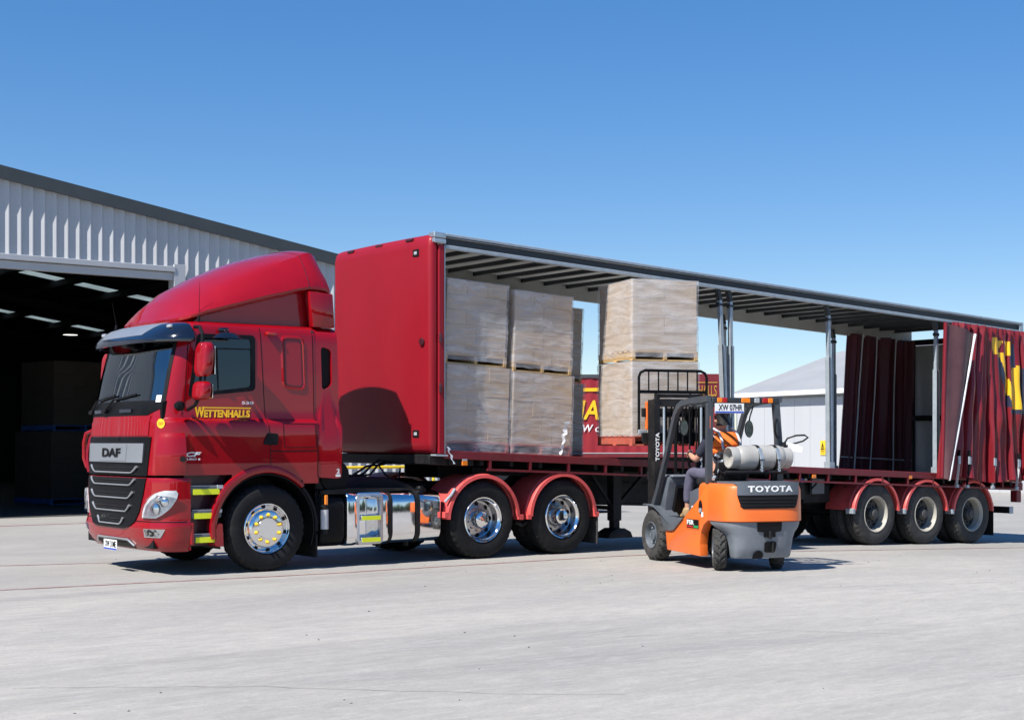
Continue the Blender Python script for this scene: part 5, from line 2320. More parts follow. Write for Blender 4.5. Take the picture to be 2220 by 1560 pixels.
for far in (0, 1):
    Y_ = (lambda y: y) if not far else (lambda y: 2 * YC - y)
    mr = bpy.data.objects.new('mirror', None)
    col.objects.link(mr)
    mr.parent = tk
    mr.matrix_parent_inverse = parent_inv[tk.name]
    parent_inv[mr.name] = Matrix.Identity(4)
    mr['base'] = 1
    rhouse(-.92, Y_(-.16), 2.31, 2.70, .15, .30, 'upper_housing', 'cab_red', mr, .03)
    rhouse(-.95, Y_(-.16), 2.04, 2.25, .15, .30, 'lower_housing', 'cab_red', mr, .02)
    b = MB()
    b.box(-.845, -.835, Y_(-.16) - .125, Y_(-.16) + .125, 2.33, 2.66, b=.004)
    b.box(-.875, -.865, Y_(-.16) - .125, Y_(-.16) + .125, 2.06, 2.22, b=.004)
    b.build('mirror_glass', 'chrome', mr)
    b = MB()
    b.tube([(-.90, Y_(.13), 2.90), (-.91, Y_(-.02), 2.89), (-.92, Y_(-.12), 2.80), (-.93, Y_(-.14), 2.66)], .022, 8)
    b.tube([(-.93, Y_(-.10), 2.34), (-.95, Y_(-.10), 2.20)], .020, 8)
    b.tube([(-.93, Y_(-.22), 2.34), (-.95, Y_(-.22), 2.20)], .014, 8)
    b.tube([(-.96, Y_(-.10), 2.06), (-.98, Y_(-.05), 1.98), (-1.0, Y_(.10), 1.93)], .022, 8)
    b.build('mirror_arm', 'ink', mr)
    b = MB()
    b.tube([(-1.12, Y_(.02), 1.97), (-1.16, Y_(-.0), 1.97), (-1.20, Y_(-.01), 1.975)], [.055, .06, .035], 16)
    b.build('mirror_stub', 'black_plastic', mr)
    b = MB()
    b.box(-.60, -.48, Y_(.09), Y_(.15), 2.855, 2.905, b=.01)
    b.tube([(-.54, Y_(.09), 2.87), (-.54, Y_(.0), 2.84)], .02, 8)
    bb = []
    for k in range(8):
        t = k / 7
        bb.append([(-.56 + (.19 * math.cos(a * .2618)) * (1 - .5 * t ** 2), Y_(-.02) + .09 * math.sin(a * .2618) * (1 - .5 * t ** 2), 2.84 - .07 * math.cos(t * 1.5) + .0) for a in range(24)])
    b.loft(bb)
    b.build('kerb_mirror', 'black_gloss', mr, angle=60)

# ---- lettering on the door
def side_text(txt, x0, z0, h, w, matn, off=.006, name='lettering', **kw):
    vs, fs = text_mesh(txt, 1.0, **kw)
    a0, a1 = min(v[0] for v in vs), max(v[0] for v in vs)
    c0, c1 = min(v[1] for v in vs), max(v[1] for v in vs)
    out = []
    for v in vs:
        x = x0 + (v[0] - a0) / (a1 - a0) * w
        z = z0 + (v[1] - c0) / (c1 - c0) * h
        out.append((x, side_y(z) - off - v[2], z))
    m_ = MB()
    m_.add(out, fs)
    return m_.build(name, matn, tk)


side_text('W', -.905, 1.845, .125, .125, 'letter_yellow', bold=.035, shear=.12, extrude=.001)
side_text('ETTENHALLS', -.795, 1.845, .092, .60, 'letter_yellow', bold=.045, shear=.12, extrude=.001)
b = MB()
b.add([(-.83, side_y(1.955) - .007, 1.952), (-.185, side_y(1.955) - .007, 1.952), (-.18, side_y(1.968) - .007, 1.967), (-.815, side_y(1.968) - .007, 1.967)], [(0, 1, 2, 3)])
b.build('lettering_bar', 'letter_yellow', tk)
side_text('530', -.30, 2.005, .035, .155, 'white', bold=.02, extrude=.001)
side_text('CF', -1.06, 1.385, .055, .20, 'white', bold=.04, shear=.35, extrude=.001)
side_text('EURO 6', -1.075, 1.345, .024, .20, 'white', bold=.03, shear=.2, extrude=.001)
side_text('2', .955, 1.165, .06, .045, 'white', bold=.03, extrude=.001)
b = MB()
b.box(.945, 1.01, side_y(1.14) - .006, side_y(1.14) - .002, 1.125, 1.155)
b.build('lettering', 'white', tk)

# ---- wheel arch, steps
b = MB()
rings = []
for k in range(41):
    a = R(188 - (188 - 46) * k / 40)
    r0 = .665
    wdt = interp(k / 40, [(0, .075), (.35, .10), (.7, .085), (1, .05)])
    c, s_ = math.cos(a), math.sin(a)
    ring = []
    for (r, y) in ((r0, .30), (r0, .035), (r0 + .012, .018), (r0 + wdt * .6, .012), (r0 + wdt, .022), (r0 + wdt + .01, .05), (r0 + .03, .30)):
        ring.append((r * c, y, .52 + r * s_))
    rings.append(ring)
b.loft(rings)
b.build('wheel_arch', 'cab_red', tk, angle=50)
b = MB()
for yy_ in (.60, 1.90):
    pass
rings = []
for k in range(33):
    a = R(200 - 220 * k / 32)
    c, s_ = math.cos(a), math.sin(a)
    rings.append([(.655 * c, .06, .52 + .655 * s_), (.655 * c, .62, .52 + .655 * s_), (.64 * c, .62, .52 + .64 * s_), (.64 * c, .06, .52 + .64 * s_)])
b.loft(rings)
b.box(-.66, .66, .60, .63, .55, 1.25)
b.build('arch_liner', 'ink', tk)
b = MB()
rings = []
for k in range(33):
    a = R(200 - 220 * k / 32)
    c, s_ = math.cos(a), math.sin(a)
    rings.append([(.70 * c, 2.47, .52 + .70 * s_), (.70 * c, 1.88, .52 + .70 * s_), (.64 * c, 1.88, .52 + .64 * s_), (.64 * c, 2.47, .52 + .64 * s_)])
b.loft(rings)
b.build('wheel_arch', 'cab_red', tk, angle=50)
# lower piece of the arch ahead of the wheel
b = MB()
b.prism(round_poly([(-.68, .33), (-.585, .33), (-.60, .60), (-.655, .60), (-.70, .45)], .02), 'y', .018, .25)
b.build('arch_foot', 'cab_red', tk)
# rear mudguard strip and flap behind the front wheel
b = MB()
rings = []
for k in range(15):
    a = R(44 - 52 * k / 14)
    c, s_ = math.cos(a), math.sin(a)
    rings.append([(.665 * c, .05, .52 + .665 * s_), (.665 * c, .60, .52 + .665 * s_), (.70 * c, .60, .52 + .70 * s_), (.70 * c, .05, .52 + .70 * s_)])
b.loft(rings)
b.box(.668, .692, .05, .60, .14, .46)
b.build('mud_flap', 'rubber', tk)
# step well
b = MB()
b.prism([(-.955, .34), (-.66, .34), (-.60, .72), (-.48, 1.08), (-.45, 1.17), (-.99, 1.17)], 'y', .22, .25)
b.build('step_well', 'dark_red', tk)
for (z, xa, xb) in ((.985, -1.0, -.585), (.705, -.985, -.60), (.425, -.965, -.585)):
    b = MB()
    b.box(xa, xb, .045, .23, z - .035, z + .055, 0, b=.008)
    b.build('step', 'fork_grey', tk)
    b = MB()
    b.box(xa + .035, xb - .045, .036, .046, z - .042, z + .022, 0)
    b.build('step_strip', 'hivis_yellow', tk)
    b = MB()
    b.box(xa + .02, xb - .005, .05, .225, z + .056, z + .062, 0)
    b.box(xb - .075, xb + .004, .034, .16, z + .022, z + .066, 0, b=.004)
    b.build('step_tread', 'aluminium', tk)

# ---- chassis, tank, guards
b = MB()
for y in (.83, 1.61):
    b.box(-1.1, 5.45, y, y + .07, .74, 1.0)
b.box(.6, 1.1, .90, 1.6, .75, 1.1)
b.build('chassis_rail', 'black_steel', tk)
b = MB()
b.box(.75, 1.12, .20, .8, .95, 1.22, b=.02)
b.box(-.9, .6, .65, 1.85, .55, 1.3, b=.03)
b.build('engine_block', 'black_steel', tk)
b = MB()
b.lathe([(.0, 0), (.20, 0), (.22, .03), (.22, .26), (.20, .3), (0, .3)], (1.02, .18, 1.12), 'y', 28)
b.build('air_cleaner', 'black_plastic', tk)


def rr_ring(x, y0, y1, z0, z1, r, n_=6):
    P_ = []
    for cy, cz, a0 in ((y1 - r, z1 - r, 0), (y0 + r, z1 - r, 90), (y0 + r, z0 + r, 180), (y1 - r, z0 + r, 270)):
        for t in range(n_ + 1):
            a = R(a0 + 90 * t / n_)
            P_.append((x, cy + r * math.cos(a), cz + r * math.sin(a)))
    return P_


TY0, TY1, TZ0, TZ1 = .05, .68, .265, .925


def tank_rings(x0, x1, y0, y1, z0, z1, r, e=.03):
    return [rr_ring(x0, y0 + e, y1 - e, z0 + e, z1 - e, r - e), rr_ring(x0 + e * .3, y0 + e * .35, y1 - e * .35, z0 + e * .35, z1 - e * .35, r - e * .3), rr_ring(x0 + e, y0, y1, z0, z1, r), rr_ring(x1 - e, y0, y1, z0, z1, r), rr_ring(x1 - e * .3, y0 + e * .35, y1 - e * .35, z0 + e * .35, z1 - e * .35, r - e * .3), rr_ring(x1, y0 + e, y1 - e, z0 + e, z1 - e, r - e)]


b = MB()
b.loft(tank_rings(1.60, 2.545, TY0, TY1, TZ0, TZ1, .145))
tank = b.build('fuel_tank', 'polished', tk, angle=40)
# step section in front: shell with a rectangular recess
b = MB()
rA = rr_ring(0, TY0, TY1, TZ0, TZ1, .13, 6)
SX0, SX1, RX0, RX1, RZ0, RZ1 = 1.125, 1.70, 1.285, 1.605, .305, .875
b.loft(tank_rings(1.115, 1.279, TY0 - .006, TY1, TZ0 - .01, TZ1 + .006, .125, .02))
b.loft(tank_rings(1.611, 1.735, TY0 - .006, TY1, TZ0 - .01, TZ1 + .006, .125, .02))
b.loft(tank_rings(1.275, 1.615, TY0 + .16, TY1, TZ0 - .004, TZ1, .10, .004))
b.box(1.275, 1.615, TY0 + .0, TY0 + .2, TZ0 + .0, RZ0, b=.02, seg=2)
b.box(1.275, 1.615, TY0 + .02, TY0 + .2, RZ1, TZ1, b=.02, seg=2)
stp = b.build('tank_step', 'polished', tk, angle=40)
fr = MB()
of = round_poly([(RX0 - .03, RZ0 - .03), (RX1 + .03, RZ0 - .03), (RX1 + .03, RZ1 + .03), (RX0 - .03, RZ1 + .03)], .06)
inf = round_poly([(RX0, RZ0), (RX1, RZ0), (RX1, RZ1), (RX0, RZ1)], .05)
n_ = len(of)
vs = [(x, TY0 - .010, z) for x, z in of] + [(x, TY0 - .016, z) for x, z in inf] + [(x, TY0 + .05, z) for x, z in inf] + [(x, TY0 + .02, z) for x, z in of]
fr.add(vs, [(L_ * n_ + k, L_ * n_ + (k + 1) % n_, ((L_ + 1) % 4) * n_ + (k + 1) % n_, ((L_ + 1) % 4) * n_ + k) for L_ in range(4) for k in range(n_)])
fr.build('step_frame', 'aluminium', stp)
for z in (.60, .325):
    b = MB()
    b.box(1.30, 1.60, TY0 - .028, TY0 + .15, z - .028, z + .028, 0, b=.005)
    b.build('step_bar', 'aluminium', stp)
    b = MB()
    b.box(1.315, 1.585, TY0 - .032, TY0 - .0285, z - .027, z + .027, 0)
    b.build('step_strip', 'hivis_yellow', stp)
for x in (1.745, 2.165):
    b = MB()
    rg = [[(x + dx, p_[1] + (p_[1] - .365) * .022, p_[2] + (p_[2] - .595) * .022) for p_ in rr_ring(x, TY0 - .002, TY1, TZ0, TZ1, .147)] for dx in (-.036, .036)]
    b.loft(rg, True, False)
    b.box(x - .02, x + .02, .30, .36, TZ0 - .06, TZ0 - .01)
    b.build('tank_strap', 'black_steel', tank, angle=60)
b = MB()
b.lathe([(.075, 0), (.075, .04), (.06, .05), (.05, .075), (0, .08)], (2.30, .19, TZ1 - .02), 'z', 18)
b.build('filler_cap', 'black_plastic', tank)
b = MB()
b.loft(tank_rings(.745, 1.11, TY0 + .03, TY1, TZ0 - .01, TZ1 - .02, .16, .04))
b.build('battery_box', 'black_plastic', tk, angle=40)
b = MB()
b.prism(round_poly([(.80, TZ1 - .02), (1.24, TZ1 - .02), (2.1, TZ1 + .012), (2.1, TZ1 + .03), (1.2, TZ1 + .05), (.80, TZ1 + .03)], .01), 'y', .12, .75)
b.build('catwalk', 'black_steel', tk)
b = MB()
rings = []
for k in range(20):
    t = k / 19
    x = 1.2 + 1.15 * t
    h = TZ1 + .03 + .15 * math.sin(math.pi * t) ** .8
    rings.append([(x, .35, TZ1), (x, .36, h - .03), (x, .45, h), (x, .8, h), (x, .8, TZ1)])
b.loft(rings)
b.build('hose_cover', 'rubber', tk, angle=40)
b = MB()
b.cyl((.80, .07, .48), (.80, .07, .72), .05, 16, 0)
b.cyl((.80, .07, .42), (.80, .07, .48), .038, 14, 1)
b.cyl((.80, .07, .725), (.80, .07, .78), .042, 14, 1)
b.box(.79, .83, .03, .06, .78, .90, 2, b=.006)
b.build('oil_filter', ['filter_white', 'black_steel', 'orange_lens'], tk)
b = MB()
for k in range(5):
    b.tube([(.76 + .03 * math.sin(q * 1.3 + k), .10 + .02 * k, .95 - q * .1) for q in range(5)], .01, 6)
b.build('wiring_loom', 'ink', tk)
# fifth wheel, suspension lines
b = MB()
b.lathe([(0, 0), (.48, 0), (.5, -.03), (.5, -.08)], (3.95, YC, 1.145), 'z', 32)
b.box(3.6, 4.9, .85, 1.65, .98, 1.1, b=.02)
b.build('fifth_wheel', 'black_steel', tk)
b = MB()
for k in range(3):
    pts = [(1.05 + q * .11, 1.0 + .15 * k, 1.25 - .16 * math.sin(q / 12 * math.pi) + .02 * math.sin(q * 2 + k) + (.05 if q > 9 else 0)) for q in range(13)]
    b.tube(pts, .016, 6)
b.tube([(2.1, .9, 1.25), (2.15, .8, 1.12), (2.25, .75, 1.04), (2.36, .8, 1.05), (2.45, .9, 1.2)], .012, 6)
b.build('air_hose', 'ink', tk)
for ax in (3.2, 4.57):
    b = MB()
    b.cyl((ax, .4, TR), (ax, 2.1, TR), .09, 14)
    b.lathe([(.0, -.2), (.16, -.15), (.2, 0), (.16, .15), (0, .2)], (ax, YC, TR), 'x', 20)
    b.build('axle', 'black_steel', tk)
    wheel(tk, ax, .015, TR - .002, 'drive', 'road', spin=ax)
    wheel(tk, ax, 2.485, TR - .002, 'drive', 'road', far=True)
    for y0, y1 in ((-.005, .62), (1.88, 2.5)):
        b = MB()
        guard_arc(b, ax, TR, .598, R(178), R(2), y0, y1, ribs=y0 < 1)
        b.build('mudguard', 'guard_red', tk)
b = MB()
b.box(2.555, 2.63, -.002, .14, .56, .64, b=.006)
b.build('guard_foot', 'guard_red', tk)
for (xa, xb) in ((3.79, 3.86), (3.93, 4.0), (5.14, 5.21)):
    b = MB()
    b.box(xa, xb, -.003, .15, .50, .57, b=.006)
    b.build('guard_foot', 'guard_red', tk)
b = MB()
b.tube([(3.8, .10, .46), (3.88, .06, .42), (3.98, .10, .46)], .025, 10)
b.build('guard_link', 'rubber', tk)
b = MB()
b.tube([(2.58, .03, .77), (2.66, .0, .86), (2.72, .0, .94)], .02, 8)
b.build('guard_clamp', 'galv', tk)
b = MB()
b.box(5.20, 5.215, .03, .58, .12, .62)
b.build('mud_flap', 'rubber_dusty', tk)
b = MB()
b.prism([(3.45, 1.12), (4.10, 1.16), (4.15, 1.13), (4.0, 1.02), (3.6, 1.02)], 'y', .62, .66)
b.build('ramp_plate', 'galv', tk)
for x in (3.80, 3.97):
    b = MB()
    b.box(x - .02, x + .02, .62, .66, .86, .91, b=.006)
    b.build('marker_lamp', 'orange_lens', tk)
wheel(tk, 0, .03, TR - .002, 'steer', 'road', spin=.35)
wheel(tk, 0, 2.47, TR - .002, 'steer', 'road', far=True)
b = MB()
b.cyl((0, .4, .45), (0, 2.1, .45), .07, 12)
b.build('axle', 'black_steel', tk)

# ---- cab interior glimpsed through the glass
b = MB()
b.prism([(-1.30, 1.2), (-.75, 1.2), (-.75, 1.95), (-.85, 2.04), (-1.10, 2.06), (-1.27, 2.02)], 'y', .2, 2.3)
b.build('dashboard', 'black_plastic', tk)
for yy_ in (.45, 1.55):
    b = MB()
    b.box(-.45, .05, yy_, yy_ + .5, 1.45, 1.75, b=.05, seg=2)
    b.box(-.02, .14, yy_ + .02, yy_ + .48, 1.75, 2.45, b=.05, seg=2)
    b.box(.02, .12, yy_ + .13, yy_ + .37, 2.46, 2.68, b=.04, seg=2)
    b.build('seat', 'fork_grey', tk)
b = MB()
c0 = Vector((-.66, 1.80, 2.02))
b.tube([c0 + Vector((.10 * math.sin(a * .2618), .21 * math.cos(a * .2618), .18 * math.sin(a * .2618))) for a in range(25)], .014, 8, cap=False)
b.tube([c0 + Vector((0, -.2, 0)), c0 + Vector((0, .2, 0))], .012, 6)
b.build('steering_wheel', 'ink', tk)
b = MB()
b.box(-.95, .64, .17, 2.33, 2.86, 2.88)
b.box(.40, .64, .17, 2.33, 1.2, 2.85)
b.build('headlining', 'fork_grey', tk)
b = MB()
b.box(-1.2, .64, .17, 2.33, 1.21, 1.23)
b.build('cab_floor', 'ink', tk)

# ------------------------------------------------------------------ forklift
fl = thing('forklift', 'orange and grey forklift carrying two stacked pallets, seen from its rear left', 'forklift', tuple(FO), 0)


def fxf(v):
    return fk(v[0], v[1], v[2])


def FB():
    return MB(fxf)


# counterweight: superelliptic rear
CWN = 3.6


def cw(phi, z, off=0.0, hw=.545, yr=-2.17, yc=-1.70):
    e = 2 / CWN
    c, s_ = math.cos(phi), math.sin(phi)
    x = -hw * (1 if c > 0 else -1) * abs(c) ** e
    y = yc - (yc - yr) * abs(s_) ** e
    if off:
        d_ = 1e-3
        a, q = cw(min(phi + d_, math.pi), z, 0, hw, yr, yc), cw(max(phi - d_, 0), z, 0, hw, yr, yc)
        tx, ty = a[0] - q[0], a[1] - q[1]
        l_ = math.hypot(tx, ty) or 1
        x, y = x + ty / l_ * off, y - tx / l_ * off
    return (x, y, z)


def cphi_x(x, hw=.545):
    q = max(-1, min(1, -x / hw))
    return math.acos((1 if q > 0 else -1) * abs(q) ** (CWN / 2))


def cw_ring(z, hw, yr, yc=-1.70, yf=-1.36):
    P_ = [(-hw, yf, z)]
    for k in range(49):
        P_.append(cw(math.pi * k / 48, z, 0, hw, yr, yc))
    P_.append((hw, yf, z))
    return P_


def cwpatch(z0, z1, lo, hi, off, nz=10, nu=30, m=0, mb=None, skirt=.02, yr=-2.17):
    mb = mb or FB()

    def P_(i, j, o):
        z = z0(i / nu) + (z1(i / nu) - z0(i / nu)) * j / nz
        ph = lo + (hi - lo) * i / nu
        return cw(ph, z, o, .545, yr)
    vs = [P_(i, j, off) for j in range(nz + 1) for i in range(nu + 1)]
    fs = [(j * (nu + 1) + i, j * (nu + 1) + i + 1, (j + 1) * (nu + 1) + i + 1, (j + 1) * (nu + 1) + i) for j in range(nz) for i in range(nu)]
    edge = [(i, 0) for i in range(nu + 1)] + [(nu, j) for j in range(1, nz + 1)] + [(i, nz) for i in range(nu - 1, -1, -1)] + [(0, j) for j in range(nz - 1, 0, -1)]
    o0 = len(vs)
    vs += [P_(i, j, off - skirt) for i, j in edge]
    n_ = len(edge)
    for k in range(n_):
        a, c = edge[k], edge[(k + 1) % n_]
        fs.append((a[1] * (nu + 1) + a[0], c[1] * (nu + 1) + c[0], o0 + (k + 1) % n_, o0 + k))
    mb.add(vs, fs, m)
    return mb


b = FB()
b.loft([cw_ring(.605, .54, -2.155), cw_ring(.615, .545, -2.17), cw_ring(.98, .540, -2.165), cw_ring(1.03, .525, -2.145), cw_ring(1.055, .49, -2.10)])
cwt = b.build('counterweight', 'fork_orange', fl, angle=35)
# grey casting below, cut away over the rear wheels
b = FB()
rows = [(.165, .365, -2.03, -1.93), (.19, .380, -2.055, -1.93), (.30, .390, -2.085, -1.92), (.40, .405, -2.105, -1.90), (.47, .44, -2.12, -1.85), (.53, .50, -2.13, -1.78), (.565, .525, -2.135, -1.72), (.60, .532, -2.14, -1.70)]
b.loft([cw_ring(z, hw, yr, yc, yc + .06) for z, hw, yr, yc in rows])
lw = b.build('lower_casting', 'cw_grey', fl, angle=35)


def rear_poly(poly, off, matn, name, par, yr=-2.10, th=.02, hw=.545):
    b = FB()
    n_ = len(poly)
    vs = []
    for o in (off, off - th):
        for x, z in poly:
            yrz = interp(z, [(.165, -2.035), (.19, -2.06), (.30, -2.09), (.42, -2.11), (.60, -2.14), (.62, -2.17)])
            p_ = cw(cphi_x(x), z, 0, .545, yrz)
            vs.append((x, p_[1] - o, z))
    b.add(vs, [tuple(range(n_)), tuple(range(2 * n_ - 1, n_ - 1, -1))] + [(k, (k + 1) % n_, n_ + (k + 1) % n_, n_ + k) for k in range(n_)])
    return b.build(name, matn, par, angle=20)


rear_poly(round_poly([(-.03, .235), (.11, .235), (.12, .365), (-.04, .365)], .03), .012, 'ink', 'tow_slot', lw)
rear_poly(round_poly([(-.06, .42), (.10, .42), (.09, .48), (.17, .49), (.17, .60), (-.16, .60), (-.15, .49), (-.06, .48)], .012), .012, 'ink', 'drawbar_recess', lw)
rear_poly([(.065 * math.cos(a * .3) - .11, .195 + .065 * max(-.5, math.sin(a * .3))) for a in range(21)], .012, 'ink', 'drain_hole', lw)
b = FB()
b.cyl((.02, -2.13, .40), (.02, -2.13, .50), .02, 10)
b.cyl((.06, -2.12, .235), (.06, -2.12, .365), .012, 8)
b.build('drawbar_pin', 'black_steel', lw)
# grey engine-bay lid and black vent
hoodL, hoodR = cphi_x(-.415), cphi_x(.40)
b = FB()
cwpatch(lambda u: .925, lambda u: 1.085 - .012 * abs(2 * u - 1) ** 3, hoodL, hoodR, .012, 6, 40, 0, b)
b.prism(round_poly([(-.42, -1.40), (-.415, -2.10), (-.30, -2.15), (.30, -2.15), (.40, -2.10), (.42, -1.40)], .03), 'z', 1.04, 1.078, b=.012)
lid = b.build('rear_lid', 'fork_grey', fl, angle=35)
b = FB()
cwpatch(lambda u: .765 + .14 * max(0, (abs(2 * u - 1) - .72) / .28) ** 1.5, lambda u: .922, hoodL + .02, hoodR - .0, .006, 6, 40, 0, b)
vent = b.build('rear_vent', 'ink', fl, angle=35)
for k in range(3):
    b = FB()
    b.tube([cw(hoodL + .1 + (hoodR - hoodL - .2) * t / 20, .80 + .04 * k, .008) for t in range(21)], .006, 5)
    b.build('vent_bar', 'black_steel', vent)
b = FB()
# lettering across the lid
vs, fs = text_mesh('TOYOTA', 1.0, bold=.035, space=1.15, extrude=.002)
a0, a1 = min(v[0] for v in vs), max(v[0] for v in vs)
c0, c1 = min(v[1] for v in vs), max(v[1] for v in vs)
out = []
for v in vs:
    x = -.30 + (v[0] - a0) / (a1 - a0) * .60
    z = .962 + (v[1] - c0) / (c1 - c0) * .075
    p_ = cw(cphi_x(x), z, .016)
    out.append((x, p_[1] - v[2], z))
b.add(out, fs)
b.build('lettering', 'white', lid)

# chassis sides
side = [(-.41, .43), (-.46, .17), (-1.40, .155), (-1.385, .30), (-1.42, .45), (-1.50, .55), (-1.60, .60), (-1.62, 1.035), (-1.47, 1.045), (-1.41, .99), (-1.395, .89), (-1.36, .86), (-.70, .448), (-.62, .43)]
for s_ in (-1, 1):
    b = FB()
    xa, xb = (-.545, -.43) if s_ < 0 else (.43, .545)
    b.prism(side, 'x', xa, xb, b=.008)
    b.build('side_panel', 'fork_orange', fl)
    b = FB()
    b.prism([(.24, .735), (-.02, .738), (-.12, .70), (-.30, .63), (-.55, .605), (-.955, .60), (-.69, .436), (-.60, .422), (-.40, .422), (-.36, .52), (-.25, .64), (-.08, .70), (.06, .715), (.24, .715)], 'x', xa - (.025 if s_ < 0 else -.11), xb - (.11 if s_ < 0 else -.025), b=.006)
    b.build('front_fender', 'fork_grey', fl)
    b = FB()
    b.prism([(.24, .722), (-.02, .724), (-.12, .69), (-.25, .63), (-.30, .60), (-.30, .585), (-.12, .67), (0, .705), (.24, .705)], 'x', xa + (.02 if s_ < 0 else 0), (-.30 if s_ < 0 else xb - .02))
    b.build('fender_top', 'fork_grey', fl)
b = FB()
b.box(-.42, .42, -1.36, .10, .20, .48, b=.02)
b.build('chassis', 'black_steel', fl)
b = FB()
b.box(-.43, .43, -.84, .08, .50, .545)
b.build('floor_plate', 'fork_grey', fl)
b = FB()
b.prism([(-.80, .55), (-1.62, .55), (-1.62, 1.03), (-1.25, 1.03), (-.86, .93)], 'x', -.42, .42, b=.02)
b.build('engine_hood', 'fork_grey', fl)
b = FB()
b.prism([(.08, .55), (-.16, .55), (-.20, .80), (-.30, 1.04), (-.30, 1.10), (.0, 1.12), (.08, 1.05)], 'x', -.44, .44, b=.02)
b.build('dash_cowl', 'fork_grey', fl)
b = FB()
b.box(-.42, .40, -.36, -.02, 1.095, 1.125, b=.01)
b.build('dash_top', 'cw_grey', fl)
b = FB()
b.prism([(-.12, .62), (-.20, .72), (-.30, .98), (-.36, .96), (-.26, .70), (-.22, .60)], 'x', -.34, .34)
b.build('knee_recess', 'ink', fl)
# fuel flap, stickers on the near side
b = FB()
b.add([(-.5475, -1.41 + .06 * math.cos(a * .3142), .76 + .10 * math.sin(a * .3142)) for a in range(20)], [tuple(range(20))])
b.add([(-.5495, -1.41 + .05 * math.cos(a * .3142) - .01, .76 + .085 * math.sin(a * .3142)) for a in range(20)], [tuple(range(20))], 1)
b.build('filler_recess', ['fork_orange', 'ink'], fl)
b = FB()
b.cyl((-.55, -1.43, .72), (-.565, -1.43, .72), .028, 14)
b.build('filler_cap', 'galv', fl)
b = FB()
b.box(-.549, -.546, -1.49, -1.44, .64, .70)
b.build('data_label', 'paper', fl)
st_ = FB()
st_.box(-.5490, -.5465, -1.375, -1.045, .485, .60, 0)
stk = st_.build('fleet_sticker', 'ink', fl)
b = FB()
for (ya, yb, za, zb, m_) in ((-1.385, -1.035, .478, .486, 0), (-1.385, -1.035, .599, .607, 0), (-1.04, -1.032, .478, .607, 0), (-1.388, -1.38, .478, .607, 0)):
    b.box(-.551, -.5465, ya, yb, za, zb, 0)
b.build('sticker_edge', 'fork_orange', stk)
b = FB()
put_text(b, 'FSR', (-.5515, -1.055, .53), (0, -1, 0), (0, 0, 1), .1, height=.06, width=.19, bold=.003, extrude=.0006)
b.build('lettering', 'white', stk)
b = FB()
b.box(-.5520, -.549, -1.36, -1.24, .495, .525)
b.build('sticker_flag', 'sticker_green', stk)
b = FB()
b.box(-.5520, -.549, -1.22, -1.06, .50, .518)
b.build('sticker_flag', 'sticker_red', stk)
b = FB()
put_text(b, '25', (-.428, -.93, .68), (0, -1, 0), (0, 0, 1), .1, height=.075, width=.15, bold=.004, extrude=.001)
b.build('lettering', 'white', fl)

# wheels
TY['fork_front'] = tyre_mesh('tyre', 'rubber_dusty', w=.20, Rr=.335, n=26)


def lug_tyre(Rr, w, n, q, matn='rubber_dusty'):
    """industrial tyre with deep slanted lugs"""
    b = MB()
    N = n * 8
    prof = [(q, .03), (q + .01, .012), (Rr * .72, .0), (Rr * .86, .004), (Rr * .93, .018), (Rr * .985, .03), (Rr, .05), (Rr, w * .38), (Rr, w * .46), (Rr, w * .54), (Rr, w * .62), (Rr, w - .05), (Rr * .985, w - .03), (Rr * .93, w - .018), (Rr * .86, w - .004), (Rr * .72, w), (q, w - .02)]

    def mod(i, a):
        ph = (a + i * 1.2 if i < 9 else a + (16 - i) * 1.2 + 4) % 8
        if 4 <= i <= 12 and ph < 2.2 and i not in (8,):
            return -.022 * Rr / .335
        return 0
    b.lathe(prof, (0, 0, 0), 'y', N, 0, mod)
    return b.mesh('tyre', matn, 25)


TF, TRr = lug_tyre(.335, .205, 20, .17), lug_tyre(.272, .165, 18, .13)
b = MB()
b.lathe([(.175, .02), (.178, .005), (.168, .0), (.160, .02), (.15, .06), (.12, .075), (.075, .07), (.07, .03), (.05, .02), (0, .02)], (0, 0, 0), 'y', 40)
for k in range(6):
    a = 2 * math.pi * k / 6
    b.cyl((.105 * math.cos(a), .045, .105 * math.sin(a)), (.105 * math.cos(a), .08, .105 * math.sin(a)), .014, 8, 1)
RF = b.mesh('rim', ['fork_grey', 'galv'], 30)
b = MB()
b.lathe([(.135, .02), (.138, .005), (.128, .0), (.12, .03), (.10, .045), (.05, .04), (.045, .01), (0, .01)], (0, 0, 0), 'y', 32)
RRm = b.mesh('rim', 'fork_grey', 30)
for (X, Y, ty, rm, r, steer) in ((-.565, 0, TF, RF, .335, 0), (.565, 0, TF, RF, .335, 0), (-.475, -1.62, TRr, RRm, .272, R(-24)), (.475, -1.62, TRr, RRm, .272, R(-24))):
    w = bpy.data.objects.new('wheel', None)
    col.objects.link(w)
    w.parent = fl
    w.matrix_parent_inverse = parent_inv[fl.name]
    wd = .205 if r > .3 else .165
    sgn = -1 if X < 0 else 1
    # pivot about the tyre's middle so that steering keeps it under its arch
    cmid = fk(X - sgn * wd / 2, Y, r - .002 + gz(fk(X, Y, 0)[0]))
    rz = -PHI + (-math.pi / 2 if X < 0 else math.pi / 2) + steer
    off = Vector((0, -wd / 2, 0))
    off.rotate(mathutils.Euler((0, 0, rz)))
    w.location = Vector(cmid) + off
    w.rotation_euler = (0, 0, rz)
    link('tyre', ty, w)
    link('rim', rm, w)
b = FB()
b.bar((-.38, -1.62, .27), (.38, -1.62, .27), .12, .10)
b.cyl((-.32, -1.55, .30), (.0, -1.50, .32), .03, 10)
b.cyl((-.36, -1.62, .20), (-.36, -1.62, .42), .04, 10)
b.build('steer_axle', 'black_steel', fl)

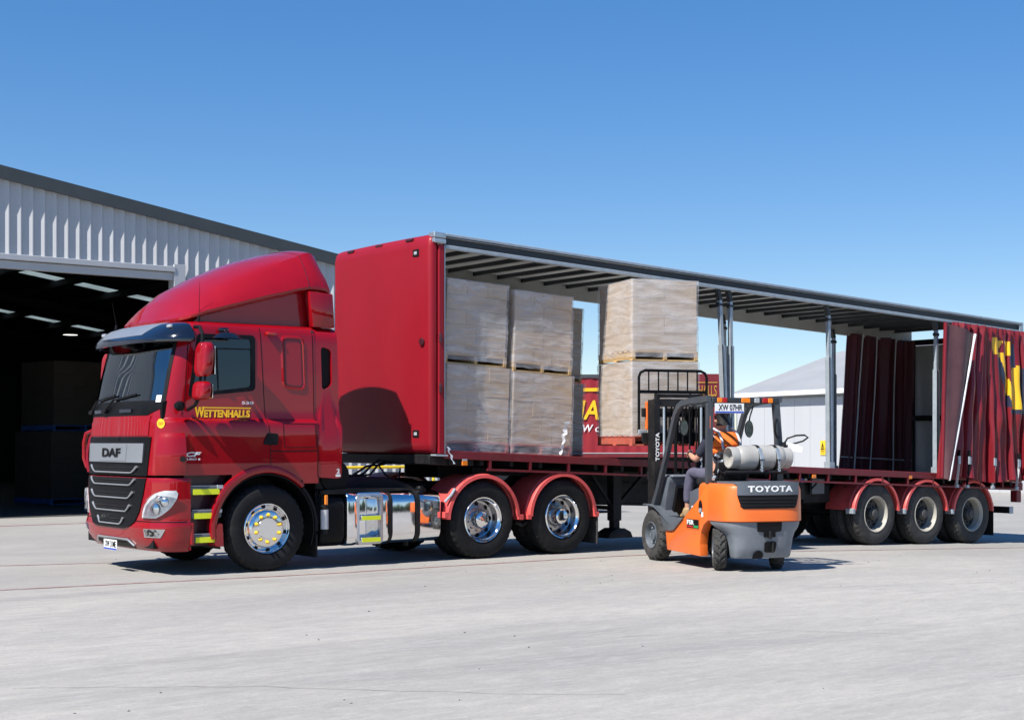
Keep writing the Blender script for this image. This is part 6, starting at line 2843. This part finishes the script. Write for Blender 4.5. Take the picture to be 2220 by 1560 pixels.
# overhead guard
def gtube(pts, w, h, name, matn='guard_grey', up=(1, 0, 0)):
    b = FB()
    for p0, p1 in zip(pts, pts[1:]):
        pass
    # swept rectangle with shared joints
    V = [Vector(p) for p in pts]
    rings = []
    u = Vector(up)
    for i, p in enumerate(V):
        d_ = (V[min(i + 1, len(V) - 1)] - V[max(i - 1, 0)]).normalized()
        n_ = d_.cross(u).normalized()
        rings.append([p + u * w / 2 + n_ * h / 2, p - u * w / 2 + n_ * h / 2, p - u * w / 2 - n_ * h / 2, p + u * w / 2 - n_ * h / 2])
    b.loft(rings)
    return b.build(name, matn, fl, angle=25)


for X in (-.50, .48):
    pts = [(X, .03, .72), (X, -.10, .92), (X, -.38, 1.42), (X, -.58, 1.82), (X, -.64, 1.92), (X, -.72, 2.00), (X, -.83, 2.045), (X, -1.10, 2.07), (X, -1.56, 2.085)]
    gtube(pts, .055, .075, 'guard_pillar')
gtube([(-.485, -1.52, 1.05), (-.485, -1.525, 1.6), (-.48, -1.53, 2.055)], .075, .06, 'guard_pillar')
gtube([(.50, -1.50, 1.05), (.475, -1.515, 1.6), (.43, -1.53, 2.055)], .085, .06, 'guard_pillar')
b = FB()
b.box(-.46, .46, -1.57, -1.49, 2.03, 2.10, b=.012)
gb = b.build('guard_rear_bar', 'rail_dark', fl)
for k in range(6):
    X = -.37 + .74 * k / 5
    gtube([(X, -.80, 2.03), (X, -1.15, 2.055), (X, -1.49, 2.07)], .03, .04, 'guard_slat', 'rail_dark')
b = FB()
b.box(-.47, .45, -.84, -.78, 2.00, 2.05, b=.008)
b.build('guard_front_bar', 'fork_grey', fl)
for (xa, xb, m_) in ((-.40, -.335, 'orange_lens'), (-.33, -.265, 'red_lens'), (-.07, .05, 'orange_lens'), (.11, .18, 'clear_lens'), (.22, .295, 'red_lens'), (.30, .365, 'orange_lens')):
    b = FB()
    b.box(xa, xb, -1.588, -1.572, 2.036, 2.094, b=.006)
    b.build('tail_lamp', m_, gb)
number_plate(fl, fk(-.445, -1.60, 1.905), tuple(RGT), .395, .122, 'XW 07HR')
# grab handle on the right rear pillar
b = FB()
b.tube([(.44, -1.555, 1.83), (.40, -1.59, 1.82), (.385, -1.60, 1.77), (.385, -1.60, 1.68), (.41, -1.59, 1.625), (.45, -1.555, 1.61)], .014, 8)
b.build('grab_handle', 'ink', fl)
b = FB()
b.box(-.492, -.478, -1.558, -1.556, 1.72, 1.96)
b.build('warning_label', 'pallet_red', fl)

# LPG cylinder across the rear
gc = FB()
CZ_, CY_ = 1.365, -1.60
prof = [(.118, -.445), (.128, -.445), (.128, -.37), (.112, -.36)]
prof2 = [(.0, -.335), (.06, -.345), (.10, -.345), (.135, -.30), (.149, -.25), (.1505, -.2), (.1505, .2), (.149, .25), (.135, .30), (.10, .335), (.0, .345)]


def lath_x(b, prof, x0, m=0, n=40):
    b.lathe([(r, h + x0) for r, h in prof], (0, CY_, CZ_), 'x', n, m)


lath_x(gc, prof2, .16)
lath_x(gc, [(.122, -.30), (.132, -.34), (.132, -.42), (.120, -.425), (.114, -.36), (.105, -.33)], .16)
lath_x(gc, [(.135, .29), (.135, .40), (.126, .41), (.122, .30)], .16)
cyl_o = gc.build('gas_cylinder', 'cylinder_white', fl, angle=35)
for x in (.10, .34):
    b = FB()
    b.lathe([(.153, -.022), (.156, -.022), (.156, .022), (.153, .022)], (x, CY_, CZ_), 'x', 40)
    b.build('cylinder_strap', 'black_steel', cyl_o)
    b = FB()
    b.bar((x, CY_ - .115, CZ_ + .115), (x + .015, CY_ - .168, CZ_ - .02), .05, .022)
    b.build('strap_clamp', 'galv', cyl_o)
    b = FB()
    for q in range(4):
        b.tube([(x + .012 * math.cos(a * .785 + q) + .01, CY_ - .165 + .004 * math.sin(a * .785), CZ_ - .05 - q * .034 + .018 * math.sin(a * .785)) for a in range(9)], .005, 5)
    b.build('strap_chain', 'galv', cyl_o)
b = FB()
b.tube([(-.36, CY_ - .10, 1.185), (.50, CY_ - .10, 1.185)], .022, 8)
b.tube([(-.36, CY_ + .10, 1.185), (.50, CY_ + .10, 1.185)], .022, 8)
for x in (-.30, .0, .42):
    b.bar((x, CY_ - .10, 1.18), (x, CY_ + .15, 1.18), .04, .02)
    b.bar((x, CY_ + .10, 1.18), (x, CY_ + .12, 1.06), .05, .05)
b.build('cylinder_rack', 'black_steel', fl)
b = FB()
b.cyl((.50, CY_ - .02, CZ_ + .10), (.50, CY_ - .02, CZ_ + .19), .025, 10)
b.box(.475, .525, CY_ - .06, CY_ + .02, CZ_ + .09, CZ_ + .13)
b.build('gas_valve', 'black_steel', fl)
b = FB()
b.tube([(.50, CY_ - .02, CZ_ + .17), (.53, CY_ - .05, CZ_ + .235), (.62, CY_ - .1, CZ_ + .27), (.73, CY_ - .12, CZ_ + .275), (.79, CY_ - .1, CZ_ + .245), (.74, CY_ - .06, CZ_ + .20), (.63, CY_ - .0, CZ_ + .165), (.52, CY_ + .04, CZ_ + .13), (.47, CY_ + .12, CZ_ - .05)], .011, 8)
b.build('gas_hose', 'ink', fl)
b = FB()
b.add([(.52, CY_ - .05, CZ_ + .19), (.74, CY_ - .06, CZ_ + .14), (.72, CY_ - .07, CZ_ + .06), (.56, CY_ - .06, CZ_ + .08)], [(0, 1, 2, 3)])
b.build('paper_tag', 'paper', fl)
b = FB()
rr2 = random.Random(4)
for k in range(12):
    x, z = -.40 + rr2.uniform(-.06, .08), 1.10 + rr2.uniform(0, .30)
    b.tube([(x, -1.56 + rr2.uniform(-.03, .03), z), (x + rr2.uniform(-.06, .06), -1.58 + rr2.uniform(-.03, .03), z + rr2.uniform(-.08, .06))], rr2.uniform(.008, .022), 7, k % 3 == 0)
b.build('gas_regulator', ['ink', 'galv'], fl)

# mast
for X in (-.375, .375):
    b = FB()
    s_ = 1 if X < 0 else -1
    b.box(X - .04, X + .04, .20, .235, .12, 2.12)
    b.box(X - .04, X + .04, .375, .41, .12, 2.12)
    b.box(X - .04 if X < 0 else X + .02, X - .02 if X < 0 else X + .04, .235, .375, .12, 2.12)
    b.build('mast_rail', 'black_steel', fl)
    b = FB()
    b.box(X + s_ * .05 - .022, X + s_ * .05 + .022, .27, .36, .22, 2.20)
    b.build('inner_rail', 'black_steel', fl)
    b = FB()
    b.cyl((X + s_ * .10, .20, .25), (X + s_ * .10, .20, 1.20), .035, 12, 0)
    b.cyl((X + s_ * .10, .20, 1.20), (X + s_ * .10, .20, 2.02), .016, 12, 1)
    b.build('lift_cylinder', ['black_steel', 'galv'], fl)
for z, y0 in ((2.08, .21), (1.10, .39), (.24, .21)):
    b = FB()
    b.box(-.42, .42, y0, y0 + .05, z - .05, z + .05, b=.006)
    b.build('mast_crossbar', 'black_steel', fl)
b = FB()
b.box(-.34, .34, .30, .36, 2.15, 2.20, b=.006)
b.build('mast_crossbar', 'black_steel', fl)
b = FB()
for x in (-.10, .02, .12, .22):
    b.tube([(x, .26, .30), (x + .01, .25, 1.2), (x, .24, 2.02), (x, .30, 2.12), (x, .38, 1.9), (x, .40, 1.6)], .012, 6)
for x in (-.20, -.05):
    b.tube([(x, .30, .6), (x, .30, 2.1)], .016, 6)
b.build('mast_hose', 'ink', fl)
b = FB()
put_text(b, 'TOYOTA', (-.345, .197, 1.30), (0, 0, 1), (-1, 0, 0), .1, height=.055, width=.38, bold=.003, extrude=.001)
b.build('lettering', 'white', fl)
b = FB()
for z in (1.62, 1.95):
    b.box(-.47, .47, .46, .51, z - .06, z + .06, b=.006)
b.box(-.30, -.24, .44, .46, 1.5, 2.05)
b.box(.24, .30, .44, .46, 1.5, 2.05)
b.build('carriage', 'black_steel', fl)
for X in (-.26, .26):
    b = FB()
    b.prism([(.515, 1.535), (.56, 1.525), (1.72, 1.545), (1.72, 1.56), (.565, 1.575), (.56, 2.0), (.515, 2.0)], 'x', X - .06, X + .06)
    b.build('fork', 'black_steel', fl)
BX0, BX1, BY_, BT, BM, BL = -.485, .535, .55, 2.525, 2.235, 1.68
b = FB()
b.tube([(BX0, BY_, BL), (BX0, BY_, BT - .09), (BX0 + .025, BY_, BT - .03), (BX0 + .09, BY_, BT), (BX1 - .09, BY_, BT), (BX1 - .025, BY_, BT - .03), (BX1, BY_, BT - .09), (BX1, BY_, BL)], .020, 8)
br = b.build('load_backrest', 'black_plastic', fl)
b = FB()
b.bar((BX0, BY_, BM), (BX1, BY_, BM), .03, .045)
b.build('backrest_crossbar', 'black_plastic', br)
for k in range(6):
    x = BX0 + (BX1 - BX0) * (k + 1) / 7
    b = FB()
    b.cyl((x, BY_, BM), (x, BY_, BT - .005), .011, 8)
    b.build('backrest_bar', 'black_plastic', br)
for k in range(2):
    x = (BX0 + .25, BX1 - .25)[k]
    b = FB()
    b.cyl((x, BY_, 1.9), (x, BY_, BM), .014, 8)
    b.build('backrest_bar', 'black_plastic', br)
b = FB()
b.box(BX0 - .02, BX0 + .10, BY_ - .04, BY_ - .01, 1.66, 1.72, b=.006)
b.build('backrest_foot', 'galv', br)
b = FB()
b.box(-.42, -.375, .44, .50, 1.72, 2.10, b=.008)
b.build('hydraulic_valve', 'fork_orange', fl)
# mirrors, seat, wheel
for (X, Y, Z, r) in ((-.36, -.56, 1.74, 1), (.33, -1.02, 1.72, 1)):
    b = FB()
    rings = []
    for k in range(7):
        t = k / 6
        e = math.sqrt(max(0, 1 - (t * .95) ** 2))
        rings.append([(X + .06 * e * math.cos(a * .3142), Y - .02 + .05 * t, Z + .11 * e * math.sin(a * .3142)) for a in range(20)])
    b.loft(rings, True, True)
    b.build('mirror_shell', 'ink', fl, angle=50)
    b = FB()
    b.add([(X + .054 * math.cos(a * .3142), Y - .024, Z + .10 * math.sin(a * .3142)) for a in range(20)], [tuple(range(20))])
    b.build('mirror_glass', 'chrome', fl)
    b = FB()
    b.tube([(X, Y + .02, Z), (X * 1.15, Y + .05, Z + .16), (X * 1.3, Y + .05, 2.02)], .01, 6)
    b.build('mirror_arm', 'ink', fl)
b = FB()
b.box(-.24, .26, -1.12, -.66, 1.0, 1.10, b=.04, seg=2)
b.prism([(-1.10, 1.08), (-1.20, 1.08), (-1.30, 1.42), (-1.20, 1.45)], 'x', -.22, .24, b=.03)
b.build('seat', 'seat_black', fl)
b = FB()
b.tube([(-.02, -.12, 1.0), (-.02, -.34, 1.28)], .03, 10)
c0 = Vector((-.02, -.36, 1.30))
b.tube([c0 + Vector((.16 * math.cos(a * .2618), -.10 * math.sin(a * .2618) * .9, .11 * math.sin(a * .2618))) for a in range(25)], .013, 8, cap=False)
b.tube([c0 + Vector((-.16, 0, 0)), c0 + Vector((.16, 0, 0))], .010, 6)
b.build('steering_wheel', 'ink', fl)
b = FB()
for x in (.25, .31, .37):
    b.tube([(x, -.22, 1.11), (x, -.28, 1.26)], .008, 6)
    b.cyl((x, -.28, 1.25), (x, -.285, 1.29), .018, 10)
b.build('control_lever', 'ink', fl)

# ------------------------------------------------------------------ the driver
def skin(name, V, E, root, mats, parent, sub=2, matf=None, **kw):
    """grow a continuous surface on a joint skeleton; V: name -> (pos, (rx, ry))"""
    keys = list(V)
    bm = bmesh.new()
    sl = bm.verts.layers.skin.verify()
    vv = {}
    for k in keys:
        p_, r = V[k]
        v = bm.verts.new(fk(*p_))
        r = (r, r) if not isinstance(r, tuple) else r
        v[sl].radius = r
        v[sl].use_root = (k == root)
        vv[k] = v
    for a, c in E:
        bm.edges.new((vv[a], vv[c]))
    me = bpy.data.meshes.new(name)
    bm.to_mesh(me)
    bm.free()
    o = bpy.data.objects.new(name, me)
    col.objects.link(o)
    m1 = o.modifiers.new('skin', 'SKIN')
    m1.use_smooth_shade = True
    m2 = o.modifiers.new('sub', 'SUBSURF')
    m2.levels = m2.render_levels = sub
    dg = bpy.context.evaluated_depsgraph_get()
    nm = bpy.data.meshes.new_from_object(o.evaluated_get(dg))
    bpy.data.objects.remove(o)
    for q in (mats if isinstance(mats, list) else [mats]):
        nm.materials.append(MATS[q])
    for p_ in nm.polygons:
        p_.use_smooth = True
        if matf:
            p_.material_index = matf(p_.center)
    return link(name, nm, parent, **kw)


def chain(*ks):
    return list(zip(ks, ks[1:]))


dr = thing('person', 'forklift driver in orange hi-vis vest and navy shirt, seated facing forward', 'person', fk(.03, -.85, 1.08))
J = {
    'pelvis': ((.03, -.88, 1.13), (.15, .11)), 'belly': ((.04, -.90, 1.28), (.145, .11)), 'chest': ((.06, -.87, 1.48), (.16, .11)), 'upper': ((.07, -.84, 1.60), (.12, .09)),
    'neck': ((.07, -.81, 1.695), .052), 'jaw': ((.06, -.785, 1.765), (.070, .078)), 'skull': ((.06, -.79, 1.835), (.078, .092)), 'crown': ((.06, -.80, 1.895), (.058, .068)),
    'nose': ((.05, -.695, 1.80), .014),
    'shl': ((-.13, -.83, 1.60), .065), 'ell': ((-.235, -.68, 1.325), .043), 'fal': ((-.23, -.56, 1.36), .040), 'wrl': ((-.205, -.44, 1.40), .027), 'pal': ((-.185, -.385, 1.415), (.038, .020)),
    'shr': ((.25, -.85, 1.575), .065), 'elr': ((.35, -.68, 1.34), .043), 'far': ((.32, -.55, 1.31), .040), 'wrr': ((.29, -.42, 1.30), .027), 'par': ((.28, -.365, 1.30), (.038, .020)),
    'hl': ((-.08, -.84, 1.10), .085), 'knl': ((-.20, -.46, 1.16), .058), 'cal': ((-.215, -.42, .98), .055), 'anl': ((-.22, -.40, .66), .038), 'tol': ((-.22, -.26, .60), .034),
    'hr': ((.15, -.84, 1.10), .085), 'knr': ((.22, -.44, 1.15), .058), 'car': ((.225, -.39, .98), .055), 'anr': ((.23, -.36, .66), .038), 'tor': ((.23, -.22, .60), .034)}
E = chain('pelvis', 'belly', 'chest', 'upper', 'neck', 'jaw', 'skull', 'crown') + [('jaw', 'nose')]
E += chain('upper', 'shl', 'ell', 'fal', 'wrl', 'pal') + chain('upper', 'shr', 'elr', 'far', 'wrr', 'par')
E += chain('pelvis', 'hl', 'knl', 'cal', 'anl', 'tol') + chain('pelvis', 'hr', 'knr', 'car', 'anr', 'tor')
# five fingers on each hand, curled over the wheel / lever
for s_, base, dirx in (('l', Vector((-.185, -.385, 1.415)), 1), ('r', Vector((.28, -.365, 1.30)), -1)):
    for f_ in range(4):
        lat = (f_ - 1.5) * .019
        ln = (.026, .031, .029, .022)[f_]
        p0 = base + Vector((lat * .5, .030, lat * .85 + .004))
        p1 = p0 + Vector((0, ln * .9, -.004))
        p2 = p1 + Vector((.012 * dirx, ln * .35, -.022))
        p3 = p2 + Vector((.010 * dirx, -ln * .4, -.018))
        for q, p_ in enumerate((p0, p1, p2, p3)):
            J[f'{s_}f{f_}{q}'] = (tuple(p_), (.0092, .0092, .0085, .0075)[q])
        E += [('pa' + s_, f'{s_}f{f_}0')] + chain(*[f'{s_}f{f_}{q}' for q in range(4)])
    t0 = base + Vector((.020 * dirx, -.012, .022))
    t1 = t0 + Vector((.022 * dirx, .022, .010))
    t2 = t1 + Vector((.010 * dirx, .026, -.010))
    for q, p_ in enumerate((t0, t1, t2)):
        J[f'{s_}t{q}'] = (tuple(p_), (.012, .0105, .0085)[q])
    E += [('pa' + s_, s_ + 't0')] + chain(s_ + 't0', s_ + 't1', s_ + 't2')
body = skin('body', J, E, 'pelvis', 'skin', dr)
for s_ in (-1, 1):
    b = FB()
    rings = []
    for k in range(5):
        t = k / 4
        rings.append([(.06 + s_ * (.076 + .014 * t), -.79 + .016 * math.cos(a * .524) * (1 - .2 * t), 1.81 + .030 * math.sin(a * .524) * (1 - .1 * t)) for a in range(12)])
    b.loft(rings)
    b.build('ear', 'skin', body)
    b = FB()
    b.tube([(.055 + s_ * .03, -.705, 1.835), (.055 + s_ * .03, -.698, 1.835)], .010, 8)
    b.build('eye', 'ink', body)
b = FB()
b.tube([(.03, -.700, 1.765), (.055, -.696, 1.763), (.08, -.700, 1.765)], .006, 6)
b.build('mouth', 'pallet_red', body)
# shirt, vest, trousers, boots, hair
JS = {'pelvis': ((.03, -.88, 1.14), (.168, .128)), 'belly': ((.04, -.90, 1.28), (.165, .128)), 'chest': ((.06, -.87, 1.46), (.170, .120)), 'upper': ((.07, -.84, 1.59), (.12, .09)), 'collar': ((.07, -.82, 1.665), .066),
      'shl': ((-.13, -.83, 1.60), .080), 'mal': ((-.185, -.755, 1.46), .070), 'ell': ((-.225, -.70, 1.36), .064), 'shr': ((.25, -.85, 1.575), .080), 'mar': ((.30, -.77, 1.46), .070), 'elr': ((.335, -.70, 1.37), .064)}
skin('shirt', JS, chain('pelvis', 'belly', 'chest', 'upper', 'collar') + chain('upper', 'shl', 'mal', 'ell') + chain('upper', 'shr', 'mar', 'elr'), 'pelvis', 'cloth_navy', dr)
JV = {'belly': ((.055, -.92, 1.34), (.225, .175)), 'chest': ((.07, -.90, 1.48), (.235, .18)), 'upper': ((.075, -.87, 1.60), (.19, .15)), 'collar': ((.075, -.835, 1.675), (.11, .095)), 'shl': ((-.07, -.85, 1.60), .118), 'shr': ((.22, -.865, 1.585), .118)}
skin('hi_vis_vest', JV, chain('belly', 'chest', 'upper', 'collar') + [('upper', 'shl'), ('upper', 'shr')], 'belly', 'cloth_orange', dr)
b = FB()
for x in (-.06, .19):
    b.tube([(x, -.82, 1.725), (x, -.96, 1.68), (x, -1.045, 1.58), (x, -1.085, 1.46)], .016, 6)
b.build('reflective_tape', 'reflective', dr)
JT = {'pelvis': ((.03, -.89, 1.13), (.175, .130)), 'waist': ((.035, -.90, 1.20), (.172, .128)), 'hl': ((-.08, -.82, 1.115), .100), 'mtl': ((-.145, -.63, 1.15), .088), 'knl': ((-.20, -.465, 1.165), .076), 'cal': ((-.215, -.425, .98), .072), 'anl': ((-.22, -.405, .74), .064),
      'hr': ((.15, -.82, 1.115), .100), 'mtr': ((.19, -.63, 1.14), .088), 'knr': ((.22, -.445, 1.155), .076), 'car': ((.225, -.395, .98), .072), 'anr': ((.23, -.365, .74), .064)}
skin('trousers', JT, [('pelvis', 'waist')] + chain('pelvis', 'hl', 'mtl', 'knl', 'cal', 'anl') + chain('pelvis', 'hr', 'mtr', 'knr', 'car', 'anr'), 'pelvis', 'cloth_trouser', dr)
for X, Y in ((-.22, -.40), (.23, -.36)):
    JB = {'top': ((X, Y - .005, .73), .055), 'ank': ((X, Y, .64), .052), 'heel': ((X, Y - .035, .595), .042), 'ball': ((X, Y + .12, .590), (.046, .038)), 'toe': ((X, Y + .19, .588), (.038, .032))}
    skin('boot', JB, [('top', 'ank'), ('ank', 'heel'), ('ank', 'ball'), ('ball', 'toe')], 'ank', 'boot', dr)
JH = {'nape': ((.063, -.845, 1.775), (.060, .045)), 'back': ((.06, -.845, 1.84), (.082, .066)), 'crown': ((.06, -.815, 1.895), (.078, .084)), 'fringe': ((.06, -.755, 1.905), (.066, .045))}
skin('hair', JH, chain('nape', 'back', 'crown', 'fringe'), 'back', 'hair', dr)
